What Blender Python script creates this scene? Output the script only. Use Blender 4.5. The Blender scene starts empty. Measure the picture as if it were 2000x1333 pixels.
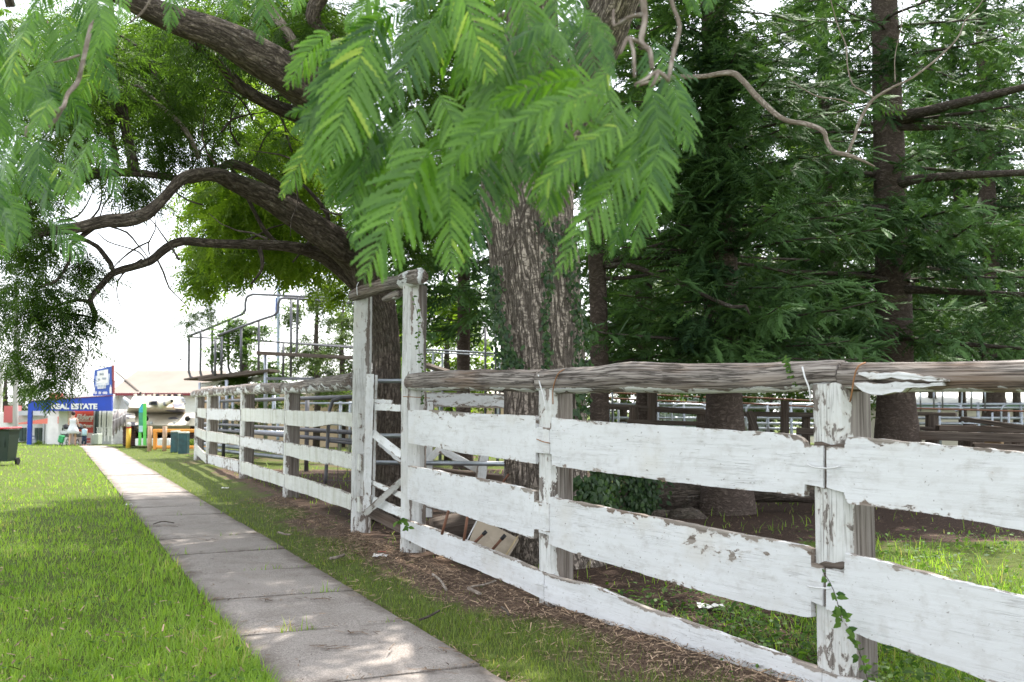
import bpy, math, random
import numpy as np
from mathutils import Vector, Matrix, noise as mnoise

# ------------------------------------------------------------------ camera, light, exposure
SC = bpy.context.scene
COL = SC.collection
R = random.Random(11)
NR = np.random.default_rng(7)
F = 1944.0                      # focal length in photograph pixels (35 mm lens)
EYE = 1.56
PITCH = math.atan(133.5 / F)

cam_d = bpy.data.cameras.new('camera')
cam = bpy.data.objects.new('camera', cam_d)
COL.objects.link(cam)
cam.location = (0, 0, EYE)
cam.rotation_euler = (math.pi / 2 + PITCH, 0, 0)
cam_d.lens = 35.0
cam_d.sensor_width = 36.0
cam_d.clip_end = 2000
cam_d.clip_start = 0.05
cam_d.dof.use_dof = True
cam_d.dof.focus_distance = 8.2
cam_d.dof.aperture_fstop = 3.6
SC.camera = cam

SUN_EL, SUN_AZ = math.radians(58), math.radians(24)     # azimuth measured from +Y towards +X
world = bpy.data.worlds.new('World')
SC.world = world
world.use_nodes = True
wn, wl = world.node_tree.nodes, world.node_tree.links
wn.clear()
sky = wn.new('ShaderNodeTexSky')
sky.sky_type = 'NISHITA'
sky.sun_disc = False
sky.sun_elevation = SUN_EL
sky.sun_rotation = SUN_AZ
sky.air_density = 1.0
sky.dust_density = 3.0
sky.ozone_density = 1.0
cl = wn.new('ShaderNodeMixRGB')         # thin bright cloud all over the sky
cl.inputs[0].default_value = 0.6
cl.inputs[2].default_value = (9.6, 9.8, 10.0, 1)
wl.new(sky.outputs[0], cl.inputs[1])
bg = wn.new('ShaderNodeBackground')
bg.inputs['Strength'].default_value = 0.14
wl.new(cl.outputs[0], bg.inputs['Color'])
wo = wn.new('ShaderNodeOutputWorld')
wl.new(bg.outputs[0], wo.inputs['Surface'])

sun_d = bpy.data.lights.new('sun', 'SUN')
sun_d.energy = 4.2
sun_d.angle = math.radians(0.55)
sun_d.color = (1.0, 0.95, 0.87)
sun = bpy.data.objects.new('sun', sun_d)
COL.objects.link(sun)
sdir = Vector((math.sin(SUN_AZ) * math.cos(SUN_EL), math.cos(SUN_AZ) * math.cos(SUN_EL), math.sin(SUN_EL)))
sun.rotation_euler = sdir.to_track_quat('Z', 'Y').to_euler()
sun.location = sdir * 60

SC.view_settings.view_transform = 'Standard'
SC.view_settings.look = 'None'
SC.view_settings.gamma = 1.0
SC.view_settings.use_curve_mapping = False
SC.view_settings.exposure = 1.28
SC.cycles.max_bounces = 8
SC.cycles.diffuse_bounces = 4
SC.cycles.use_denoising = True

# ------------------------------------------------------------------ geometry helpers
CP, SP = math.cos(PITCH), math.sin(PITCH)

def W(px, py, d):
    """World point at forward distance d on the line of sight of a photograph pixel."""
    s = (666.5 - py) / F
    y = CP - s * SP
    z = SP + s * CP
    k = d / y
    return Vector(((px - 1000) / F * k, d, EYE + z * k))

def gz(x, y):
    """Ground height: level, then dipping gently beyond 40 m."""
    t = min(max((y - 40) / 22, 0), 1)
    return -0.5 * t

def GP(px, d):
    p = W(px, 800, d)
    return Vector((p.x, d, gz(p.x, d)))

def on_plane(px, py, A, B, off=0.0):
    """Where the line of sight meets the upright plane through A, B (moved off metres towards the camera)."""
    ux, uy = B[0] - A[0], B[1] - A[1]
    L = math.hypot(ux, uy)
    nx, ny = uy / L, -ux / L
    if nx * -A[0] + ny * -A[1] < 0:
        nx, ny = -nx, -ny
    ax, ay = A[0] + nx * off, A[1] + ny * off
    q = W(px, py, 1.0)
    k = (nx * ax + ny * ay) / (nx * q.x + ny * q.y)
    return Vector((q.x * k, k, EYE + (q.z - EYE) * k))

def props(o, label=None, cat=None, group=None, kind=None):
    if label: o['label'] = label
    if cat: o['category'] = cat
    if group: o['group'] = group
    if kind: o['kind'] = kind
    return o

def thing(name, label, cat, loc, group=None):
    o = bpy.data.objects.new(name, None)
    COL.objects.link(o)
    o.location = loc
    o.empty_display_size = 0.2
    return props(o, label, cat, group)

def link(name, me, mat=None, parent=None, kind=None):
    o = bpy.data.objects.new(name, me)
    COL.objects.link(o)
    if mat is not None and not me.materials:
        me.materials.append(mat)
    if parent is not None:
        o.parent = parent
        m = Matrix.Translation(-Vector(parent.location))
        p = parent.parent
        while p is not None:
            m = Matrix.Translation(Vector((0, 0, 0))) @ m
            p = p.parent
        o.matrix_parent_inverse = m if parent.type == 'EMPTY' else Matrix.Identity(4)
    if kind: o['kind'] = kind
    return o

class MB:
    """Collects shapes into one mesh; tc = (along, across, across) in metres, wear = 0..1."""
    def __init__(s):
        s.v, s.f, s.t, s.w = [], [], [], []
    def add(s, verts, faces, tc=None, wear=None):
        b = len(s.v)
        s.v += [tuple(v) for v in verts]
        s.f += [tuple(i + b for i in f) for f in faces]
        s.t += [tuple(c) for c in (tc if tc is not None else verts)]
        s.w += list(wear) if wear is not None else [0.0] * len(verts)
        return s
    def box(s, c, size, rot=None, bev=0.0):
        """Box (with small chamfers when bev > 0) about c; rot is a 3x3 Matrix."""
        hx, hy, hz = [k / 2 for k in size]
        if bev <= 0:
            P = [(x, y, z) for x in (-hx, hx) for y in (-hy, hy) for z in (-hz, hz)]
            Fc = [(0, 1, 3, 2), (4, 6, 7, 5), (0, 4, 5, 1), (2, 3, 7, 6), (0, 2, 6, 4), (1, 5, 7, 3)]
        else:
            b = min(bev, hx * .9, hy * .9, hz * .9)
            P, idx = [], {}
            for sx in (-1, 1):
                for sy in (-1, 1):
                    for sz in (-1, 1):
                        for ax in range(3):
                            q = [sx * hx, sy * hy, sz * hz]
                            for k in range(3):
                                if k != ax: q[k] -= (sx, sy, sz)[k] * b
                            idx[(sx, sy, sz, ax)] = len(P); P.append(tuple(q))
            Fc = []
            for ax in range(3):
                o1, o2 = (ax + 1) % 3, (ax + 2) % 3
                for sg in (-1, 1):
                    q = []
                    for a, bb in ((-1, -1), (1, -1), (1, 1), (-1, 1)):
                        k = [0, 0, 0]; k[ax] = sg; k[o1] = a; k[o2] = bb
                        q.append(idx[(k[0], k[1], k[2], ax)])
                    Fc.append(tuple(q if sg > 0 else q[::-1]))
            for ax in range(3):
                o1, o2 = (ax + 1) % 3, (ax + 2) % 3
                for a in (-1, 1):
                    for bb in (-1, 1):
                        q = []
                        for e, fa in ((-1, o1), (1, o1), (1, o2), (-1, o2)):
                            k = [0, 0, 0]; k[ax] = e; k[o1] = a; k[o2] = bb
                            q.append(idx[(k[0], k[1], k[2], fa)])
                        Fc.append(tuple(q if a * bb < 0 else q[::-1]))
            for sx in (-1, 1):
                for sy in (-1, 1):
                    for sz in (-1, 1):
                        q = [idx[(sx, sy, sz, k)] for k in range(3)]
                        Fc.append(tuple(q if sx * sy * sz > 0 else q[::-1]))
        T = [tuple(p) for p in P]
        V = [Vector(p) for p in P]
        if rot is not None: V = [rot @ v for v in V]
        c = Vector(c)
        return s.add([v + c for v in V], Fc, T)
    def bar(s, a, b, w, h, up=(0, 0, 1), bev=0.0):
        """Rectangular bar from a to b, w across, h along up."""
        a, b = Vector(a), Vector(b)
        x = (b - a); L = x.length; x.normalize()
        y = Vector(up).cross(x)
        if y.length < 1e-4: y = Vector((0, 1, 0)).cross(x)
        y.normalize(); z = x.cross(y)
        m = Matrix((x, y, z)).transposed()
        return s.box((a + b) / 2, (L, w, h), m, bev)
    def tube(s, pts, rad, sides=8, cap=True, rough=0.0, freq=3.0, seed=0.0, tlen0=0.0, square=0.0, wearf=None):
        pts = [Vector(p) for p in pts]
        n = len(pts)
        if not hasattr(rad, '__len__'): rad = [rad] * n
        V, T, Wr = [], [], []
        L = tlen0
        d0 = (pts[1] - pts[0]).normalized()
        ref = Vector((0, 0, 1)) if abs(d0.z) < .9 else Vector((1, 0, 0))
        u = (ref - d0 * ref.dot(d0)).normalized()
        for i, p in enumerate(pts):
            d = (pts[min(i + 1, n - 1)] - pts[max(i - 1, 0)]).normalized()
            u = (u - d * u.dot(d)).normalized()
            w = d.cross(u)
            if i: L += (p - pts[i - 1]).length
            for k in range(sides):
                a = 2 * math.pi * k / sides
                ca, sa = math.cos(a), math.sin(a)
                r = rad[i]
                if square:
                    r *= 1 + square * (1 / max(abs(ca), abs(sa)) - 1)
                q = p + (u * ca + w * sa) * r
                if rough:
                    nn = mnoise.noise(Vector((L * freq * .45 + seed, ca * rad[i] * freq * 1.6 + seed * 2, sa * rad[i] * freq * 1.6)))
                    n2 = mnoise.noise(Vector((L * freq * 1.6 + seed, ca * rad[i] * freq * 6, sa * rad[i] * freq * 6 - seed)))
                    q = q + (u * ca + w * sa) * (nn * rough + n2 * rough * .45) * rad[i]
                V.append(q); T.append((L, ca * rad[i], sa * rad[i]))
                Wr.append(wearf(i, a, q) if wearf else 0.0)
        Fc = []
        for i in range(n - 1):
            for k in range(sides):
                k2 = (k + 1) % sides
                Fc.append((i * sides + k, i * sides + k2, (i + 1) * sides + k2, (i + 1) * sides + k))
        if cap:
            Fc.append(tuple(range(sides - 1, -1, -1)))
            Fc.append(tuple((n - 1) * sides + k for k in range(sides)))
        return s.add(V, Fc, T, Wr)
    def prism(s, poly, thick, axis_n):
        """Flat outline poly (3D points, in one plane) given thickness along axis_n."""
        n = len(poly); a = Vector(axis_n).normalized() * thick
        V = [Vector(p) for p in poly] + [Vector(p) + a for p in poly]
        Fc = [tuple(range(n)), tuple(range(2 * n - 1, n - 1, -1))]
        Fc += [((i + 1) % n, i, n + i, n + (i + 1) % n) for i in range(n)]
        return s.add(V, Fc)
    def lathe(s, c, prof, sides=12):
        """Profile of (radius, z) turned about the upright axis at c."""
        V = []
        for r, z in prof:
            for k in range(sides):
                a = 2 * math.pi * k / sides
                V.append((c[0] + r * math.cos(a), c[1] + r * math.sin(a), c[2] + z))
        Fc = []
        for i in range(len(prof) - 1):
            for k in range(sides):
                k2 = (k + 1) % sides
                Fc.append((i * sides + k, i * sides + k2, (i + 1) * sides + k2, (i + 1) * sides + k))
        Fc.append(tuple(range(sides - 1, -1, -1)))
        Fc.append(tuple((len(prof) - 1) * sides + k for k in range(sides)))
        return s.add(V, Fc)
    def build(s, name, mat, parent=None, smooth=False, kind=None):
        me = bpy.data.meshes.new(name)
        me.from_pydata(s.v, [], s.f)
        a = me.attributes.new('tc', 'FLOAT_VECTOR', 'POINT')
        a.data.foreach_set('vector', np.array(s.t, dtype=np.float32).ravel())
        a = me.attributes.new('wear', 'FLOAT', 'POINT')
        a.data.foreach_set('value', np.array(s.w, dtype=np.float32))
        if smooth:
            me.polygons.foreach_set('use_smooth', [True] * len(me.polygons))
        me.update()
        return link(name, me, mat, parent, kind)

def np_mesh(name, V, Fc, rnd=None, smooth=False):
    """Mesh from numpy vertices (n,3) and triangles or quads (m,k)."""
    me = bpy.data.meshes.new(name)
    V = np.ascontiguousarray(V, dtype=np.float32); Fc = np.ascontiguousarray(Fc, dtype=np.int32)
    me.vertices.add(len(V)); me.vertices.foreach_set('co', V.ravel())
    k = Fc.shape[1]
    me.loops.add(Fc.size); me.loops.foreach_set('vertex_index', Fc.ravel())
    me.polygons.add(len(Fc))
    me.polygons.foreach_set('loop_start', np.arange(0, Fc.size, k, dtype=np.int32))
    if smooth: me.polygons.foreach_set('use_smooth', np.ones(len(Fc), dtype=bool))
    me.update(calc_edges=True)
    if rnd is not None:
        a = me.attributes.new('rnd', 'FLOAT', 'POINT')
        a.data.foreach_set('value', np.ascontiguousarray(rnd, dtype=np.float32))
    me.validate()
    return me

def frames(dirs, ups):
    """(n,3,3) matrices whose columns are x = dir, y = side, z = normal near ups."""
    x = dirs / np.linalg.norm(dirs, axis=1, keepdims=True)
    y = np.cross(ups, x); ln = np.linalg.norm(y, axis=1, keepdims=True)
    bad = (ln[:, 0] < 1e-4)
    if bad.any():
        y[bad] = np.cross(np.array([[1.0, 0.2, 0.1]]), x[bad]); ln = np.linalg.norm(y, axis=1, keepdims=True)
    y /= ln
    z = np.cross(x, y)
    return np.stack([x, y, z], axis=2)

def scatter(TV, TF, pos, mats, scale, rnd=None):
    """Copies of a template merged into one vertex and face array."""
    n = len(pos); m = len(TV)
    V = np.einsum('nij,mj->nmi', mats * np.reshape(scale, (-1, 1, 1)), TV) + pos[:, None, :]
    Fc = (TF[None] + (np.arange(n) * m)[:, None, None]).reshape(-1, TF.shape[1])
    if rnd is None: rnd = NR.random(n)
    return V.reshape(-1, 3), Fc, np.repeat(rnd, m)

def merge(parts):
    Vs, Fs, Rs, b = [], [], [], 0
    for V, Fc, r in parts:
        Vs.append(V); Fs.append(Fc + b); Rs.append(r); b += len(V)
    return np.concatenate(Vs), np.concatenate(Fs), np.concatenate(Rs)

def smooth_path(pts, step):
    """Catmull-Rom through pts (last component may be a radius), resampled about every step metres."""
    P = [np.array(p, dtype=float) for p in pts]
    P = [2 * P[0] - P[1]] + P + [2 * P[-1] - P[-2]]
    out = []
    for i in range(1, len(P) - 2):
        L = np.linalg.norm((P[i + 1] - P[i])[:3]); n = max(1, int(round(L / step)))
        for k in range(n):
            t = k / n
            out.append(.5 * ((2 * P[i]) + (-P[i - 1] + P[i + 1]) * t + (2 * P[i - 1] - 5 * P[i] + 4 * P[i + 1] - P[i + 2]) * t * t
                             + (-P[i - 1] + 3 * P[i] - 3 * P[i + 1] + P[i + 2]) * t ** 3))
    out.append(P[-2])
    return np.array(out)

# ------------------------------------------------------------------ materials
class NT:
    def __init__(s, name):
        s.m = bpy.data.materials.new(name); s.m.use_nodes = True
        s.t = s.m.node_tree; s.t.nodes.clear()
    def n(s, typ, ins=None, **pr):
        nd = s.t.nodes.new('ShaderNode' + typ)
        for k, v in pr.items(): setattr(nd, k, v)
        for k, v in (ins or {}).items():
            sk = nd.inputs[k]
            if isinstance(v, bpy.types.NodeSocket): s.t.links.new(v, sk)
            elif isinstance(v, (tuple, list)) and len(v) == 3 and sk.type == 'RGBA': sk.default_value = (*v, 1)
            else: sk.default_value = v
        return nd
    def tc(s, attr='tc', scale=(1, 1, 1), rand=True):
        a = s.n('Attribute', attribute_name=attr).outputs['Vector']
        if rand:
            o = s.n('ObjectInfo').outputs['Random']
            k = s.n('Math', {0: o, 1: 37.0}, operation='MULTIPLY').outputs[0]
            c = s.n('CombineXYZ', {0: k, 1: k, 2: k}).outputs[0]
            a = s.n('VectorMath', {0: a, 1: c}, operation='ADD').outputs[0]
        return s.n('VectorMath', {0: a, 1: scale}, operation='MULTIPLY').outputs[0]
    def mul(s, v, sc): return s.n('VectorMath', {0: v, 1: sc}, operation='MULTIPLY').outputs[0]
    def noise(s, v, scale, detail=4, rough=.55, dist=0):
        return s.n('TexNoise', {'Vector': v, 'Scale': scale, 'Detail': detail, 'Roughness': rough, 'Distortion': dist}).outputs['Fac']
    def ramp(s, f, lo, hi, a=0.0, b=1.0):
        return s.n('MapRange', {0: f, 1: lo, 2: hi, 3: a, 4: b}, clamp=True).outputs[0]
    def math(s, op, a, b): return s.n('Math', {0: a, 1: b}, operation=op).outputs[0]
    def mix(s, f, a, b, typ='MIX'):
        return s.n('MixRGB', {0: f, 1: a, 2: b}, blend_type=typ).outputs[0]
    def attr(s, name): return s.n('Attribute', attribute_name=name).outputs['Fac']
    def bump(s, h, st, dist=.01): return s.n('Bump', {'Strength': st, 'Distance': dist, 'Height': h}).outputs[0]
    def out(s, col, rough=.7, metal=0.0, normal=None, spec=.4):
        b = s.n('BsdfPrincipled', {'Base Color': col, 'Roughness': rough, 'Metallic': metal, 'Specular IOR Level': spec})
        if normal is not None: s.t.links.new(normal, b.inputs['Normal'])
        o = s.n('OutputMaterial'); s.t.links.new(b.outputs[0], o.inputs['Surface'])
        return s.m

def plain(name, col, rough=.6, metal=0.0, var=.18, scale=6, dirt=0.0, spec=.4):
    """Even paint, plastic or metal with slight variation and grime."""
    k = NT(name); v = k.tc()
    f = k.noise(v, scale, 6)
    c = k.mix(k.ramp(f, .3, .7), tuple(x * (1 - var) for x in col), tuple(min(1, x * (1 + var * .6)) for x in col))
    if dirt:
        g = k.ramp(k.noise(k.mul(v, (1, 1, .35)), scale * .8, 8, .7), .5, .75)
        c = k.mix(k.math('MULTIPLY', g, dirt), c, (.11, .085, .06))
    return k.out(c, k.ramp(f, .3, .7, rough * .85, min(1, rough * 1.15)), metal, k.bump(k.noise(v, scale * 8, 4), .08), spec)

def grain(k, v, sx=1.4, sy=44):
    return k.noise(k.mul(v, (sx, sy, sy)), 1.0, 6, .65, .25)

def wood_colour(k, v, light=(.36, .325, .29), dark=(.10, .075, .058), brown=(.17, .09, .05), brownish=.35):
    g = grain(k, v)
    big = k.noise(k.mul(v, (.8, 4, 4)), 1.0, 3)
    c = k.mix(k.ramp(g, .32, .66), dark, light)
    c = k.mix(k.math('MULTIPLY', k.ramp(big, .5, .7), brownish), c, brown)
    return c, g

def painted(name, peel=.5, green=0.0, col=(.80, .81, .82), crack=.5, cw=.024, wood=None):
    """Old white paint that cracks along the grain and flakes off grey wood; wear attribute drives the loss."""
    k = NT(name); v = k.tc()
    wc, g = wood_colour(k, v, *(wood or ()))
    flake = k.noise(k.mul(v, (5, 11, 11)), 1.0, 10, .66, .5)
    fine = k.noise(k.mul(v, (24, 34, 34)), 1.0, 4, .6)
    patch = k.noise(k.mul(v, (1.1, 1.7, 1.7)), 1.0, 3)
    w = k.attr('wear')
    sc = k.math('ADD', k.math('MULTIPLY', flake, .72), k.math('MULTIPLY', fine, .16))
    sc = k.math('ADD', sc, k.math('MULTIPLY', patch, .28))
    sc = k.math('ADD', sc, k.math('MULTIPLY', w, .42))
    th = .80 - .16 * peel
    bare = k.ramp(sc, th, th + .012)
    rim = k.ramp(sc, th - .035, th)
    lines = k.noise(k.mul(v, (1.6, 60, 60)), 1.0, 3, .5, .35)
    ck = k.ramp(k.math('ABSOLUTE', k.math('SUBTRACT', lines, .5), 0.0), .0, cw, 1, 0)
    ck = k.math('MULTIPLY', ck, k.ramp(k.noise(k.mul(v, (2, 5, 5)), 1.0, 3), .40, .62, 0, crack))
    pc = k.mix(k.ramp(patch, .3, .7), tuple(x * .93 for x in col), col)
    pc = k.mix(k.ramp(k.noise(k.mul(v, (9, 13, 13)), 1.0, 8, .7), .50, .74, 0, .55), pc, (.40, .38, .355))
    pc = k.mix(k.ramp(k.noise(k.mul(v, (2.2, 26, 26)), 1.0, 6, .7), .48, .75, 0, .4), pc, (.44, .43, .41))
    pc = k.mix(k.ramp(k.noise(v, 1.7, 5, .6), .55, .75, 0, .35), pc, (.50, .45, .36))
    pc = k.mix(k.ramp(k.noise(k.mul(v, (40, 55, 55)), 1.0, 2), .70, .74, 0, .7), pc, (.14, .12, .10))
    if green:
        st = k.noise(k.mul(v, (7, 1.2, 1.2)), 1.0, 5, .6)
        pc = k.mix(k.ramp(st, .48, .72, 0, green), pc, (.30, .30, .19))
    pc = k.mix(k.math('MULTIPLY', ck, .75), pc, (.16, .14, .13))
    pc = k.mix(k.math('MULTIPLY', rim, .35), pc, (.46, .40, .34))
    c = k.mix(bare, pc, wc)
    h = k.math('SUBTRACT', k.math('MULTIPLY', g, .25), k.math('MULTIPLY', bare, .55))
    h = k.math('SUBTRACT', h, k.math('MULTIPLY', ck, .5))
    h = k.math('ADD', h, k.math('MULTIPLY', fine, .2))
    return k.out(c, k.mix(bare, (.55, .55, .55), (.9, .9, .9)), 0, k.bump(h, .55, .012), .3)

def log_material(name, paint=.3):
    """Round rail: silvery cracked wood with remnants of white paint where wear is low."""
    k = NT(name); v = k.tc()
    wc, g = wood_colour(k, v, (.39, .35, .32), (.075, .056, .045), (.22, .125, .07), .45)
    cr = k.noise(k.mul(v, (.9, 30, 30)), 1.0, 5, .6, .3)
    ck = k.ramp(k.math('ABSOLUTE', k.math('SUBTRACT', cr, .5), 0.0), 0, .03, 1, 0)
    wc = k.mix(k.math('MULTIPLY', ck, .8), wc, (.035, .025, .02))
    flake = k.noise(k.mul(v, (3.2, 9, 9)), 1.0, 9, .62, .6)
    sc = k.math('ADD', flake, k.math('MULTIPLY', k.attr('wear'), .4))
    sc = k.math('ADD', sc, k.math('MULTIPLY', k.noise(v, .9, 2), .25))
    bare = k.ramp(sc, .55 + paint * .3, .565 + paint * .3)
    c = k.mix(bare, (.76, .77, .77), wc)
    h = k.math('SUBTRACT', k.math('MULTIPLY', g, .5), k.math('ADD', k.math('MULTIPLY', ck, .7), k.math('MULTIPLY', bare, .4)))
    return k.out(c, .85, 0, k.bump(h, .8, .02), .25)

def bark_material(name, light=(.30, .24, .19), dark=(.075, .055, .042), moss=.15, sx=4.5, sy=13, lichen=.2, depth=.035, ring=0.0, furrow=0.0):
    k = NT(name); v = k.tc()
    dn = k.mul(k.n('TexNoise', {'Vector': v, 'Scale': 6.0, 'Detail': 4.0}).outputs['Color'], (.34, .085, .085))
    vd = k.n('VectorMath', {0: v, 1: dn}, operation='ADD').outputs[0]
    vo = k.n('TexVoronoi', {'Vector': k.mul(vd, (sx, sy, sy)), 'Scale': 1.0}, feature='DISTANCE_TO_EDGE').outputs['Distance']
    fur = k.math('MULTIPLY', k.ramp(vo, .0, .30), k.ramp(k.noise(k.mul(v, (sx * .7, sy * .5, sy * .5)), 1.0, 5, .65), .30, .62, .25, 1.0))
    if furrow:
        rn = k.noise(k.mul(v, (2.6, 19, 19)), 1.0, 6, .62, .9)
        rg_ = k.ramp(k.math('ABSOLUTE', k.math('SUBTRACT', rn, .5), 0.0), .0, .065)
        cr_ = k.ramp(k.math('ABSOLUTE', k.math('SUBTRACT', k.noise(k.mul(v, (17, 9, 9)), 1.0, 4, .6, .6), .5), 0.0), .0, .04, .5, 1)
        fur = k.mix(furrow, fur, k.math('MULTIPLY', rg_, cr_))
    n1 = k.noise(k.mul(v, (sx * 1.1, sy * 1.7, sy * 1.7)), 1.0, 5, .55)
    c = k.mix(fur, dark, light)
    c = k.mix(k.ramp(n1, .35, .65, .55, 0), c, dark)
    c = k.mix(k.ramp(k.noise(v, 2.2, 4), .5, .7, 0, moss), c, (.045, .06, .025))
    c = k.mix(k.ramp(k.noise(v, 9, 5, .7), .6, .72, 0, lichen), c, (.42, .43, .40))
    h = k.math('ADD', fur, k.math('MULTIPLY', n1, .7))
    if ring:
        rg = k.noise(k.mul(v, (16, 2, 2)), 1.0, 3)
        h = k.math('ADD', k.math('MULTIPLY', h, .5), k.math('MULTIPLY', rg, ring))
        c = k.mix(k.ramp(rg, .35, .6, .45, 0), c, dark)
    return k.out(c, .95, 0, k.bump(h, 1.0, depth), .15)

def leaf_material(name, dark, light, trans=.45, warm=None, gloss=.45, tgain=1.5, spec=.25):
    """Leaves: colour from the rnd attribute, light passes through."""
    k = NT(name)
    r = k.attr('rnd')
    c = k.mix(r, dark, light)
    if warm: c = k.mix(k.ramp(r, .86, .97), c, warm)
    p = k.n('BsdfPrincipled', {'Base Color': c, 'Roughness': gloss, 'Specular IOR Level': spec})
    tcol = k.mix(1.0, c, (tgain, tgain * 1.05, tgain * .45), 'MULTIPLY')
    t = k.n('BsdfTranslucent', {'Color': tcol})
    mx = k.n('MixShader', {0: trans, 1: p.outputs[0], 2: t.outputs[0]})
    o = k.n('OutputMaterial'); k.t.links.new(mx.outputs[0], o.inputs['Surface'])
    return k.m

MT = {
    'board': painted('white_board_paint', .38, 0, (.66, .668, .68)),
    'board_worn': painted('white_board_paint_flaking', .80, 0, (.66, .665, .675)),
    'board_stained': painted('white_board_paint_mossy', .48, .55, (.63, .64, .60)),
    'post': painted('white_post_paint', .66, .12, (.63, .635, .625), 1.0, .05, ((.31, .28, .255), (.07, .055, .046), (.15, .095, .065), .35)),
    'gate_paint': painted('white_gate_paint', .6, .2, (.74, .75, .75)),
    'log': log_material('weathered_log', .05),
    'log_pale': log_material('weathered_log_half_painted', .40),
    'bark_grey': bark_material('furrowed_bark', (.54, .46, .39), (.10, .08, .066), .12, 8, 19, .12, .05, 0.0, .85),
    'bark_dark': bark_material('dark_flaky_bark', (.32, .265, .22), (.065, .05, .042), .25, 8, 24, .35, .035, 0.0, .5),
    'bark_pine': bark_material('ringed_pine_bark', (.21, .165, .138), (.06, .045, .038), .05, 26, 7, .12, .022, .9),
    'bark_pale': bark_material('pale_twig_bark', (.46, .40, .35), (.17, .135, .11), .1, 12, 30, .4, .004),
    'bark_thin': bark_material('thin_branch_bark', (.17, .14, .12), (.05, .04, .034), .12, 10, 26, .3, .008),
    'leaf_near': leaf_material('near_leaf', (.024, .090, .012), (.155, .315, .03), .38, (.38, .48, .05), .36, 1.5, .45),
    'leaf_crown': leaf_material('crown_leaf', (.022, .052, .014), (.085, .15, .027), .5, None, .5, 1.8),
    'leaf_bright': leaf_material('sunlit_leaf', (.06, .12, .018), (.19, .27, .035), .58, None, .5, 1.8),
    'leaf_pine': leaf_material('pine_needle', (.013, .036, .018), (.105, .20, .062), .2, None, .6, 1.3, .12),
    'leaf_far': leaf_material('far_leaf', (.04, .075, .025), (.12, .17, .05), .4, None, .5, 1.5),
    'ivy': leaf_material('ivy_leaf', (.018, .045, .018), (.055, .10, .03), .25, None, .3),
    'weed': leaf_material('weed_leaf', (.035, .085, .018), (.11, .20, .035), .4, None, .6),
    'steel': plain('galvanised_steel', (.36, .39, .43), .42, .75, .25, 9, .12),
    'steel_dark': plain('dull_grey_pipe', (.135, .135, .15), .55, .4, .25, 9, .25),
    'rust': plain('rusty_pipe', (.20, .095, .06), .85, .1, .35, 14, .2),
    'tarp': plain('dark_plastic', (.02, .02, .022), .5),
}
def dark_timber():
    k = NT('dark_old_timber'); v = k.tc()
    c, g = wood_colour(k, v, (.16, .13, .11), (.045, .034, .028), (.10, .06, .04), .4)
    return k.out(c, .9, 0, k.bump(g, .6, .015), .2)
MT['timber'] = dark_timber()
# ------------------------------------------------------------------ ground, path, lawn
PTAN = 0.4624
PU = Vector((-PTAN, 1, 0)).normalized()          # along the path, away from the camera
PN = Vector((PU.y, -PU.x, 0))                    # across it, to the right
def path_t(x, y): return x * PN.x + (y - 5.7) * PN.y
NODES = {k: GP(px, d).to_2d() for k, (px, d) in
         {'L5': (381, 31), 'L4': (404, 28), 'L3': (470, 22.2), 'L2': (556, 17.4), 'L1': (702, 12.4), 'P0': (790, 10.7), 'P1': (1062, 7.9), 'P2': (1612, 5.5)}.items()}
NODES['P3'] = NODES['P2'] * 2 - NODES['P1']
NODES['P4'] = NODES['P2'] * 3 - NODES['P1'] * 2
FL = [NODES[k] for k in ('L5', 'L4', 'L3', 'L2', 'L1', 'P0', 'P1', 'P2', 'P3', 'P4')]
def fence_t(x, y):
    """Distance behind (+) or before (-) the fence line."""
    best = 1e9; sg = 1
    for a, b in zip(FL[:-1], FL[1:]):
        dx, dy = b.x - a.x, b.y - a.y
        L2 = dx * dx + dy * dy
        k = min(max(((x - a.x) * dx + (y - a.y) * dy) / L2, 0), 1)
        ex, ey = x - a.x - k * dx, y - a.y - k * dy
        D = math.hypot(ex, ey)
        if D < best: best = D; sg = 1 if (dx * ey - dy * ex) > 0 else -1
    return best * sg

def dirt_at(x, y):
    t, f = path_t(x, y), fence_t(x, y)
    if y > 44: return 0.0
    n = mnoise.noise(Vector((x * .9, y * .9, 0))) * .5 + mnoise.noise(Vector((x * 2.7, y * 2.7, 4))) * .25
    if f > -0.05:
        if y > 26: return min(1, max(0, .35 + n))
        b_ = min(1, max(.0, .95 + n * .5 - .5 * max(0, (x - 1.5)) * (y < 7.2) - (.7 if x > 3.2 and y < 12 else 0)))
        return b_ + (1.0 if b_ > .55 else 0) * min(1, max(0, f / .4))
    if t < -1.2: return max(0, n - .25)
    near = min(1, max(0, 1 - (-f) / .92))
    b = (.16 if y < 14 else .05) * (1 if y < 20 else .3)
    return min(1, max(0, b + near ** 1.3 * (.78 if y < 12.8 else .5) - .2 * (t < .45) + n * .9))

def ground_mat():
    k = NT('lawn_and_bare_earth'); v = k.tc('tc', rand=False)
    d = k.attr('wear')
    n = k.noise(v, 7, 8, .65); n2 = k.noise(v, 45, 6, .7)
    g = k.mix(k.ramp(n, .3, .7), (.055, .075, .018), (.10, .125, .03))
    e = k.mix(k.ramp(n2, .32, .68), (.040, .027, .021), (.185, .125, .09))
    e = k.mix(k.ramp(k.noise(v, 2.3, 4), .5, .7, 0, .5), e, (.05, .036, .03))
    yd = k.ramp(d, 1.2, 1.7)
    e = k.mix(yd, e, k.mix(k.ramp(n2, .34, .70), (.018, .012, .010), (.088, .058, .043)))
    m = k.ramp(k.math('ADD', d, k.math('MULTIPLY', k.math('SUBTRACT', n, .5), .8)), .3, .6)
    return k.out(k.mix(m, g, e), .95, 0, k.bump(k.math('ADD', n2, n), .8, .02), .1)

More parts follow.
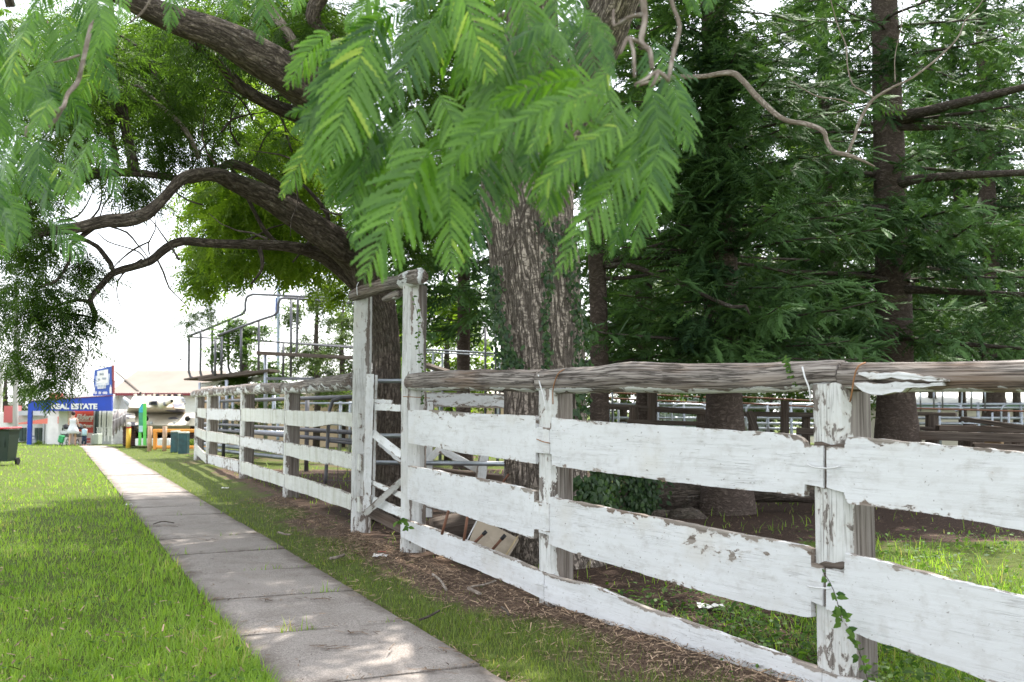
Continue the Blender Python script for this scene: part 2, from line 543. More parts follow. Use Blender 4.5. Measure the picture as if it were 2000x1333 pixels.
gxs = np.unique(np.concatenate([np.linspace(-400, -40, 14), np.linspace(-40, -12, 40), np.arange(-12, 7, .22), np.linspace(7, 40, 40), np.linspace(40, 400, 14)]))
gys = np.unique(np.concatenate([np.linspace(-60, -2, 14), np.arange(-2, 22, .22), np.linspace(22, 70, 70), np.linspace(70, 700, 16)]))
gv, gw = [], []
for y in gys:
    for x in gxs:
        h = gz(x, y)
        if abs(x) < 14 and -2 < y < 40:
            t = path_t(x, y)
            if t < -1.3 or t > .1:
                h += .022 * mnoise.noise(Vector((x * 1.1, y * 1.1, 2)))
            f = fence_t(x, y) if y < 30 else 9
            h += .05 * math.exp(-(f / .35) ** 2) if f < 5 else 0
        gv.append((x, y, h))
        gw.append(dirt_at(x, y) if abs(x) < 14 and y < 45 else 0.0)
nx, ny = len(gxs), len(gys)
gf = [(j * nx + i, j * nx + i + 1, (j + 1) * nx + i + 1, (j + 1) * nx + i) for j in range(ny - 1) for i in range(nx - 1)]
gm = MB().add(gv, gf, gv, gw)
ground = gm.build('ground', ground_mat(), smooth=True, kind='structure')

def concrete_mat():
    k = NT('footpath_concrete'); v = k.tc('tc')
    a = k.noise(v, 95, 3, .8); b = k.noise(v, 3.5, 7, .65); s = k.noise(v, 1.1, 3)
    c = k.mix(k.ramp(a, .38, .62), (.15, .130, .117), (.375, .335, .308))
    c = k.mix(k.ramp(b, .45, .75, 0, .6), c, (.15, .122, .105))
    c = k.mix(k.ramp(s, .4, .65, 0, .25), c, (.36, .325, .30))
    w = k.attr('wear')
    c = k.mix(k.ramp(k.noise(v, 22, 6, .75), .62, .70, 0, .45), c, (.09, .075, .065))
    c = k.mix(k.math('MULTIPLY', k.ramp(k.math('ADD', w, k.math('MULTIPLY', b, .9)), .85, 1.25), .8), c, (.10, .08, .065))
    return k.out(c, .9, 0, k.bump(k.math('ADD', a, k.math('MULTIPLY', k.noise(v, 30, 5, .7), 1.0)), .55, .006), .2)

path = MB()
base_pts = []
s0 = (6.11 - 5.7) * 1.1017
path_root = thing('path', None, None, (0, 5.7, 0))
path_root['kind'] = 'structure'
CONC = concrete_mat()
for i in range(-4, 32):
    a, b = s0 + i * 1.388 + .012, s0 + (i + 1) * 1.388 - .012
    m = MB()
    ns, nt = 8, 7
    tilt = R.uniform(-.006, .006); lift = R.uniform(-.004, .004)
    V, T, Wr = [], [], []
    for q in range(ns + 1):
        for p in range(nt + 1):
            s = a + (b - a) * q / ns; t = -1.2 + 1.2 * p / nt
            edge = min(q, ns - q, ) == 0 or p in (0, nt)
            wob = .012 * mnoise.noise(Vector((s * 5, t * 5, i))) if p in (0, nt) else 0
            P = Vector((0, 5.7, 0)) + PU * s + PN * (t + wob)
            z = gz(P.x, P.y) + .034 + lift + tilt * (p / nt - .5) * 2 - (.010 if edge else 0)
            V.append((P.x, P.y, z)); T.append((s, t, 0))
            Wr.append(max(.5 if q in (0, ns) else 0, .75 if p in (0, nt) else (.35 if p in (1, nt - 1) else 0)))
    Fc = [(q * (nt + 1) + p, q * (nt + 1) + p + 1, (q + 1) * (nt + 1) + p + 1, (q + 1) * (nt + 1) + p) for q in range(ns) for p in range(nt)]
    Fc = [f[::-1] for f in Fc]
    ring = [p for p in range(nt + 1)] + [q * (nt + 1) + nt for q in range(1, ns + 1)] + [ns * (nt + 1) + p for p in range(nt - 1, -1, -1)] + [q * (nt + 1) for q in range(ns - 1, 0, -1)]
    nb = len(V)
    for r in ring:
        V.append((V[r][0], V[r][1], V[r][2] - .11)); T.append(T[r]); Wr.append(1)
    for j in range(len(ring)):
        j2 = (j + 1) % len(ring)
        Fc.append((ring[j], ring[j2], nb + j2, nb + j))
    m.add(V, Fc, T, Wr)
    m.build('slab', CONC, path_root)

# ------------------------------------------------------------------ grass and litter
GRASS_T = np.array([(-.5, 0, 0), (.5, 0, 0), (-.42, .09, .5), (.42, .09, .5), (0, .36, 1.0)])
GRASS_F = np.array([(0, 1, 3), (0, 3, 2), (2, 3, 4)])
def blades(P, h, w, lean, rnd=None):
    n = len(P)
    yaw = NR.random(n) * 2 * np.pi
    V = np.repeat(GRASS_T[None], n, 0).copy()
    ln = lean * (0.4 + NR.random(n))
    V[:, :, 0] *= w[:, None]
    V[:, :, 1] *= (h * ln)[:, None] * 2.2
    V[:, :, 2] *= (h * (1 - .25 * ln))[:, None]
    c, s = np.cos(yaw), np.sin(yaw)
    x = V[:, :, 0] * c[:, None] - V[:, :, 1] * s[:, None]
    y = V[:, :, 0] * s[:, None] + V[:, :, 1] * c[:, None]
    V = np.stack([x, y, V[:, :, 2]], 2) + P[:, None, :]
    Fc = (GRASS_F[None] + (np.arange(n) * 5)[:, None, None]).reshape(-1, 3)
    if rnd is None: rnd = NR.random(n)
    return V.reshape(-1, 3), Fc, np.repeat(rnd, 5)

def sample_ground(n, x0, x1, y0, y1, pw=.8):
    """Ground points spread evenly over the picture rows y0..y1."""
    u = NR.random(n) ** pw
    row = y0 + (y1 - y0) * u
    d = EYE * F / (row - 800)
    px = x0 + (x1 - x0) * NR.random(n)
    X = (px - 1000) / F * d
    return X, d

def grass_mat(name, a, b, dry):
    k = NT(name); r = k.attr('rnd')
    c = k.mix(r, a, b)
    c = k.mix(k.ramp(r, .93, .96), c, dry)
    p = k.n('BsdfPrincipled', {'Base Color': c, 'Roughness': .5, 'Specular IOR Level': .3})
    t = k.n('BsdfTranslucent', {'Color': k.mix(1.0, c, (1.25, 1.3, .6), 'MULTIPLY')})
    mx = k.n('MixShader', {0: .5, 1: p.outputs[0], 2: t.outputs[0]})
    o = k.n('OutputMaterial'); k.t.links.new(mx.outputs[0], o.inputs['Surface'])
    return k.m
GM1 = grass_mat('lawn_blades', (.105, .225, .022), (.33, .47, .08), (.46, .40, .20))
GM2 = grass_mat('verge_blades', (.08, .14, .025), (.23, .29, .07), (.42, .34, .18))

def keep(X, D, fn):
    k = np.array([fn(x, y) for x, y in zip(X, D)], dtype=bool)
    return X[k], D[k]

X, D = sample_ground(150000, -420, 850, 806, 1520, 1.15)
def lawn_ok(x, y):
    t = path_t(x, y)
    if -1.2 < t < 0 and y < 20:
        q = ((x * PU.x + (y - 5.7) * PU.y - s0) / 1.388) % 1
        return min(q, 1 - q) < .012 and mnoise.noise(Vector((x * 3, y * 3, 0))) > .1
    if t > -1.19 + .05 * mnoise.noise(Vector((x * 4, y * 4, 0))) or x < -22 - y * .4: return False
    n = mnoise.noise(Vector((x * 1.3, y * 1.3, 7)))
    return R.random() < .8 + n * .5
X, D = keep(X, D, lawn_ok)
Z = np.array([gz(x, y) for x, y in zip(X, D)])
te = np.array([path_t(x, y) for x, y in zip(X, D)])
pt2 = np.array([mnoise.noise(Vector((x * 4, y * 4, 13))) for x, y in zip(X, D)])
edge = np.clip(1 - (-1.2 - te) / .5, 0, 1)
pt = np.array([mnoise.noise(Vector((x * .8, y * .8, 3))) for x, y in zip(X, D)])
h = (.04 + .07 * NR.random(len(X)) ** 1.5) * (1 + .5 * edge + .5 * pt + .35 * pt2)
w = np.clip(.0033 + .00044 * D, .003, .02) * (.7 + .6 * NR.random(len(D)))
V, Fc, rn = blades(np.stack([X, D, Z - .005], 1), h, w, .75, np.clip(NR.random(len(X)) * .7 + .16 + .42 * pt + .22 * pt2, 0, 1))
link('grass', np_mesh('grass', V, Fc, rn), GM1, None, 'stuff')

X, D = sample_ground(170000, 80, 2100, 806, 1520, 1.0)
def verge_ok(x, y):
    t = path_t(x, y)
    if t < .02: return False
    f = fence_t(x, y)
    if f > .0: return False
    n = mnoise.noise(Vector((x * 1.5, y * 1.5, 1))) + .5 * mnoise.noise(Vector((x * 4, y * 4, 5)))
    return R.random() < max(.03, 1.05 - dirt_at(x, y) * 1.2 + n * .35) * (1 if t > .25 else .8)
X, D = keep(X, D, verge_ok)
Z = np.array([gz(x, y) for x, y in zip(X, D)])
pt = np.array([mnoise.noise(Vector((x * 1.2, y * 1.2, 3))) for x, y in zip(X, D)])
h = (.03 + .055 * NR.random(len(X))) * (1 + .6 * pt)
w = np.clip(.0022 + .0004 * D, .003, .02)
V, Fc, rn = blades(np.stack([X, D, Z - .004], 1), h, w, .75, np.clip(NR.random(len(X)) * .85 + .12, 0, 1))
link('verge_grass', np_mesh('verge_grass', V, Fc, rn), GM2, None, 'stuff')

# yard grass behind the fence: bright patch at the right, sparse elsewhere, longer tufts at the rail feet
X, D = sample_ground(120000, 300, 2700, 812, 1500, 1.0)
def yard_ok(x, y):
    f = fence_t(x, y)
    if f < .05: return False
    n = mnoise.noise(Vector((x * 1.1, y * 1.1, 9)))
    if x > 3.0 and y < 12.6:
        return R.random() < min(1, max(0, .62 - max(0, y - 10.6) * .45 - max(0, 3.6 - x) + n * .9))
    if y < 8.6 and x > 1.2:
        far = (y - 7.3) / 1.2
        return R.random() < min(1, max(0, (1.1 if x > 2.1 else .28) - max(0, far) * .8 + n * .4))
    if y > 16: return R.random() < .25 + n * .5
    return R.random() < max(.0, .05 + n * .15)
X, D = keep(X, D, yard_ok)
Z = np.array([gz(x, y) for x, y in zip(X, D)])
h = (.06 + .17 * NR.random(len(X)) ** 2)
w = np.clip(.003 + .0005 * D, .004, .02)
V, Fc, rn = blades(np.stack([X, D, Z - .004], 1), h, w, .8, NR.random(len(X)))
link('yard_grass', np_mesh('yard_grass', V, Fc, rn), GM1, None, 'stuff')

def litter_mat():
    k = NT('dry_litter'); r = k.attr('rnd')
    c = k.mix(r, (.05, .03, .022), (.46, .33, .225))
    return k.out(c, .9, 0, None, .15)
LM = litter_mat()
LT = np.array([(-.5, -.5, 0), (0, -.5, .12), (.5, -.4, 0), (.5, .4, .02), (0, .5, .16), (-.5, .5, 0)])
LF = np.array([(0, 1, 4), (0, 4, 5), (1, 2, 3), (1, 3, 4)])
X, D = sample_ground(62000, 300, 2500, 815, 1600, 1.0)
def lit_ok(x, y):
    t = path_t(x, y)
    if t < -.02: return False
    return R.random() < max(0.0, dirt_at(x, y) * 1.15 - .15) or (t < .1 and R.random() < .8)
X, D = keep(X, D, lit_ok)
n = len(X)
yaw = NR.random(n) * 6.283
dirs = np.stack([np.cos(yaw), np.sin(yaw), (NR.random(n) - .5) * .5], 1)
M3 = frames(dirs, np.stack([(NR.random(n) - .5) * .9, (NR.random(n) - .5) * .9, np.ones(n)], 1))
sx = .02 + .10 * NR.random(n) ** 2.2; sy = .003 + .008 * NR.random(n) ** 2
M3 = M3 * np.stack([sx, sy, sy], 1)[:, None, :]
Z = np.array([gz(x, y) for x, y in zip(X, D)]) + .006 + .018 * NR.random(n) + np.array([.05 * math.exp(-(fence_t(x, y) / .35) ** 2) for x, y in zip(X, D)])
ry_ = NR.random(n) * np.where(np.array([fence_t(x, y) for x, y in zip(X, D)]) > .25, .42, 1.0)
V, Fc, rn = scatter(LT, LF, np.stack([X, D, Z], 1), M3, np.ones(n), ry_)
# low broad-leaved weeds, clover and dry scraps in the lawn
Xl, Dl = sample_ground(16000, -420, 850, 830, 1500, 1.1)
Xl, Dl = keep(Xl, Dl, lambda x, y: path_t(x, y) < -1.25 and mnoise.noise(Vector((x * 1.7, y * 1.7, 21))) > R.uniform(.0, .5))
q = len(Xl); dd = NR.normal(0, 1, (q, 3)); dd[:, 2] = NR.normal(.2, .2, q)
CLV = np.array([(0, 0, 0), (.5, .35, .05), (.5, -.35, .05), (1, 0, 0)]); CLF = np.array([(0, 2, 1), (1, 2, 3)])
A = scatter(CLV, CLF, np.stack([Xl, Dl, .03 + .05 * NR.random(q)], 1), frames(dd, np.stack([NR.normal(0, .3, q), NR.normal(0, .3, q), np.ones(q)], 1)), .018 + .025 * NR.random(q))
link('lawn_weeds', np_mesh('lawn_weeds', *A), MT['weed'], None, 'stuff')
Xl, Dl = sample_ground(2600, -420, 850, 830, 1500, 1.0)
Xl, Dl = keep(Xl, Dl, lambda x, y: path_t(x, y) < -1.2)
q = len(Xl); yw = NR.random(q) * 6.283
M2 = frames(np.stack([np.cos(yw), np.sin(yw), NR.normal(0, .4, q)], 1), np.stack([NR.normal(0, .5, q), NR.normal(0, .5, q), np.ones(q)], 1)) * np.stack([.02 + .05 * NR.random(q) ** 2, .004 + .008 * NR.random(q), .006 + 0 * yw], 1)[:, None, :]
link('lawn_litter', np_mesh('lawn_litter', *scatter(LT, LF, np.stack([Xl, Dl, .045 + .04 * NR.random(q)], 1), M2, np.ones(q))), LM, None, 'stuff')
link('leaf_litter', np_mesh('leaf_litter', V, Fc, rn), LM, None, 'stuff')
n = 10000
i = NR.integers(3, 8, n); q = NR.random(n); off = -np.abs(NR.normal(0, .36, n)) - .02
A_ = np.array([FL[j] for j in i]); B_ = np.array([FL[j + 1] for j in i]); U_ = (B_ - A_) / np.linalg.norm(B_ - A_, axis=1, keepdims=True)
Pxy = A_ + (B_ - A_) * q[:, None] + np.stack([U_[:, 1], -U_[:, 0]], 1) * (-off if False else off)[:, None] * -1
Pxy = np.where((np.array([fence_t(x, y) for x, y in Pxy]) > 0)[:, None], A_ + (B_ - A_) * q[:, None] - np.stack([U_[:, 1], -U_[:, 0]], 1) * off[:, None] * -1, Pxy)
yaw = NR.random(n) * 6.283
M3 = frames(np.stack([np.cos(yaw), np.sin(yaw), NR.normal(0, .3, n)], 1), np.stack([NR.normal(0, .4, n), NR.normal(0, .4, n), np.ones(n)], 1)) * np.stack([.015 + .11 * NR.random(n) ** 2.5, .002 + .006 * NR.random(n), .004 + 0 * yaw], 1)[:, None, :]
Z = np.array([gz(x, y) + .05 * math.exp(-(fence_t(x, y) / .35) ** 2) for x, y in Pxy]) + .008 + .02 * NR.random(n)
link('needle_litter', np_mesh('needle_litter', *scatter(LT[[0, 2, 3, 5]], np.array([(0, 1, 2), (0, 2, 3)]), np.concatenate([Pxy, Z[:, None]], 1), M3, np.ones(n))), LM, None, 'stuff')
# specks, twiglets and dry leaf scraps on the slabs, thickest along joints and edges
n = 2600
s = NR.random(n) * 26 - 1; t = -1.2 * NR.random(n)
jn = NR.random(n) < .45
s = np.where(jn, s0 + 1.388 * np.round((s - s0) / 1.388) + NR.normal(0, .035, n), s)
eg = NR.random(n) < .35
t = np.where(eg, np.where(NR.random(n) < .5, -.03 - .1 * NR.random(n) ** 2, -1.17 + .12 * NR.random(n) ** 2), t)
P = np.array([[0, 5.7, 0]]) + s[:, None] * np.array([PU]) + t[:, None] * np.array([PN])
P[:, 2] = .040 + .006 * NR.random(n)
yaw = NR.random(n) * 6.283
M3 = frames(np.stack([np.cos(yaw), np.sin(yaw), 0 * yaw], 1), np.stack([(NR.random(n) - .5) * .4, (NR.random(n) - .5) * .4, np.ones(n)], 1))
sx = .008 + .06 * NR.random(n) ** 3; sy = .003 + .007 * NR.random(n)
M3 = M3 * np.stack([sx, sy, sy], 1)[:, None, :]
V, Fc, rn = scatter(LT, LF, P, M3, np.ones(n), NR.random(n) * .6)
# clumps of fallen jacaranda leaf
for px, py in ((640, 1258), (870, 1262), (520, 1166), (436, 1166), (575, 1215), (412, 1052), (330, 1026), (620, 1165), (700, 1230), (850, 1300)):
    d = (EYE - .04) * F / (py - 800); c = W(px, py, d)
    m = 16; yw = NR.normal(NR.random() * 6.28, .5, m)
    P2 = np.stack([c.x + NR.normal(0, .075, m), c.y + NR.normal(0, .03, m), np.full(m, .044) + .012 * NR.random(m)], 1)
    M2 = frames(np.stack([np.cos(yw), np.sin(yw), 0 * yw], 1), np.stack([(NR.random(m) - .5), (NR.random(m) - .5), np.ones(m)], 1))
    M2 = M2 * np.stack([.03 + .09 * NR.random(m), .003 + .006 * NR.random(m), .005 + 0 * yw], 1)[:, None, :]
    A = scatter(LT, LF, P2, M2, np.ones(m), NR.random(m) * .45)
    V, Fc, rn = merge([(V, Fc, rn), A])
link('path_litter', np_mesh('path_litter', V, Fc, rn), LM, None, 'stuff')
# ------------------------------------------------------------------ white stockyard fence
def lerp_cols(cols, step=11.0):
    out = []
    for (x0, a0, b0), (x1, a1, b1) in zip(cols[:-1], cols[1:]):
        n = max(1, int(abs(x1 - x0) / step))
        for k in range(n):
            t = k / n
            out.append((x0 + (x1 - x0) * t, a0 + (a1 - a0) * t, b0 + (b1 - b0) * t, k == 0))
    out.append((*cols[-1], True))
    return out

def board(parent, A, B, cols, mat, off=.018, thick=.042, jit=.005, wear_top=.34, wear_bot=.3, seed=0.0, name='board', wearx=None):
    """Split slab board: cols = (pixel x, top y, bottom y) traced along it, on the upright plane A-B."""
    cs = lerp_cols(cols)
    u = Vector((B[0] - A[0], B[1] - A[1], 0)).normalized()
    n = Vector((u.y, -u.x, 0))
    if n.y > 0: n = -n
    vr = (0, .05, .14, .35, .65, .86, .95, 1)
    V, T, Wr = [], [], []
    for (x, a, b, hard) in cs:
        pa, pb = on_plane(x, a, A, B, off), on_plane(x, b, A, B, off)
        L = (pa.to_2d() - Vector(A)).dot(u.to_2d())
        ja = jit * (mnoise.noise(Vector((L * 9, seed, 1))) + .8 * mnoise.noise(Vector((L * 31, seed, 5))))
        jb = jit * (mnoise.noise(Vector((L * 8, seed, 9))) + .9 * mnoise.noise(Vector((L * 33, seed, 2))))
        pa.z += ja; pb.z += jb
        for q in vr:
            p = pa.lerp(pb, q)
            bow = .006 * mnoise.noise(Vector((L * 1.5, q * 2, seed)))
            p = p + n * bow
            V.append(p); T.append((L, 0.0, p.z))
            wr = max(wear_top * (1 - q / .16), 0, wear_bot * (1 - (1 - q) / .12)) if True else 0
            if wearx: wr += wearx(x, q)
            Wr.append(wr)
    m, c = len(vr), len(cs)
    nb = len(V)
    for k in range(nb):
        V.append(Vector(V[k]) - n * (thick + .004 * mnoise.noise(Vector((T[k][0] * 5, T[k][2] * 5, seed)))))
        T.append((T[k][0], -thick, T[k][2])); Wr.append(.5)
    Fc = []
    for i in range(c - 1):
        for j in range(m - 1):
            a = i * m + j
            Fc.append((a, a + 1, a + m + 1, a + m)); Fc.append((nb + a, nb + a + m, nb + a + m + 1, nb + a + 1))
        Fc.append((i * m, i * m + m, nb + i * m + m, nb + i * m))
        a = i * m + m - 1
        Fc.append((a + m, a, nb + a, nb + a + m))
    for j in range(m - 1):
        Fc.append((j + 1, j, nb + j, nb + j + 1))
        a = (c - 1) * m + j
        Fc.append((a, a + 1, nb + a + 1, nb + a))
    return MB().add(V, Fc, T, Wr).build(name, mat, parent)

def post(parent, c2, u, w, dep, z0, z1, mat, seed=0.0, front=.1, side=.85, back=.9, taper=.04, name='post', p=5.0, rough=.035, sides=22, top_tilt=0.0, wf=None):
    """Split hardwood post, squarish; c2 is the middle of its front face, u the fence direction."""
    u = Vector((u[0], u[1], 0)).normalized()
    n = Vector((u.y, -u.x, 0))
    if n.y > 0: n = -n
    nr = max(4, int((z1 - z0) / .09))
    V, T, Wr = [], [], []
    for i in range(nr + 1):
        t = i / nr; z = z0 + (z1 - z0) * t
        k = 1 - taper * t
        for j in range(sides):
            a = 2 * math.pi * j / sides
            ca, sa = math.cos(a), math.sin(a)
            r = (abs(ca) ** p + abs(sa) ** p) ** (-1 / p)
            r *= k * (1 + rough * (mnoise.noise(Vector((ca * 2.2 + seed, sa * 2.2, z * 1.1))) + .7 * mnoise.noise(Vector((ca * 7 + seed, sa * 7, z * 1.7)))))
            q = Vector((c2[0], c2[1], 0)) + u * (ca * r * w / 2) + n * (sa * r * dep / 2 - dep / 2)
            zz = z + (top_tilt * ca + .012 * mnoise.noise(Vector((ca * 3, sa * 3, seed))) if i == nr else 0)
            V.append((q.x, q.y, zz)); T.append((z + seed, ca * r * w / 2, sa * r * dep / 2))
            s = sa
            wr = front if s > .55 else (front + (side - front) * min(1, (.55 - s) / .35) if s > -.5 else back)
            if z - z0 < .35: wr += .3 * (1 - (z - z0) / .35)
            if wf: wr += wf(z, ca, sa)
            Wr.append(wr)
    Fc = []
    for i in range(nr):
        for j in range(sides):
            j2 = (j + 1) % sides
            Fc.append((i * sides + j, (i + 1) * sides + j, (i + 1) * sides + j2, i * sides + j2))
    Fc.append(tuple(nr * sides + j for j in range(sides - 1, -1, -1)))
    o = MB().add(V, Fc, T, Wr).build(name, mat, parent)
    o.data.flip_normals()
    return o

def rail(parent, A, B, pts, mat, off=-.08, seed=0.0, wearf=None, name='rail', rough=.10, sides=16, step=.07):
    """Round log rail: pts = (pixel x, top y, bottom y)."""
    P = []
    for x, a, b in pts:
        pa, pb = on_plane(x, a, A, B, off), on_plane(x, b, A, B, off)
        c = (pa + pb) / 2
        P.append((c.x, c.y, c.z, (pa.z - pb.z) / 2))
    S = smooth_path(P, step)
    wf = wearf or (lambda i, a, q: 1.0)
    return MB().tube([q[:3] for q in S], [q[3] for q in S], sides, True, rough, 4.5, seed, 0, 0, wf).build(name, mat, parent, True)

def wire(parent, pts, r=.0035, mat=None, name='wire_tie'):
    S = smooth_path([tuple(p) for p in pts], .03)
    return MB().tube([q[:3] for q in S], r, 6).build(name, mat or MT['wire'], parent, True)
MT['wire'] = plain('painted_wire', (.66, .66, .66), .6, .1, .15)
MT['wire_rust'] = plain('rusty_wire', (.30, .15, .07), .8, .2, .3)

P0, P1, P2, P3, P4 = (NODES[k] for k in ('P0', 'P1', 'P2', 'P3', 'P4'))
L1, L2, L3, L4, L5 = (NODES[k] for k in ('L1', 'L2', 'L3', 'L4', 'L5'))
uR = (P2 - P1).normalized()
fr = thing('timber_fence', 'white slab board fence running close past the path at right, with grey log top rail', 'fence', (P1.x, P1.y, 0))
Zg = lambda P: gz(P.x, P.y)

# posts of the near fence (the two posts of the gateway come later)
post(fr, P2, uR, .255, .27, -.1, 1.70, MT['post'], 3.1, .13, .8, .9, .03, rough=.04)
post(fr, P1, uR, .215, .23, -.1, 1.76, MT['post'], 8.4, .1, .62, .9, .03)
post(fr, P3, uR, .25, .25, -.1, 1.70, MT['post'], 1.7)
post(fr, P4, uR, .25, .25, -.1, 1.70, MT['post'], 5.7)

tw = lambda x, q: 0.0
board(fr, P0, P1, [(797, 802, 866), (840, 801, 872), (900, 806, 885), (947, 809, 891), (1010, 811, 901), (1042, 812, 906), (1046, 815, 906), (1046, 836, 884), (1072, 838, 886)], MT['board'], seed=1)
board(fr, P0, P1, [(796, 910, 975), (850, 919, 992), (885, 927, 1000), (955, 938, 1025), (985, 945, 1033), (1037, 957, 1052), (1043, 960, 1052), (1043, 978, 1034), (1072, 985, 1040)], MT['board'], seed=2, wear_top=.42)
board(fr, P0, P1, [(784, 1013, 1049), (850, 1034, 1082), (922, 1061, 1109), (1000, 1092, 1143), (1045, 1112, 1164), (1062, 1118, 1172)], MT['board'], seed=3, wear_top=.5)
board(fr, P1, P2, [(1050, 834, 885), (1077, 836, 888), (1077, 816, 910), (1125, 821, 917), (1200, 826, 926), (1300, 832, 940), (1400, 839, 952), (1450, 842, 957), (1520, 846, 963), (1550, 850, 967), (1562, 856, 969), (1570, 864, 970), (1572, 871, 946), (1608, 871, 953)], MT['board'], seed=4)
def w_mid(x, q):
    a = max(0, 1 - abs(x - 1400) / 130) * max(0, 1 - abs(q - .34) / .28) * .46
    return a + (.35 * max(0, 1 - abs(x - 1590) / 26) * max(0, 1 - q / .5))
board(fr, P1, P2, [(1052, 985, 1040), (1072, 990, 1045), (1072, 971, 1064), (1150, 985, 1090), (1200, 996, 1105), (1250, 1005, 1120), (1350, 1025, 1150), (1450, 1045, 1177), (1500, 1053, 1192), (1575, 1069, 1206), (1584, 1073, 1207), (1584, 1100, 1176), (1607, 1106, 1183)], MT['board'], seed=5, wear_top=.5, wearx=w_mid)
board(fr, P1, P2, [(1063, 1119, 1174), (1085, 1128, 1183), (1150, 1142, 1203), (1250, 1184, 1247), (1330, 1211, 1276), (1400, 1236, 1307), (1500, 1271, 1352), (1605, 1309, 1400)], MT['board'], seed=6, wear_top=.52)
board(fr, P2, P3, [(1614, 873, 953), (1648, 874, 962), (1651, 858, 975), (1657, 853, 984), (1700, 857, 990), (1800, 866, 1001), (1900, 875, 1018), (2000, 884, 1037), (2120, 893, 1060), (2260, 904, 1090), (2480, 922, 1135), (3000, 965, 1240)], MT['board'], seed=7, wear_top=.45)
board(fr, P2, P3, [(1613, 1110, 1190), (1648, 1120, 1205), (1650, 1081, 1222), (1668, 1086, 1236), (1692, 1090, 1247), (1750, 1105, 1266), (1850, 1131, 1300), (2000, 1168, 1360), (2200, 1215, 1430), (2500, 1290, 1540), (3000, 1400, 1720)], MT['board'], seed=8)
board(fr, P2, P3, [(1606, 1312, 1402), (1700, 1335, 1440), (1900, 1400, 1530), (2300, 1530, 1710), (3000, 1760, 2010)], MT['board'], seed=9)

botpaint = lambda i, a, q: -.22 + 1.2 * min(1, max(0, (math.cos(a) + .72) / .35))
def rail_w2(i, a, q):
    b = botpaint(i, a, q)
    return 1.0 if q.y < 4.55 else max(0, b - .35)
rail(fr, P0, P1, [(803, 731, 762), (830, 727, 765), (880, 724, 764), (960, 722, 765), (1040, 722, 767), (1062, 721, 768)], MT['log_end'] if 'log_end' in MT else MT['log'], seed=1, wearf=botpaint, rough=.13)
rail(fr, P1, P2, [(1063, 722, 768), (1100, 719, 768), (1170, 714, 768), (1235, 707, 767), (1330, 709, 768), (1450, 710, 769), (1540, 706, 766), (1625, 702, 757), (1648, 703, 756)], MT['log'], seed=5, wearf=botpaint)
rail(fr, P2, P3, [(1652, 709, 764), (1700, 709, 765), (1800, 708, 766), (1900, 706, 766), (2000, 703, 766), (2200, 700, 768), (2600, 694, 775), (3000, 690, 780)], MT['log'], seed=9, wearf=rail_w2)
# broken lip of white-painted wood under the second rail
board(fr, P2, P3, [(1668, 749, 752), (1684, 748, 762), (1702, 748, 770), (1722, 748, 772), (1748, 748, 768), (1770, 748, 760), (1800, 748, 757), (1822, 749, 754), (1840, 750, 752)], MT['board_worn'], off=.02, thick=.05, jit=.016, seed=51, name='paint_lip', wear_top=.25, wear_bot=.1)
board(fr, P2, P3, [(1676, 728, 732), (1700, 727, 742), (1740, 727, 740), (1790, 731, 743), (1838, 738, 746), (1850, 742, 745)], MT['board_worn'], off=.012, thick=.05, jit=.012, seed=57, name='paint_lip', wear_top=.25, wear_bot=.1)

# thin dark strips standing in for the shade in the thick post's mortise gaps
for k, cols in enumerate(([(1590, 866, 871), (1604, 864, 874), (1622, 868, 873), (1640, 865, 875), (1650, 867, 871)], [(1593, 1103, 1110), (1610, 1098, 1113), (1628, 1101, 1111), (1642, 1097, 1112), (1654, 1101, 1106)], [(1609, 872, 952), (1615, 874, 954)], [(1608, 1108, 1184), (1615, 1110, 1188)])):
    board(fr, P1, P2, cols, MT['timber'], off=.004, thick=.03, jit=.012, seed=70 + k, name='mortise_shade')
# wire ties
def pw(px, py, A, B, off=.03): return on_plane(px, py, A, B, off)
wire(fr, [pw(1052, 735, P1, P2, .02), pw(1051, 733, P1, P2, -.02), pw(1055, 752, P1, P2, .03), pw(1062, 775, P1, P2, .02), pw(1066, 800, P1, P2, .02)], .006)
wire(fr, [pw(1103, 722, P1, P2, -.05), pw(1092, 728, P1, P2, .02), pw(1085, 742, P1, P2, .03), pw(1080, 762, P1, P2, .02), pw(1080, 790, P1, P2, .02)], .005, MT['wire_rust'])
wire(fr, [pw(1567, 717, P1, P2, .03), pw(1572, 738, P1, P2, .035), pw(1580, 758, P1, P2, .03), pw(1583, 785, P1, P2, .02)], .005)
wire(fr, [pw(1690, 709, P2, P3, -.04), pw(1676, 716, P2, P3, .03), pw(1668, 738, P2, P3, .035), pw(1664, 765, P2, P3, .03), pw(1660, 785, P2, P3, .01)], .005, MT['wire_rust'])
wire(fr, [pw(1575, 906, P1, P2, .03), pw(1590, 913, P1, P2, .05), pw(1620, 915, P2, P3, .05), pw(1640, 911, P2, P3, .03)], .0045)
wire(fr, [pw(1577, 1145, P1, P2, .03), pw(1592, 1148, P1, P2, .05), pw(1622, 1150, P2, P3, .05)], .0045)
wire(fr, [pw(1045, 1140, P0, P1, .025), pw(1058, 1143, P0, P1, .04), pw(1068, 1147, P1, P2, .025)], .004)
wire(fr, [pw(1048, 858, P0, P1, .025), pw(1060, 863, P0, P1, .04), pw(1074, 866, P1, P2, .025)], .004, MT['wire_rust'])

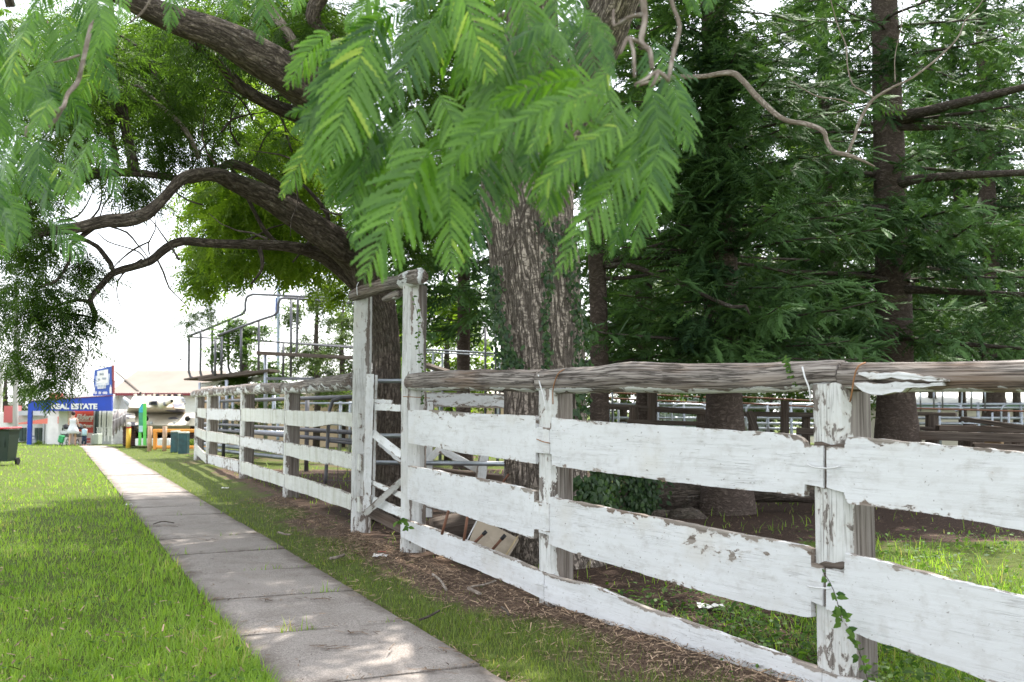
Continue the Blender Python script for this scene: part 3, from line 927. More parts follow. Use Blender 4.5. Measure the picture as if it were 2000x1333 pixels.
# far fence curving away on the left of the gateway
fl = thing('timber_fence', 'white board fence curving away beyond the gateway, stained green', 'fence', (L3.x, L3.y, 0))
for k, (P, Q, s, w, zt) in enumerate(((L2, L1, 2.2, .26, 1.93), (L3, L2, 4.4, .30, 2.0), (L4, L3, 6.1, .31, 1.98), (L5, L4, 7.9, .28, 2.0))):
    post(fl, P, Q - P, w, w, Zg(P) - .1, zt, MT['post'], s, .12, .75, .9, .02, rough=.05)
ST = MT['board_stained']
board(fl, L2, L1, [(556, 801, 831), (610, 803, 834), (635, 804, 831), (655, 805, 828), (672, 806, 833), (700, 807, 836)], ST, seed=11, jit=.014)
board(fl, L2, L1, [(554, 864, 889), (610, 872, 902), (685, 885, 916), (702, 889, 920)], ST, seed=12, jit=.012)
board(fl, L2, L1, [(556, 926, 954), (610, 940, 971), (685, 965, 997), (702, 970, 1001)], ST, seed=13, jit=.012)
board(fl, L3, L2, [(471, 797, 822), (555, 800, 830)], ST, seed=14, jit=.016)
board(fl, L3, L2, [(470, 852, 872), (552, 862, 889)], MT['board_worn'], seed=15, jit=.016)
board(fl, L3, L2, [(470, 901, 925), (555, 926, 952)], ST, seed=16, jit=.016)
board(fl, L4, L3, [(404, 797, 820), (469, 800, 822)], MT['board_worn'], seed=17, jit=.018)
board(fl, L4, L3, [(404, 842, 862), (467, 851, 870)], ST, seed=18, jit=.018)
board(fl, L4, L3, [(406, 887, 905), (465, 899, 924)], MT['board_worn'], seed=19, jit=.018, wearx=lambda x, q: .25 * max(0, 1 - abs(x - 447) / 16))
board(fl, L5, L4, [(385, 797, 814), (402, 798, 819)], ST, seed=20, jit=.02)
board(fl, L5, L4, [(383, 836, 852), (402, 843, 862)], ST, seed=21, jit=.02)
board(fl, L5, L4, [(381, 868, 886), (402, 888, 905)], ST, seed=22, jit=.02)
mixp = lambda i, a, q: .55 * (1 + math.cos(a)) / 2
rail(fl, L2, L1, [(556, 750, 770), (590, 744, 768), (640, 737, 766), (672, 731, 763), (690, 729, 762)], MT['log_pale'], seed=21, wearf=lambda i, a, q: .35 + .4 * math.cos(a), rough=.16)
rail(fl, L3, L2, [(472, 751, 771), (510, 749, 770), (545, 748, 770), (556, 748, 769)], MT['log_pale'], seed=23, wearf=mixp, rough=.16)
rail(fl, L4, L3, [(378, 764, 776), (404, 758, 775), (440, 755, 773), (470, 752, 772)], MT['log_pale'], seed=25, wearf=mixp, rough=.18)

# ------------------------------------------------------------------ gateway and gates
gw_ = thing('gateway', 'tall white gateway of two split posts under a short log lintel', 'gateway', ((P0.x + L1.x) / 2, (P0.y + L1.y) / 2, 0))
uG = (P0 - L1).normalized()
pl1 = GP(706, 12.4).to_2d(); pp0 = GP(803, 10.7).to_2d()
z_l1 = W(706, 578, 12.4).z; z_p0 = W(803, 556, 10.7).z
gash = lambda z, ca, sa: .55 * max(0, 1 - abs(z - 2.25) / .5) * max(0, 1 - abs(ca - .45) / .3) * (sa > 0) + .5 * max(0, 1 - abs(ca - .62) / .1) * (sa > .2)
post(gw_, pl1, (1, .1), .245, .25, -.1, z_l1, MT['post'], 12.3, .08, .4, .9, .06, rough=.05, p=3.0, sides=28, wf=gash)
crk = lambda z, ca, sa: .5 * max(0, 1 - abs(ca + .1 - .1 * math.sin(z * 3)) / .09) * (sa > .2) + .4 * max(0, (z - 1.7)) * (ca > .45)
post(gw_, pp0, (1, -.15), .262, .25, -.1, z_p0, MT['post'], 15.9, .05, .6, .9, .05, rough=.055, p=3.2, sides=28, wf=crk)
S = smooth_path([(*W(692, 577, 12.5), .075), (*W(715, 569, 12.2), .085), (*W(745, 560, 11.8), .088), (*W(775, 553, 11.3), .085), (*W(800, 546, 10.8), .095), (*W(822, 540, 10.5), .088)], .06)
MB().tube([q[:3] for q in S], [q[3] for q in S], 16, True, .2, 4, 31, 0, 0, lambda i, a, q: .75 if q.y > 10.95 else .2).build('lintel', MT['log_pale'], gw_, True)
S = smooth_path([(*W(750, 585, 11.6), .03), (*W(768, 578, 11.4), .055), (*W(784, 572, 11.2), .05)], .05)
MB().tube([q[:3] for q in S], [q[3] for q in S], 10, True, .3, 6, 3).build('broken_stub', MT['log'], gw_, True)
wire(gw_, [W(698, 577, 12.1), W(697, 560, 12.15), W(700, 552, 12.3)], .006)
wire(gw_, [W(787, 775, 10.5), W(810, 776, 10.5), W(840, 778, 10.55)], .004, MT['wire_rust'])
wire(gw_, [W(700, 884, 12.05), W(718, 885, 12.05)], .005)

def slat(parent, a, b, w, thick, mat, da, db, name='slat', ww=.25):
    """Painted board between two pixels at depths da, db; w = width in pixels at its middle."""
    A, B = W(*a, da), W(*b, db)
    wd = w / F * (da + db) / 2
    x = (B - A); L = x.length; x.normalize()
    n = Vector((.12, -1, 0)).normalized()
    z = x.cross(n).normalized(); n = z.cross(x)
    V, T, Wr = [], [], []
    ns = max(3, int(L / .08))
    for i in range(ns + 1):
        p = A.lerp(B, i / ns)
        for k, (s, t) in enumerate(((-.5, .5), (-.3, .5), (.3, .5), (.5, .5), (.5, -.5), (-.5, -.5))):
            j = .004 * mnoise.noise(Vector((i * .7, k * 3.0, L * 10)))
            V.append(p + z * (s * wd + j) + n * (t * thick)); T.append((L * i / ns + da, s * wd, t * thick))
            Wr.append(ww if k in (0, 3, 4, 5) else .05)
    Fc = []
    for i in range(ns):
        for k in range(6):
            k2 = (k + 1) % 6
            Fc.append((i * 6 + k, i * 6 + k2, (i + 1) * 6 + k2, (i + 1) * 6 + k))
    Fc += [tuple(range(5, -1, -1)), tuple(ns * 6 + k for k in range(6))]
    o = MB().add(V, Fc, T, Wr).build(name, mat, parent)
    return o
GP_ = MT['gate_paint']
gt = thing('timber_gate', 'narrow braced white gate standing between the two gateway posts', 'gate', tuple(GP(735, 12.0)))
slat(gt, (723, 731), (716, 1003), 15, .05, GP_, 11.85, 11.85, 'stile')
slat(gt, (735, 733), (729, 1000), 6, .05, GP_, 12.0, 12.0, 'stile', .6)
slat(gt, (727, 794), (784, 797), 14, .03, GP_, 11.95, 11.25, 'crossbar')
slat(gt, (728, 783), (766, 786), 9, .03, GP_, 12.05, 11.6, 'crossbar', .5)
slat(gt, (728, 846), (786, 891), 15, .03, GP_, 11.9, 11.2, 'brace')
slat(gt, (742, 866), (784, 902), 10, .03, MT['board_worn'], 12.1, 11.5, 'brace', .4)
slat(gt, (713, 1004), (786, 938), 12, .035, GP_, 11.75, 11.15, 'brace')
slat(gt, (723, 941), (786, 969), 11, .03, GP_, 11.95, 11.2, 'crossbar', .4)
slat(gt, (722, 975), (786, 1003), 17, .03, GP_, 11.95, 11.2, 'crossbar')
slat(gt, (714, 996), (788, 1032), 20, .04, MT['timber'], 12.05, 11.3, 'kick_plank')
# second white gate seen inside the yard between the boards
gi = thing('timber_gate', 'white X-braced gate leaning inside the yard behind the upper fence boards', 'gate', tuple(GP(900, 13.6)))
slat(gi, (835, 903), (866, 868), 13, .04, GP_, 13.4, 13.5, 'brace')
slat(gi, (860, 878), (938, 920), 14, .04, GP_, 13.35, 13.5, 'brace')
slat(gi, (946, 886), (936, 950), 20, .06, GP_, 13.4, 13.4, 'stile', .4)
slat(gi, (828, 780), (985, 784), 28, .12, MT['board_worn'], 13.6, 13.6, 'crossbar', .4)
slat(gi, (878, 994), (930, 1006), 14, .04, GP_, 13.45, 13.45, 'crossbar', .5)
slat(gi, (840, 785), (838, 1010), 14, .06, GP_, 13.5, 13.5, 'stile', .5)
slat(gi, (830, 984), (900, 1000), 12, .04, GP_, 13.48, 13.48, 'crossbar', .5)
# ------------------------------------------------------------------ trees
def limb(tree, pts, mat, name='limb', step=.09, rough=.12, sides=14, freq=3.5, seed=None):
    """Branch through (pixel x, pixel y, depth, width in pixels)."""
    P = [(*W(x, y, d), w / 2 / F * d) for x, y, d, w in pts]
    S = smooth_path(P, step)
    return MB().tube([q[:3] for q in S], [max(.003, q[3]) for q in S], sides, True, rough, freq, R.random() * 50 if seed is None else seed).build(name, mat, tree, True)

def twig(mb, pts, step=.08, sides=6, rough=.1):
    P = [(*W(x, y, d), w / 2 / F * d) for x, y, d, w in pts]
    S = smooth_path(P, step)
    mb.tube([q[:3] for q in S], [max(.002, q[3]) for q in S], sides, True, rough, 6, R.random() * 50)

def frond_template(np_pairs=11, L=1.0, pl=.30, w=.055, ribs=2):
    """Feathery leaf: a rib with pairs of narrow leaflets, unit length, drooping slightly."""
    V, Fc = [], []
    def y0(t): return -.16 * t * t
    for i in range(ribs):
        t0, t1 = i / ribs, (i + 1) / ribs
        b = len(V)
        V += [(t0, -.006, y0(t0)), (t0, .006, y0(t0)), (t1, .005, y0(t1)), (t1, -.005, y0(t1))]
        Fc += [(b, b + 1, b + 2), (b, b + 2, b + 3)]
    for i in range(np_pairs):
        t = .10 + .88 * i / (np_pairs - 1)
        l = pl * (math.sin(math.pi * min(1, .22 + .80 * (1 - abs(t - .42) * 1.25))) * .8 + .2)
        for s in (-1, 1):
            b = len(V)
            a = math.radians(56 - 18 * t)
            dx, dy = math.cos(a) * l, math.sin(a) * l * s
            z = y0(t)
            nx, ny = -math.sin(a) * s * w / 2, math.cos(a) * w / 2
            V += [(t, 0, z), (t + dx * .5 + nx, dy * .5 + ny, z - .02), (t + dx, dy, z - .07), (t + dx * .5 - nx, dy * .5 - ny, z - .02)]
            Fc += [(b, b + 1, b + 2), (b, b + 2, b + 3)]
    return np.array(V), np.array(Fc)
FROND = frond_template(8, w=.05)
FROND_LO = frond_template(7, pl=.32, w=.10)
FROND_FAR = frond_template(4, pl=.36, w=.17, ribs=0)

def crown(clumps, template=FROND, size=.34, per=9, droop=.5):
    """Feathery crown: clumps = (centre xyz, radius, number of leaf bunches)."""
    parts = []
    for (c, r, n) in clumps:
        c = np.array(c)
        u = NR.normal(size=(n, 3)); u /= np.linalg.norm(u, axis=1, keepdims=True)
        rad = r * NR.random(n) ** .5
        ctr = c + u * rad[:, None] * np.array([1, 1, .7])
        m = n * per
        C = np.repeat(ctr, per, 0)
        az = NR.random(m) * 2 * np.pi
        el = NR.normal(-.15 - droop * .4, .45, m)
        dirs = np.stack([np.cos(az) * np.cos(el), np.sin(az) * np.cos(el), np.sin(el)], 1)
        up = np.stack([NR.normal(0, .35, m), NR.normal(0, .35, m), np.ones(m)], 1)
        sc = size * (.65 + .6 * NR.random(m))
        M3 = frames(dirs, up)
        pos = C + dirs * .03
        br = np.repeat(NR.random(n), per) * .5 + NR.random(m) * .5
        parts.append(scatter(template[0], template[1], pos, M3, sc, br))
    return merge(parts)

def px_clumps(specs):
    """Clump centres spread through picture-space ellipses at a range of depths: (x, y, rx, ry, d0, d1, count, radius m, bunches)."""
    out = []
    for x, y, rx, ry, d0, d1, cnt, r, nb in specs:
        for k in range(cnt):
            a = R.random() * 6.283; q = R.random() ** .5
            out.append((W(x + rx * q * math.cos(a), y + ry * q * math.sin(a), R.uniform(d0, d1)), r * R.uniform(.7, 1.25), nb))
    return out

def foliage(tree, clumps, mat, template=FROND, size=.34, per=9, droop=.5, name='crown'):
    V, Fc, r = crown(clumps, template, size, per, droop)
    return link(name, np_mesh(name, V, Fc, r), mat, tree)

# --- leaning jacaranda beyond the gateway, limbs reaching left over the path
BD = MT['bark_dark']
ja = thing('jacaranda_tree', 'leaning dark-barked jacaranda behind the gateway with thick limbs spreading left over the path', 'tree', tuple(GP(757, 14.2)))
limb(ja, [(758, 1010, 14.2, 84), (757, 975, 14.2, 70), (757, 880, 14.2, 63), (755, 760, 14.15, 57), (752, 660, 14.1, 56), (742, 600, 14.0, 62), (722, 545, 13.8, 70), (706, 505, 13.5, 66), (690, 478, 13.3, 60)], BD, 'trunk', sides=22, rough=.09)
limb(ja, [(716, 545, 13.8, 60), (690, 500, 13.5, 66), (650, 470, 13.0, 62), (600, 436, 12.6, 55), (525, 387, 12.1, 44), (455, 355, 11.7, 36), (416, 341, 11.4, 30), (360, 348, 11.1, 24), (322, 386, 10.9, 20), (285, 419, 10.7, 26), (245, 431, 10.6, 28), (210, 432, 10.5, 27), (150, 446, 10.4, 23), (86, 454, 10.3, 19), (30, 470, 10.2, 15), (-60, 500, 10.1, 9)], BD, 'limb', sides=16, rough=.13)
limb(ja, [(728, 550, 13.9, 50), (726, 500, 13.5, 52), (722, 430, 12.8, 56), (708, 350, 11.8, 66), (685, 270, 10.9, 82), (640, 205, 10.2, 92), (585, 160, 9.7, 90), (525, 122, 9.3, 82), (465, 88, 9.0, 70), (412, 62, 8.8, 60), (350, 42, 8.6, 54), (300, 22, 8.4, 50), (240, -8, 8.2, 44), (120, -70, 8.0, 36), (-100, -160, 7.8, 24)], BD, 'limb', sides=20, rough=.12)
limb(ja, [(700, 335, 11.9, 40), (660, 262, 11.4, 38), (600, 234, 11.0, 34), (525, 203, 10.6, 27), (470, 170, 10.3, 25), (430, 125, 10.0, 24), (395, 95, 9.6, 20), (376, 84, 9.2, 15)], BD, 'limb', rough=.12)
limb(ja, [(700, 560, 13.9, 30), (650, 515, 13.6, 28), (610, 492, 13.4, 26), (560, 481, 13.1, 22), (480, 478, 12.7, 19), (419, 476, 12.4, 18), (356, 472, 12.1, 17), (325, 485, 12.0, 18), (294, 510, 11.8, 17), (258, 522, 11.7, 15), (222, 533, 11.6, 15), (200, 556, 11.5, 13), (176, 587, 11.4, 11), (186, 612, 11.4, 10), (184, 630, 11.4, 8), (177, 645, 11.4, 5)], BD, 'limb', rough=.14)
limb(ja, [(670, 475, 13.4, 26), (610, 428, 13.3, 22), (559, 376, 13.1, 21), (500, 338, 12.9, 19), (450, 320, 12.7, 17), (420, 338, 12.4, 14), (372, 352, 12.1, 14), (320, 345, 11.9, 14), (262, 338, 11.6, 16), (190, 340, 11.4, 18), (140, 362, 11.3, 13), (105, 380, 11.2, 9), (60, 400, 11.1, 6)], BD, 'limb', rough=.15)
limb(ja, [(262, 338, 11.6, 24), (256, 300, 11.6, 21), (244, 240, 11.6, 19), (237, 170, 11.6, 15), (230, 120, 11.6, 13), (222, 70, 11.6, 11), (215, -20, 11.6, 8)], MT['bark_thin'], 'limb', rough=.1)
limb(ja, [(244, 235, 11.6, 15), (222, 205, 11.5, 17), (200, 165, 11.4, 18), (180, 135, 11.3, 12), (170, 110, 11.2, 8), (165, 60, 11.1, 5)], MT['bark_thin'], 'limb', rough=.1)
limb(ja, [(229, 325, 11.5, 14), (222, 285, 11.5, 13), (212, 235, 11.5, 13), (204, 205, 11.5, 8), (200, 150, 11.5, 5)], MT['bark_thin'], 'limb', rough=.1)
limb(ja, [(388, 310, 12.0, 9), (372, 270, 12.0, 10), (345, 235, 12.0, 11), (310, 205, 12.0, 9), (270, 168, 12.0, 7), (235, 172, 11.9, 5), (190, 178, 11.8, 4)], MT['bark_pale'], 'branch', rough=.1)
limb(ja, [(345, 235, 12.2, 8), (330, 200, 12.2, 8), (305, 150, 12.2, 8), (292, 120, 12.2, 9), (300, 100, 12.1, 9), (320, 85, 12.0, 7)], MT['bark_thin'], 'branch', rough=.1)
limb(ja, [(222, 531, 11.6, 9), (216, 515, 11.6, 10), (205, 500, 11.6, 10), (190, 482, 11.6, 9), (171, 471, 11.6, 8), (150, 466, 11.5, 7), (125, 470, 11.4, 5), (95, 490, 11.3, 6), (60, 508, 11.2, 6), (10, 525, 11.1, 5)], MT['bark_thin'], 'branch', rough=.1)
limb(ja, [(185, 443, 10.5, 11), (160, 462, 10.5, 10), (138, 480, 10.5, 8), (137, 505, 10.5, 7), (125, 530, 10.5, 6), (108, 550, 10.5, 6), (82, 560, 10.5, 4)], MT['bark_thin'], 'branch', rough=.1)
limb(ja, [(176, 590, 11.4, 8), (150, 586, 11.4, 7), (120, 595, 11.4, 6), (85, 612, 11.4, 4), (50, 640, 11.4, 3)], MT['bark_thin'], 'branch', rough=.1)
limb(ja, [(184, 622, 11.4, 5), (150, 615, 11.4, 4), (105, 620, 11.4, 3), (80, 640, 11.4, 3), (72, 670, 11.4, 2)], MT['bark_thin'], 'branch', rough=.1)
limb(ja, [(158, 634, 11.4, 3), (172, 665, 11.4, 2.5), (170, 700, 11.4, 2.2), (150, 735, 11.4, 1.8)], MT['bark_thin'], 'branch', rough=.1)
limb(ja, [(292, 498, 11.8, 3), (290, 475, 11.8, 3), (303, 450, 11.8, 2.5), (302, 420, 11.7, 2), (297, 395, 11.6, 2)], MT['bark_thin'], 'branch', rough=.1)
limb(ja, [(285, 508, 11.8, 3), (270, 492, 11.8, 3), (240, 482, 11.8, 2.5), (210, 472, 11.8, 2.5), (190, 455, 11.8, 2)], MT['bark_thin'], 'branch', rough=.1)
limb(ja, [(640, -30, 9.8, 34), (610, 30, 9.9, 30), (640, 75, 10.1, 24), (700, 95, 10.3, 20), (760, 100, 10.4, 14)], BD, 'limb', rough=.12)
limb(ja, [(590, 110, 9.9, 18), (560, 62, 9.9, 20), (535, 28, 9.9, 17), (510, -20, 9.9, 12)], MT['bark_pale'], 'limb', rough=.14)
limb(ja, [(565, 85, 9.9, 14), (545, 40, 10.0, 13), (525, 0, 10.1, 11)], MT['bark_thin'], 'branch')
limb(ja, [(440, 310, 12.8, 6), (470, 360, 12.8, 7), (500, 420, 12.9, 8), (520, 455, 13.0, 9), (545, 478, 13.1, 8)], MT['bark_thin'], 'branch')
limb(ja, [(600, 480, 13.3, 12), (630, 450, 13.1, 11), (640, 420, 13.0, 9), (610, 380, 12.9, 7), (590, 360, 12.9, 6)], MT['bark_thin'], 'branch')
limb(ja, [(505, 482, 12.8, 10), (512, 505, 12.8, 9), (510, 530, 12.8, 6), (490, 555, 12.8, 4)], MT['bark_thin'], 'branch')
for k in range(70):     # bare twiggery through the crown
    x, y, d = R.uniform(60, 700), R.uniform(30, 520), R.uniform(10.5, 15)
    a = R.uniform(0, 6.28); p = [(x, y, d, R.uniform(3, 6))]
    for q in range(4):
        a += R.uniform(-.7, .7); x += 32 * math.cos(a); y += 32 * math.sin(a); d += R.uniform(-.15, .15)
        p.append((x, y, d, 4.2 - q))
    mb = MB(); twig(mb, p, .12, 5); mb.build('twig', MT['bark_thin'], ja, True)
spec_dark = [(60, 540, 70, 45, 10.6, 11.8, 9, .26, 4), (170, 512, 34, 24, 11.4, 11.8, 5, .16, 4), (90, 590, 75, 36, 11.0, 11.8, 10, .22, 4),
             (115, 655, 50, 34, 11.2, 11.6, 6, .20, 4), (62, 690, 40, 40, 11.2, 11.6, 6, .2, 4), (85, 725, 38, 16, 11.2, 11.5, 3, .14, 4),
             (10, 610, 40, 60, 11, 11.8, 6, .25, 4), (140, 722, 12, 10, 11.3, 11.4, 2, .06, 3), (165, 610, 18, 36, 11.2, 11.5, 3, .12, 3),
             (275, 372, 28, 26, 10.8, 11.3, 5, .18, 5), (40, 450, 60, 40, 10.2, 11, 7, .3, 5),
             (320, 290, 45, 28, 11.8, 12.8, 5, .22, 5), (390, 290, 30, 18, 12, 12.6, 3, .18, 4), (385, 606, 30, 8, 17, 18, 3, .16, 4), (358, 625, 12, 6, 17, 17.5, 2, .08, 3)]
spec_mid = [(330, 150, 150, 100, 11, 16, 36, .40, 5), (180, 230, 130, 80, 10, 14, 22, .40, 5), (560, 60, 160, 60, 10, 14, 26, .4, 5), (380, 240, 60, 50, 12, 15, 12, .35, 5), (110, 110, 120, 100, 9, 13, 30, .45, 6),
            (480, 30, 190, 45, 9.3, 14, 34, .42, 6), (620, 110, 80, 80, 11, 15, 22, .42, 6), (420, 100, 60, 50, 12, 16, 8, .4, 4), (480, 270, 60, 40, 13, 16, 9, .4, 4),
            (90, 320, 80, 60, 10, 13, 10, .35, 4), (50, 390, 70, 60, 10, 12, 9, .35, 5), (250, 80, 70, 50, 12, 15, 10, .4, 5), (330, 210, 35, 40, 12, 14, 4, .3, 3)]
foliage(ja, px_clumps(spec_dark), MT['leaf_crown'], FROND, .28, 6, .9)
foliage(ja, px_clumps(spec_mid), MT['leaf_crown'], FROND, .34, 6, .6)
spec_brt = [(340, 160, 190, 100, 16, 21, 18, .55, 6), (180, 120, 130, 90, 16, 21, 8, .5, 6), (520, 180, 110, 80, 15, 20, 14, .6, 6), (560, 300, 110, 60, 15, 20, 22, .6, 7), (480, 430, 100, 55, 15, 20, 22, .6, 7), (425, 500, 56, 46, 16, 20, 12, .45, 6), (600, 410, 90, 60, 15.5, 20, 18, .6, 7),
            (520, 500, 90, 26, 16, 20, 10, .35, 6), (640, 505, 60, 26, 16, 20, 8, .35, 6), (665, 560, 22, 14, 17, 20, 3, .25, 4), (450, 370, 60, 30, 15, 18, 8, .5, 7), (385, 548, 32, 20, 17, 19, 4, .28, 4)]
foliage(ja, px_clumps(spec_brt), MT['leaf_bright'], FROND_LO, .36, 8, .7)
# the unseen top of the crown, shading the path
top = []
for k in range(120):
    x, y = R.uniform(-11, 3), R.uniform(4.5, 17)
    z = R.uniform(7.6, 11)
    if (z - EYE) / max(y, .1) < .445 or (x < -2.5 and y < 14): continue
    top.append((Vector((x, y, z)), R.uniform(.6, 1.0), 7))
for k in range(24):  # extra unseen clumps, added to shade the ground by the far fence
    top.append((Vector((R.uniform(-2, 1.2), R.uniform(15, 23), R.uniform(11, 12.5))), R.uniform(.6, 1.0), 7))
for k in range(30):  # more unseen clumps further back, added for the same ground shade
    top.append((Vector((R.uniform(-1.8, 1.5), R.uniform(19, 28), R.uniform(12.2, 14))), R.uniform(.6, 1.0), 7))
foliage(ja, top, MT['leaf_crown'], FROND_FAR, .6, 4, .5)

# epiphyte in the fork
ep = thing('epiphyte_plant', 'strappy bromeliad clump growing in the fork of the leaning jacaranda', 'plant', tuple(W(715, 420, 12.6)))
mb = MB()
for k in range(70):
    a, e = R.random() * 6.28, R.uniform(-.2, 1.2)
    c = W(712 + R.uniform(-16, 16), 425 + R.uniform(-45, 35), 12.55)
    dv = Vector((math.cos(a) * math.cos(e), -abs(math.sin(a)) * math.cos(e), math.sin(e))); L = R.uniform(.25, .5)
    s = dv.cross(Vector((0, 0, 1))).normalized() * .012
    p0, p1, p2 = c, c + dv * L * .55, c + dv * L + Vector((0, 0, -.35 * L))
    mb.add([p0 - s, p0 + s, p1 + s, p1 - s, p2], [(0, 1, 2, 3), (3, 2, 4)])
o = mb.build('strap_leaves', MT['leaf_pine'], ep, False)

# --- massive furrowed trunk behind the fence
BG = MT['bark_grey']
bt = thing('jacaranda_tree', 'massive furrowed grey-brown tree trunk with ivy directly behind the white fence', 'tree', tuple(GP(1066, 10.4)))
limb(bt, [(1078, 1110, 10.4, 230), (1075, 1060, 10.4, 192), (1072, 1000, 10.4, 172), (1068, 900, 10.4, 158), (1064, 800, 10.4, 156), (1060, 700, 10.4, 158), (1053, 600, 10.4, 166), (1045, 520, 10.4, 172), (1035, 440, 10.4, 176), (1030, 380, 10.4, 180), (1028, 300, 10.35, 172), (1032, 220, 10.3, 140), (1036, 120, 10.2, 112), (1040, 40, 10.1, 102), (1042, -60, 10, 96), (1040, -260, 9.8, 80), (1000, -600, 9.4, 50)], BG, 'trunk', .07, .10, 40, 4.0, 3)
limb(bt, [(1085, 330, 10.3, 90), (1110, 240, 10.0, 92), (1150, 130, 9.7, 90), (1190, 40, 9.4, 86), (1225, -40, 9.1, 80), (1290, -200, 8.6, 66), (1380, -420, 8, 44)], BG, 'limb', .08, .12, 24, 4.0)
limb(bt, [(985, 330, 10.4, 70), (960, 230, 10.5, 66), (935, 120, 10.6, 60), (915, 0, 10.7, 54), (900, -160, 10.8, 44)], BG, 'limb', .08, .12, 20, 4.0)
limb(bt, [(1240, 168, 9.2, 7.2), (1313, 152, 9.0, 9.4), (1370, 150, 8.9, 10.1), (1428, 143, 8.8, 11.5), (1452, 160, 8.75, 11.5), (1478, 190, 8.7, 11.5), (1528, 232, 8.6, 10.8), (1575, 243, 8.5, 10.1), (1607, 256, 8.4, 9.4), (1615, 278, 8.4, 8.6), (1628, 296, 8.35, 8.6), (1655, 303, 8.3, 9.4), (1680, 312, 8.3, 6.5), (1708, 326, 8.3, 3.6)], MT['bark_pale'], 'branch', .04, .24, 9, 9)
limb(bt, [(1655, 300, 8.3, 5.8), (1668, 270, 8.3, 6.5), (1675, 246, 8.3, 6.5), (1690, 215, 8.3, 6.5), (1707, 193, 8.3, 6.5), (1745, 170, 8.3, 5.0), (1782, 152, 8.3, 4.7), (1830, 115, 8.3, 4.0), (1870, 75, 8.3, 3.2), (1885, 40, 8.3, 2.9), (1912, 12, 8.3, 2.2), (1940, -40, 8.3, 1.4)], MT['bark_pale'], 'branch', .04, .2, 7, 9)
limb(bt, [(1708, 192, 8.3, 4.3), (1685, 178, 8.3, 3.6), (1665, 165, 8.3, 3.2), (1655, 130, 8.3, 3.2), (1652, 90, 8.3, 2.9), (1636, 50, 8.3, 2.5), (1622, 0, 8.3, 2.2)], MT['bark_pale'], 'branch', .04, .2, 6, 9)
limb(bt, [(1668, 205, 8.3, 2.5), (1640, 195, 8.3, 2.9), (1600, 190, 8.3, 2.9), (1570, 175, 8.3, 2.2), (1545, 158, 8.3, 1.8)], MT['bark_pale'], 'branch', .04, .2, 6, 9)
limb(bt, [(1748, 160, 8.3, 2.5), (1748, 110, 8.3, 2.2), (1760, 50, 8.3, 1.9), (1765, -10, 8.3, 1.4)], MT['bark_pale'], 'branch', .04, .2, 6, 9)
limb(bt, [(1110, 240, 9.8, 5), (1080, 330, 9.7, 5), (1030, 400, 9.8, 6), (1005, 470, 9.9, 5), (985, 500, 9.9, 3)], MT['bark_thin'], 'branch', .05, .1, 6, 6)

LEAF_T = np.array([(0, 0, 0), (.35, .28, .04), (.35, -.28, .04), (.7, .2, .0), (.7, -.2, .0), (1, 0, -.08)])
LEAF_F = np.array([(0, 2, 1), (1, 2, 4), (1, 4, 3), (3, 4, 5)])
def ivy_on(tree, pts, n, size, spread, mat=None, name='ivy', facing=(0, -1)):
    """Ivy leaves along a trunk: pts = (pixel x, pixel y, depth, half width px) of the clad strip, toward the viewer."""
    P = []
    for k in range(n):
        t = R.random() * (len(pts) - 1); i = int(t); t -= i
        a, b = pts[i], pts[min(i + 1, len(pts) - 1)]
        x, y, d, hw = [a[q] + (b[q] - a[q]) * t for q in range(4)]
        w = W(x + R.gauss(0, .5) * hw, y + R.uniform(-6, 6), d)
        w.y -= R.random() * spread
        P.append(w)
    P = np.array(P); m = len(P)
    dirs = np.stack([NR.normal(0, .6, m), NR.normal(-.35, .3, m), -.5 - NR.random(m)], 1)
    up = np.stack([NR.normal(0, .5, m), -np.ones(m), NR.normal(.5, .4, m)], 1)
    V, Fc, r = scatter(LEAF_T, LEAF_F, P, frames(dirs, up), size * (.5 + NR.random(m)))
    return link(name, np_mesh(name, V, Fc, r), mat or MT['ivy'], tree)
ivy_on(bt, [(960, 520, 9.98, 18), (968, 600, 9.98, 16), (985, 680, 9.98, 24), (1000, 715, 9.98, 26)], 420, .055, .06)
ivy_on(bt, [(1060, 430, 9.92, 30), (1085, 470, 9.92, 22), (1070, 540, 9.92, 14), (1065, 640, 9.95, 8), (1072, 720, 9.95, 10)], 260, .05, .05)
ivy_on(bt, [(1112, 430, 10.05, 22), (1120, 540, 10.1, 22), (1128, 640, 10.15, 26), (1132, 740, 10.15, 24), (1135, 840, 10.1, 20)], 500, .055, .08)
ivy_on(bt, [(1150, 930, 9.6, 34), (1160, 1010, 9.5, 40)], 700, .06, .25)
top = []
for k in range(70):
    x, y = R.uniform(-2.2, 6), R.uniform(3.0, 13)
    z = R.uniform(7.2, 11.5)
    if (z - EYE) / max(y, .1) < .445: continue
    top.append((Vector((x, y, z)), R.uniform(.6, 1.0), 8))
foliage(bt, top, MT['leaf_crown'], FROND_FAR, .6, 4, .5)
foliage(bt, px_clumps([(900, 120, 120, 120, 11, 14, 16, .4, 9), (880, 330, 120, 110, 12, 15, 12, .4, 8), (1180, 330, 60, 100, 11.5, 13, 8, .35, 8), (830, 430, 60, 60, 12.5, 14, 6, .35, 8)]), MT['leaf_crown'], FROND, .34, 8, .7)

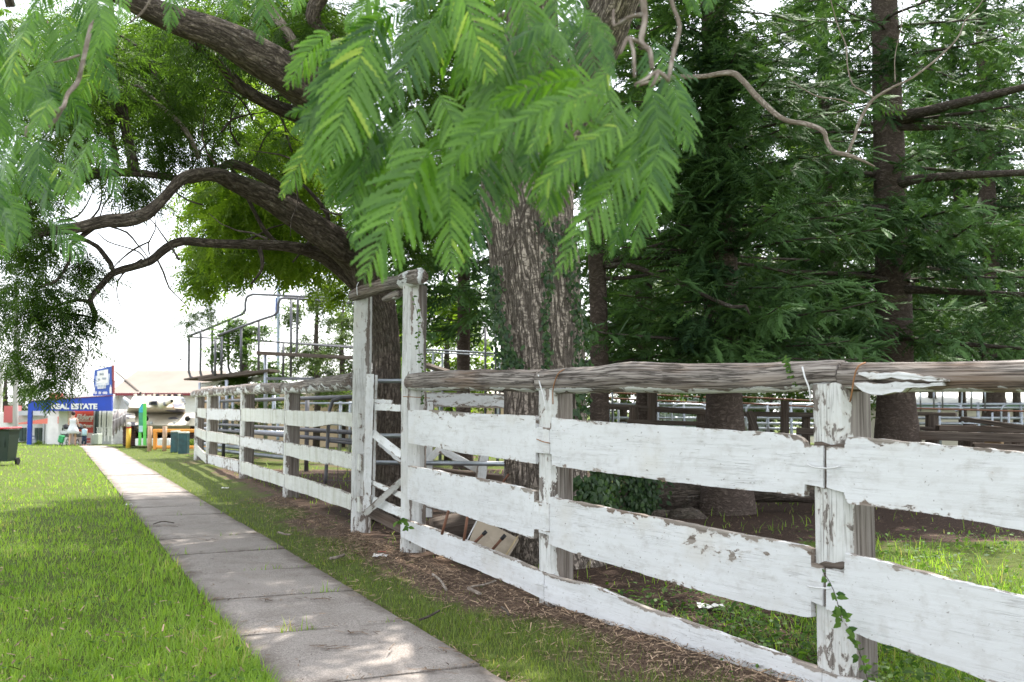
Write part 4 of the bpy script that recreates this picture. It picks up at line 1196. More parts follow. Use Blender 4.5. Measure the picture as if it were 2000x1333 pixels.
# --- slender trunk right of it
sl = thing('slender_tree', 'slender straight grey tree right of the massive trunk, ivy round its foot', 'tree', tuple(GP(1172, 15.0)))
limb(sl, [(1174, 1012, 15, 52), (1173, 960, 15, 42), (1171, 800, 15, 38), (1170, 650, 15, 36), (1166, 520, 15, 34), (1160, 400, 15, 32), (1156, 250, 15, 29), (1152, 60, 15, 25), (1150, -100, 15, 20)], MT['bark_pine'], 'trunk', .1, .06, 14)
for pts in ([(1182, 520, 14.9, 12), (1230, 520, 14.7, 11), (1300, 545, 14.4, 9), (1370, 575, 14.1, 8), (1430, 600, 13.9, 8), (1456, 598, 13.8, 6), (1464, 618, 13.8, 4)],
            [(1182, 515, 14.9, 9), (1250, 490, 14.8, 8), (1310, 470, 14.8, 6), (1350, 445, 14.8, 4)],
            [(1182, 520, 14.9, 8), (1240, 505, 15.2, 8), (1320, 505, 15.6, 7), (1400, 500, 16, 5), (1500, 505, 16.5, 5), (1580, 508, 17, 4)],
            [(1182, 545, 14.9, 8), (1250, 540, 15, 7), (1330, 520, 15.2, 5)]):
    limb(sl, pts, MT['bark_thin'], 'branch', .1, .1, 8)
ivy_on(sl, [(1172, 880, 14.7, 26), (1178, 960, 14.6, 34), (1180, 1005, 14.5, 40)], 800, .075, .2)
stump = thing('ivy_stump', 'old stump swallowed by ivy right of the slender tree', 'stump', tuple(GP(1245, 15.2)))
limb(stump, [(1246, 1003, 15.2, 60), (1246, 960, 15.2, 50), (1245, 915, 15.2, 44), (1244, 890, 15.2, 40)], MT['bark_pine'], 'trunk', .1, .15, 12)
ivy_on(stump, [(1245, 895, 14.9, 34), (1246, 950, 14.8, 40), (1248, 1000, 14.8, 36)], 1100, .075, .25)

# --- dark pines at the right
def spray_template(n=11):
    """Flat spray of a pine: axis with pairs of short bristling side shoots."""
    V, Fc = [], []
    def shoot(p, d, l, w):
        d = Vector(d).normalized(); s = d.cross(Vector((0, 0, 1))).normalized(); p = Vector(p)
        b = len(V)
        V.extend([tuple(p), tuple(p + d * l * .42 + s * w + Vector((0, 0, -.02))), tuple(p + d * l), tuple(p + d * l * .5 - s * w + Vector((0, 0, .03)))])
        Fc.extend([(b, b + 1, b + 2), (b, b + 2, b + 3)])
    for i in range(n):
        t = .04 + .92 * i / (n - 1)
        l = .30 * (1 - .5 * t) * (.8 + .4 * ((i * 7) % 5) / 4) + .07
        for sg in (-1, 1):
            a = math.radians(60 - 22 * t)
            shoot((t, 0, -.14 * t * t), (math.cos(a), sg * math.sin(a), -.10 - .25 * ((i * 3 + sg) % 3) / 3), l, .030)
    shoot((0, 0, 0), (1, 0, -.14), .6, .03); shoot((.5, 0, -.04), (1, 0, -.2), .58, .04)
    return np.array(V), np.array(Fc)
SPRAY = spray_template(7)
SPRAY_LO = spray_template(5)

def pine(label, px, py_base, d, w_base, lean, height, br, mat_leaf, z0=1.6, gap=.62, L0=3.0, tmpl=SPRAY, per=26, size=.33, group=None, name='pine_tree', aim=None, top_px=None):
    base = GP(px, d)
    t = thing(name, label, 'tree', tuple(base), group)
    r = w_base / 2 / F * d
    pts = []
    for k in range(9):
        q = k / 8
        pts.append((base.x + lean * q * height, base.y, base.z - .2 + height * q, r * (1.0 if k else 1.5) * (1 - .6 * q)))
    S = smooth_path(pts, .16)
    MB().tube([q[:3] for q in S], [q[3] for q in S], 20, True, .05, 3, px).build('trunk', MT['bark_pine'], t, True)
    mb = MB(); parts = []
    z = z0
    while z < height - .4:
        q = z / height
        L = L0 * (1 - .55 * q) * R.uniform(.75, 1.15)
        hi = z > (.46 * d + 1.8)
        n = R.choice((4, 5)) if hi else R.choice((6, 7, 7, 8))
        a0 = R.random() * 6.28
        for k in range(n):
            a = a0 + 6.28 * k / n + R.uniform(-.25, .25)
            l = L * R.uniform(.7, 1.1)
            c = Vector((base.x + lean * z, base.y, base.z + z + R.uniform(-.15, .15)))
            dv = Vector((math.cos(a), math.sin(a), 0)); 
            rise = R.uniform(-.05, .22)
            P = []
            for j in range(6):
                s = j / 5
                P.append(c + dv * l * s + Vector((0, 0, l * (rise * s - .18 * s * s + .10 * s ** 4))) + Vector((-dv.y, dv.x, 0)) * .1 * l * mnoise.noise(Vector((s * 2, a, z))))
            mb.tube(P, [max(.008, .028 * l / 2.5 * (1 - .75 * j / 5) * br) for j in range(6)], 6, False, .1, 5, a)
            m = int(per * l / 2.5 * (.35 if hi else 1))
            s = .10 + .92 * NR.random(m) ** .8
            idx = np.minimum(4, (s * 5).astype(int)); fr_ = np.clip(s * 5 - idx, 0, 1.1)
            PA = np.array(P)
            pos = PA[idx] * (1 - fr_)[:, None] + PA[idx + 1] * fr_[:, None]
            side = np.where(NR.random(m) < .5, -1, 1)
            sp = NR.uniform(.15, 1.15, m) * side
            d2 = np.stack([math.cos(a) * np.cos(sp) - math.sin(a) * np.sin(sp), math.sin(a) * np.cos(sp) + math.cos(a) * np.sin(sp), NR.normal(-.15, .42, m)], 1)
            up = np.stack([NR.normal(0, .35, m), NR.normal(0, .35, m), np.ones(m)], 1)
            sc = size * (.55 + .75 * NR.random(m))
            pos = pos + np.stack([0 * s, 0 * s, NR.normal(0, .06, m)], 1)
            rn = np.clip(NR.random(m) * .45 + .35 * s + .2 * NR.random(), 0, 1)
            parts.append(scatter(tmpl[0], tmpl[1], pos, frames(d2, up), sc, rn))
        z += gap * R.uniform(.75, 1.3) * (1.5 if hi else 1)
    mb.build('branches', MT['bark_thin'], t, True, 'stuff')
    V, Fc, rr = merge(parts)
    link('foliage', np_mesh('foliage', V, Fc, rr), mat_leaf, t)
    return t
LP = MT['leaf_pine']
pi1 = pine('dark pine with broad ringed trunk straddling the log edging inside the yard', 1418, 1000, 15.2, 80, -.012, 13, 1.0, LP, 2.4, .50, 2.8, per=60)
pi2 = pine('tall pine with thick bare ringed trunk and long level branches near the right edge', 1752, 960, 18.0, 80, -.004, 15, 1.5, LP, 2.9, .85, 3.3, per=54)
pi3 = pine('slim dark pine between the two thick-trunked pines', 1622, 930, 21.5, 36, 0, 14, .9, LP, 2.6, .56, 3.0, SPRAY, 50, .38)
pi4 = pine('pine hidden behind the massive furrowed trunk', 1260, 900, 21.0, 40, .0, 14, .9, LP, 2.4, .5, 3.2, SPRAY, 38, .42)
pi5 = pine('pine with pale mottled trunk at the right edge of the yard', 1942, 880, 31.0, 46, 0, 16, 1.0, LP, 3.2, .8, 3.8, SPRAY_LO, 40, .7)
pi6 = pine('thin pine left of the pale mottled pine trunk', 1880, 870, 33.0, 16, 0, 14, .8, LP, 3.4, .9, 3.2, SPRAY_LO, 36, .7)
pi7 = pine('pine rising far back between gateway and massive trunk', 905, 880, 26.0, 30, 0, 15, .9, LP, 3.8, .75, 3.2, SPRAY_LO, 32, .75)
for pts in ([(1752, 232, 17.8, 30), (1800, 220, 17.4, 22), (1860, 205, 17.0, 20), (1930, 188, 16.5, 17), (2010, 168, 16, 14), (2100, 140, 15.6, 9)],
            [(1755, 358, 17.8, 24), (1800, 349, 17.5, 18), (1870, 344, 17.1, 16), (1950, 340, 16.7, 14), (2030, 338, 16.3, 12), (2120, 350, 16, 8)],
            [(1760, 566, 17.8, 18), (1830, 568, 17.4, 14), (1920, 573, 17.0, 12), (2020, 577, 16.5, 10)],
            [(1752, 248, 17.8, 16), (1810, 250, 17.6, 12), (1860, 250, 17.4, 9), (1930, 255, 17, 5)]):
    limb(pi2, pts, MT['bark_thin'], 'limb', .12, .08, 10)

def tufts(tree, specs, size=.33):
    """Extra drooping sprays in fans: (x, y, rx, ry, d0, d1, fans, sprays each)."""
    parts = []
    for x, y, rx, ry, d0, d1, cnt, m in specs:
        m = int(m * 2.1)
        for k in range(cnt):
            a = R.random() * 6.283; q = R.random() ** .5
            c = np.array(W(x + rx * q * math.cos(a), y + ry * q * math.sin(a), R.uniform(d0, d1)))
            az = R.random() * 6.28
            an = az + NR.normal(0, .75, m)
            d2 = np.stack([np.cos(an), np.sin(an), NR.normal(-.25, .5, m)], 1)
            up = np.stack([NR.normal(0, .3, m), NR.normal(0, .3, m), np.ones(m)], 1)
            pos = c + NR.normal(0, .14, (m, 3)) * np.array([1, 1, .6]) * 1.15
            parts.append(scatter(SPRAY[0], SPRAY[1], pos, frames(d2, up), size * (.5 + .6 * NR.random(m)), np.clip(NR.random(m) * .45 + .75 * R.random() ** 1.6, 0, 1)))
    V, Fc, r = merge(parts)
    link('foliage', np_mesh('foliage', V, Fc, r), LP, tree)
tufts(pi1, [(1395, 300, 50, 90, 13.8, 14.8, 12, 14), (1400, 520, 50, 70, 13.8, 14.8, 10, 14), (1395, 120, 45, 90, 13.8, 14.8, 12, 14), (1400, 330, 90, 60, 14, 15, 16, 11), (1390, 440, 80, 50, 14, 15, 12, 11), (1480, 370, 70, 60, 13.6, 15, 12, 11), (1400, 80, 90, 70, 14, 15, 16, 11), (1480, 200, 80, 50, 14, 15, 10, 11), (1360, 200, 50, 60, 14.5, 15.5, 8, 10),
            (1420, 630, 120, 50, 13.8, 15, 18, 11), (1330, 680, 60, 30, 14, 15, 6, 10), (1440, 690, 70, 20, 13.8, 14.8, 7, 9), (1530, 620, 50, 40, 14, 15, 8, 10)])
tufts(pi3, [(1600, 380, 90, 70, 17, 20, 18, 12), (1590, 480, 80, 50, 17, 20, 14, 12), (1560, 560, 90, 40, 17, 20, 12, 12), (1570, 110, 80, 70, 17, 20, 14, 12), (1640, 610, 80, 50, 16.5, 19, 16, 12), (1600, 680, 80, 30, 17, 19, 8, 11)])
tufts(pi2, [(1720, 460, 60, 40, 16.4, 17.2, 9, 12), (1800, 430, 80, 50, 15.5, 17.5, 12, 11), (1790, 110, 50, 60, 16.5, 17.5, 6, 11), (1640, 140, 40, 50, 16.5, 17.5, 6, 11), (1900, 280, 50, 30, 16, 18, 5, 11), (1840, 500, 70, 40, 16, 17.5, 10, 11), (1930, 440, 60, 50, 16, 18, 8, 11),
            (1950, 620, 60, 50, 16, 18, 10, 11), (1870, 640, 60, 40, 17, 19, 8, 11), (1690, 650, 40, 40, 16.5, 17.2, 6, 10), (1960, 130, 60, 60, 16, 18, 8, 11), (1860, 90, 60, 60, 17, 19, 8, 11)])
tufts(pi4, [(1240, 600, 80, 60, 18, 20.5, 12, 12), (1260, 480, 80, 60, 18, 20.5, 10, 12), (1280, 330, 80, 70, 18, 20.5, 12, 12), (1200, 660, 50, 40, 18.5, 20, 6, 11)])

# --- broadleaf trees further back
def far_tree(label, px, d, h, cw, n, mat, trunk_w=22, base_crown=.35, name='broadleaf_tree', size=.42, tm=FROND_FAR, per=6, group=None):
    b = GP(px, d)
    t = thing(name, label, 'tree', tuple(b), group)
    r = trunk_w / 2 / F * d
    MB().tube([b + Vector((0, 0, -.2)), b + Vector((.05, 0, h * .3)), b + Vector((-.05, 0, h * .6)), b + Vector((0, 0, h * .9))], [r * 1.2, r, r * .8, r * .3], 10, True, .08, 2, px).build('trunk', MT['bark_thin'], t, True)
    cl = []
    for k in range(int(n * .8)):
        a = R.random() * 6.28; q = R.random() ** .5; zz = R.random()
        rr = cw * math.sin(math.pi * min(1, .12 + zz * .86)) ** .6
        cl.append((b + Vector((math.cos(a) * q * rr, math.sin(a) * q * rr, h * (base_crown + (1 - base_crown) * zz))), R.uniform(.5, .9) * cw * .28, 9))
    foliage(t, cl, mat, tm, size, per, .6)
    return t
LF_ = MT['leaf_far']; LBt = MT['leaf_bright']
far_tree('leafy tree with brown trunk behind the loading ramp', 478, 33, 4.6, 1.25, 42, MT['leaf_crown'], 17, .18, size=.36)
far_tree('pale-trunked leafy tree right of the blue pole', 618, 38, 7.0, 1.7, 30, LF_, 12, .2, size=.4)
far_tree('airy tree against the gateway post', 668, 44, 7, 1.8, 30, LF_, 12, .25, size=.45)
far_tree('sunlit shrubby tree behind the yards between gateway and massive trunk', 875, 30, 5.0, 2.0, 60, LBt, 14, .1, size=.4)
far_tree('sunlit tree behind the slender trunk', 1215, 31, 6.0, 1.9, 44, LF_, 14, .15, size=.42)
far_tree('sunlit tree low behind the first dark pine', 1500, 36, 7.0, 3.0, 60, LF_, 14, .18, size=.5)
far_tree('tall yellow-green tree behind the slim pine', 1640, 42, 14, 3.4, 90, LF_, 18, .12, size=.6)
far_tree('yellow-green tree above the far shed at right', 1820, 46, 16, 3.8, 100, LF_, 14, .28, size=.6)
far_tree('pale sunlit tree at the far right corner', 1985, 44, 15, 4.0, 90, LF_, 14, .3, size=.6)
far_tree('tall tree far behind the massive trunk', 1330, 44, 15, 3.6, 90, MT['leaf_crown'], 18, .1, size=.6)
far_tree('broad dark tree behind the first dark pine', 1440, 40, 13, 3.6, 90, MT['leaf_crown'], 18, .08, size=.6)
far_tree('broad dark tree between the two thick pine trunks', 1600, 48, 16, 4.0, 90, MT['leaf_crown'], 18, .08, size=.65)
far_tree('tall tree far behind the gateway', 780, 46, 14, 3.4, 80, MT['leaf_crown'], 18, .14, size=.6)
far_tree('tree far off behind the utility poles at left', 10, 95, 6.4, 3.2, 40, LF_, 10, .15, size=.8)
# ------------------------------------------------------------------ branches drooping close to the camera
ov = thing('jacaranda_tree', 'blurred bright green jacaranda fronds drooping from above, nearest to the camera', 'tree', (-2.6, -.6, 0))
P = [(-2.6, -.6, -.2, .24), (-2.55, -.5, 1.2, .20), (-2.45, -.3, 2.4, .18), (-2.1, .2, 3.2, .15), (-1.4, 1.0, 3.7, .11), (-.6, 1.9, 3.75, .07), (.1, 2.5, 3.55, .04), (.45, 2.75, 3.2, .02)]
S = smooth_path(P, .08)
MB().tube([q[:3] for q in S], [q[3] for q in S], 14, True, .1, 4, 77).build('trunk', MT['bark_grey'], ov, True)
P = [(-2.1, .2, 3.2, .09), (-1.9, 1.0, 3.5, .07), (-1.75, 2.0, 3.5, .05), (-1.6, 2.8, 3.2, .03), (-1.55, 3.0, 2.8, .015)]
S = smooth_path(P, .08)
MB().tube([q[:3] for q in S], [q[3] for q in S], 10, True, .1, 4, 78).build('limb', MT['bark_grey'], ov, True)

def near_twig(pts):
    P = [(*W(x, y, d), w / 2 / F * d) for x, y, d, w in pts]
    S = smooth_path(P, .02)
    MB().tube([q[:3] for q in S], [max(.0012, q[3]) for q in S], 8, True, .14, 14, R.random() * 40).build('twig', MT['bark_pale'], ov, True)
for pts in ([(1250, -60, 2.7, 15), (1256, 5, 2.7, 14), (1259, 40, 2.7, 12), (1252, 84, 2.68, 12), (1268, 98, 2.66, 11), (1274, 136, 2.64, 9)],
            [(1308, -70, 2.75, 8), (1311, 0, 2.72, 9), (1327, 52, 2.7, 9), (1315, 104, 2.68, 9), (1305, 160, 2.66, 7)],
            [(1250, 86, 2.68, 8), (1228, 74, 2.66, 9), (1218, 90, 2.64, 8), (1211, 106, 2.62, 5)],
            [(1228, 74, 2.66, 8), (1237, 100, 2.64, 8), (1239, 152, 2.62, 6)],
            [(1258, 28, 2.7, 10), (1225, 36, 2.72, 8), (1200, 52, 2.74, 7), (1198, 20, 2.76, 5)],
            [(1306, 158, 2.66, 8), (1285, 140, 2.64, 9), (1262, 155, 2.62, 7), (1240, 165, 2.6, 5)],
            [(1285, 142, 2.64, 8), (1276, 165, 2.62, 7), (1270, 172, 2.62, 4)],
            [(1010, 8, 2.95, 8), (985, 28, 2.93, 8), (960, 38, 2.92, 7), (935, 62, 2.9, 5)],
            [(1008, -20, 2.95, 7), (1012, 45, 2.93, 6), (975, 85, 2.9, 4)],
            [(1000, 140, 2.9, 5), (985, 162, 2.9, 6), (968, 170, 2.9, 5), (945, 164, 2.9, 4)],
            [(182, 30, 3.3, 7), (170, 85, 3.25, 9), (160, 130, 3.2, 9), (152, 160, 3.2, 10), (132, 185, 3.15, 9), (122, 212, 3.1, 9), (95, 222, 3.1, 8), (80, 232, 3.1, 7), (52, 250, 3.05, 6), (50, 268, 3.05, 4)],
            [(122, 212, 3.12, 7), (108, 235, 3.12, 8), (92, 252, 3.1, 5)],
            [(156, 108, 3.22, 5), (125, 118, 3.2, 5), (105, 122, 3.2, 3)],
            [(300, -10, 3.4, 5), (280, 22, 3.4, 5), (254, 45, 3.4, 4)],
            [(1150, 430, 2.55, 3), (1180, 425, 2.55, 4), (1205, 440, 2.55, 4)]):
    near_twig(pts)

def near_frond(b, t, db, dt, width=1.0, sag=.06, pairs=25, roll=None, curl=.45, name='frond'):
    """Bipinnate leaf from pixel b at depth db to pixel t at depth dt: rib, paired pinnae, each with saw-edged leaflets."""
    A, B = W(*b, db), W(*t, dt)
    L = (B - A).length
    mid = (A + B) / 2 + Vector((0, 0, sag * L * 2)) + Vector((0, R.uniform(-.1, .1) * L, 0))
    view = Vector((0, -1, 0)); roll = R.uniform(-.55, .55) if roll is None else roll
    V, Fc, rn = [], [], []
    def pt(s): return A * (1 - s) ** 2 + mid * (2 * s * (1 - s)) + B * s * s
    def tg(s): return ((mid - A) * (2 * (1 - s)) + (B - mid) * (2 * s)).normalized()
    br = R.random() * .6
    def quad(p, q, w, n, r0):
        d = (q - p).normalized(); sd = d.cross(n).normalized() * w
        k = len(V); V.extend([p - sd, p + sd, q + sd * .6, q - sd * .6]); Fc.extend([(k, k + 1, k + 2), (k, k + 2, k + 3)]); rn.extend([r0] * 4)
    for i in range(10):
        quad(pt(i / 10), pt((i + 1) / 10), .0016, view, .3)
    for i in range(pairs):
        s = .08 + .92 * i / (pairs - 1)
        p = pt(s); d = tg(s)
        nrm = (view - d * view.dot(d)).normalized()
        nrm = (Matrix.Rotation(roll, 3, d) @ nrm).normalized()
        sd = d.cross(nrm).normalized()
        env = (math.sin(math.pi * min(1, .17 + .80 * s ** .9)) ** .8)
        for sg in (-1, 1):
            if R.random() < .05: continue
            l = L * .27 * width * max(.18, env) * R.uniform(.78, 1.12)
            ang = math.radians(60 - 26 * s + R.uniform(-10, 10))
            pd = (d * math.cos(ang) + sd * sg * math.sin(ang) - nrm * R.uniform(.0, curl)).normalized()
            pn = (nrm - pd * nrm.dot(pd)).normalized()
            ps = pd.cross(pn)
            k = len(V); m = 7
            w = l * .066 + .0014
            hue = min(1, max(0, br + R.uniform(-.15, .4)))
            c0 = len(V)
            for j in range(m + 1):          # pinna blade with a saw edge of leaflets
                q = j / m
                c = p + pd * l * q + Vector((0, 0, -1)) * (l * .30 * q * q)
                ww = w * (math.sin(math.pi * (.10 + .87 * q)) ** .6)
                lo = ww * .55
                if j == m: ww = lo = ww * .5
                V.extend([c - ps * lo, c + ps * lo, c + pd * l * .075 - ps * ww, c + pd * l * .075 + ps * ww]); rn.extend([hue] * 4)
            for j in range(m):
                a = c0 + 4 * j; e = a + 4
                Fc.extend([(a, a + 1, a + 3), (a, a + 3, a + 2), (a + 2, a + 3, e + 1), (a + 2, e + 1, e)])
    me = np_mesh(name, np.array(V), np.array(Fc), np.array(rn))
    return link(name, me, MT['leaf_near'], ov)

def C6(x, y): return (500 + x / 2.222, y / 2.222)
for b, t, d0, d1, wd in (
        ((780, 60), (560, 490), 2.85, 2.75, 1), ((920, 130), (965, 420), 2.9, 2.8, .9), ((660, 30), (370, 210), 2.9, 2.9, .9), ((500, 130), (160, 330), 3.0, 3.0, .9),
        ((610, 290), (400, 650), 2.95, 2.9, .9), ((350, 470), (130, 500), 3.1, 3.1, .8), ((770, 620), (470, 1200), 2.5, 2.35, 1.05), ((830, 720), (850, 1190), 2.6, 2.5, 1.0),
        ((1070, 460), (800, 800), 2.5, 2.4, .95), ((1440, 340), (1010, 455), 2.4, 2.35, .75), ((1540, 400), (920, 660), 2.35, 2.25, .6), ((1470, 560), (1310, 820), 2.5, 2.4, .9),
        ((1300, 100), (1060, 230), 2.6, 2.6, .9), ((1250, 80), (1390, 290), 2.55, 2.5, .8), ((1720, 380), (1770, 720), 2.6, 2.55, .95), ((1760, 600), (1640, 1090), 2.55, 2.45, .85),
        ((1600, 540), (1190, 860), 2.45, 2.35, .7), ((1660, 680), (1310, 1180), 2.5, 2.4, .75), ((1480, 130), (1550, 330), 2.4, 2.35, .8), ((1810, 380), (1870, 640), 2.65, 2.6, .9),
        ((720, 440), (590, 740), 2.8, 2.7, 1), ((440, 540), (330, 890), 3.0, 2.95, .95), ((300, 560), (110, 850), 3.1, 3.05, .9), ((1000, 640), (910, 1170), 2.7, 2.6, .95),
        ((1090, 600), (1080, 960), 2.75, 2.7, .9), ((1210, 520), (1170, 780), 2.7, 2.65, 1), ((880, 520), (700, 900), 2.75, 2.7, .95), ((1350, 620), (1250, 950), 2.65, 2.6, .9),
        ((560, 620), (460, 760), 2.9, 2.85, 1), ((720, 20), (600, 260), 2.95, 2.9, .9), ((860, 40), (700, 330), 3.0, 2.95, 1), ((1000, 80), (880, 380), 3.0, 2.95, 1),
        ((1700, 520), (1560, 860), 2.7, 2.65, .9), ((1560, 280), (1380, 540), 2.55, 2.5, .8), ((1380, 40), (1560, 190), 2.6, 2.55, .8), ((640, 480), (540, 640), 2.95, 2.9, .9),
        ((480, 320), (380, 540), 3.05, 3.0, .9), ((1640, 840), (1540, 1110), 2.55, 2.5, .8), ((1800, 560), (1730, 900), 2.65, 2.6, .85), ((1180, 260), (1000, 560), 2.8, 2.75, 1),
        ((930, 700), (760, 1000), 2.75, 2.7, .9), ((1420, 420), (1180, 660), 2.6, 2.5, .8), ((400, 240), (240, 430), 3.05, 3.0, .9), ((1300, 380), (1180, 620), 2.75, 2.7, .9),
        ((1010, -60), (760, 110), 3.0, 2.95, 1), ((820, -120), (640, 90), 2.95, 2.9, 1), ((560, -60), (390, 130), 3.0, 2.95, 1), ((1240, -80), (1010, 60), 2.9, 2.9, .9), ((1420, -60), (1340, 150), 2.75, 2.7, .9),
        ((700, 760), (600, 1050), 2.65, 2.6, .95), ((1500, 640), (1420, 930), 2.6, 2.55, .85), ((600, 180), (420, 420), 2.95, 2.9, .95), ((1010, 420), (860, 700), 2.75, 2.7, .95),
        ((1900, -90), (1880, 60), 2.8, 2.8, .8), ((1840, -60), (1930, 70), 2.8, 2.8, .8), ((1790, 440), (1640, 700), 2.65, 2.6, .9)):
    near_frond(C6(*b), C6(*t), d0, d1, wd)
for k in range(8):
    bx, by = R.uniform(640, 1290), R.uniform(-80, 190)
    a = R.uniform(-.8, .55); L = R.uniform(150, 260); d = R.uniform(2.6, 3.2)
    near_frond((bx, by), (bx + L * math.sin(a), by + L * math.cos(a)), d, d - R.uniform(0, .15), R.uniform(.85, 1.1))
for bx, by, ex, ey in ((985, 30, 960, 240), (1040, 60, 1010, 280), (1085, 40, 1060, 250), (1120, 110, 1095, 330), (1000, 150, 975, 380), (1050, 190, 1040, 400), (1090, 230, 1070, 430), (960, 120, 930, 330),
                       (1140, 20, 1170, 180), (1150, 210, 1165, 400), (1010, -40, 1050, 130), (1070, -50, 1100, 110), (1180, 150, 1215, 330), (1230, 190, 1255, 370)):
    d = R.uniform(2.7, 3.0)
    near_frond((bx, by), (ex, ey), d, d - .08, R.uniform(.9, 1.1))
for bx, by, ex, ey in ((745, 20, 690, 240), (700, 80, 610, 250), (680, 160, 600, 330), (760, 130, 700, 350), (730, 230, 680, 430), (690, 270, 640, 400), (650, 60, 560, 170), (780, 250, 745, 470), (720, 340, 690, 480), (660, 210, 570, 260)):
    d = R.uniform(2.75, 3.05)
    near_frond((bx, by), (ex, ey), d, d - .06, R.uniform(.9, 1.1))
# frond sprays crowding the upper left corner
for k in range(56):
    if k < 40: bx, by = R.uniform(-40, 190), R.uniform(-90, 290)
    else: bx, by = R.uniform(-60, 110), R.uniform(260, 430)
    a = R.uniform(-.7, .9); L = R.uniform(80, 150)
    d = R.uniform(2.9, 4.3)
    near_frond((bx, by), (bx + L * math.sin(a) * .8, by + L * abs(math.cos(a))), d, d - R.uniform(0, .15), R.uniform(.8, 1.05), pairs=22)
for b, t in (((440, -70), (460, 40)), ((520, -60), (510, 80)), ((350, -50), (330, 60)), ((600, -60), (575, 30)), ((230, -60), (240, 50)), ((215, 20), (175, 140)), ((1345, -60), (1360, 20)), ((1395, -60), (1380, 25))):
    near_frond(b, t, 3.4, 3.35, .95, pairs=22)
# ------------------------------------------------------------------ stockyards behind the fence
ST_, SD, RU, TB = MT['steel'], MT['steel_dark'], MT['rust'], MT['timber']
def pipe(parent, pts, w, mat, name='rail', sides=8, smooth=True, step=.15):
    P = [(*W(x, y, d), 0) for x, y, d in pts]
    S = smooth_path(P, step) if smooth and len(P) > 2 else P
    d = pts[0][2]
    return MB().tube([q[:3] for q in S], w / 2 / F * d, sides).build(name, mat, parent, True)
def C2(x, y): return (340 + x / 4.762, 550 + y / 4.762)
def pipe2(parent, pts, w, mat, d, name='rail'):
    return pipe(parent, [(*C2(x, y), dd * 1.34) for (x, y), dd in zip(pts, d if hasattr(d, '__len__') else [d] * len(pts))], w, mat, name)

RK = 1.34
lr = thing('loading_ramp', 'steel pipe loading ramp with plank deck rising above the far white fence', 'cattle ramp', tuple(GP(480, 33)))
pipe2(lr, [(125, 515), (340, 430), (520, 352), (640, 300), (662, 270), (663, 200), (675, 150), (720, 125), (790, 122), (1200, 142), (1700, 166)], 5, SD, [25.0, 24.8, 24.6, 24.4, 24.4, 24.4, 24.4, 24.3, 24.2, 23.5, 22.8], 'handrail')
pipe2(lr, [(405, 503), (600, 432), (790, 362), (930, 315), (962, 285), (968, 210), (985, 170), (1030, 155), (1200, 166), (1700, 205)], 5, SD, [23.6, 23.5, 23.4, 23.3, 23.3, 23.3, 23.3, 23.2, 23, 22.4], 'handrail')
pipe2(lr, [(125, 515), (800, 555), (1700, 608)], 3.2, SD, [25, 25.3, 25.6], 'handrail')
pipe2(lr, [(405, 505), (900, 560), (1700, 620)], 3.2, SD, [24.8, 25, 25.2], 'handrail')
for (x, y0, y1, xe) in ((140, 515, 840, 195), (248, 470, 850, 302), (356, 425, 830, 410), (508, 355, 800, 572)):
    pipe2(lr, [(x, y0), (x - 1, (y0 + y1) / 2), (x - 2, y1), (x + 14, y1 + 48), (xe, y1 + 72)], 5, SD, 24.7, 'baluster')
for (x, y0, y1) in ((385, 535, 880), (445, 515, 870), (625, 430, 835), (790, 365, 825), (1018, 580, 890), (1090, 160, 890)):
    pipe2(lr, [(x, y0), (x - 4, y1)], 5, SD, 23.5, 'baluster')
pipe2(lr, [(1152, 150), (1146, 400), (1142, 640), (1130, 690), (1092, 715)], 5, SD, 23, 'baluster')
def quadbar(parent, a, b, h, dz, mat, da, db, name):
    da, db = da * RK, db * RK
    A, B = W(*C2(*a), da), W(*C2(*b), db)
    return MB().bar(A, B, dz, h / 4.762 / F * da, bev=.006).build(name, mat, parent)
quadbar(lr, (180, 915), (470, 870), 16, .9, TB, 24.6, 24.2, 'deck_plank')
quadbar(lr, (300, 915), (760, 845), 30, .9, TB, 24.2, 23.8, 'deck_plank')
quadbar(lr, (560, 880), (935, 832), 26, .8, TB, 23.8, 23.6, 'deck_plank')
quadbar(lr, (805, 668), (1690, 712), 32, .5, TB, 23.2, 22.4, 'deck_plank')
quadbar(lr, (870, 905), (1300, 905), 26, .1, SD, 23.2, 22.6, 'bearer')
quadbar(lr, (235, 965), (640, 925), 40, .06, MT['board_worn'], 24.9, 24.5, 'side_board')
quadbar(lr, (640, 925), (830, 900), 42, .06, MT['board_stained'], 24.4, 24.0, 'side_board')
for x, w_, y0, y1 in ((851, 8, 665, 1480), (928, 8, 1060, 1400), (238, 5, 940, 1420), (490, 7, 920, 1400), (425, 4, 1060, 1400), (545, 6, 1060, 1400)):
    pipe2(lr, [(x, y0), (x, y1)], w_, ST_, 23.4, 'post')
bp = thing('signpost', 'pale blue-grey metal pole with a small blue sign, seen through the ramp rails', 'sign post', tuple(GP(544, 37)))
pipe(bp, [(544, 560, 37), (543, 800, 37), (543, 860, 37)], 6, plain('blue_grey_paint', (.34, .40, .50), .5), 'pole')
MB().box(W(541, 602, 37.1), (.1, .14, .76)).build('sign_plate', plain('blue_enamel', (.05, .10, .32), .45), bp)

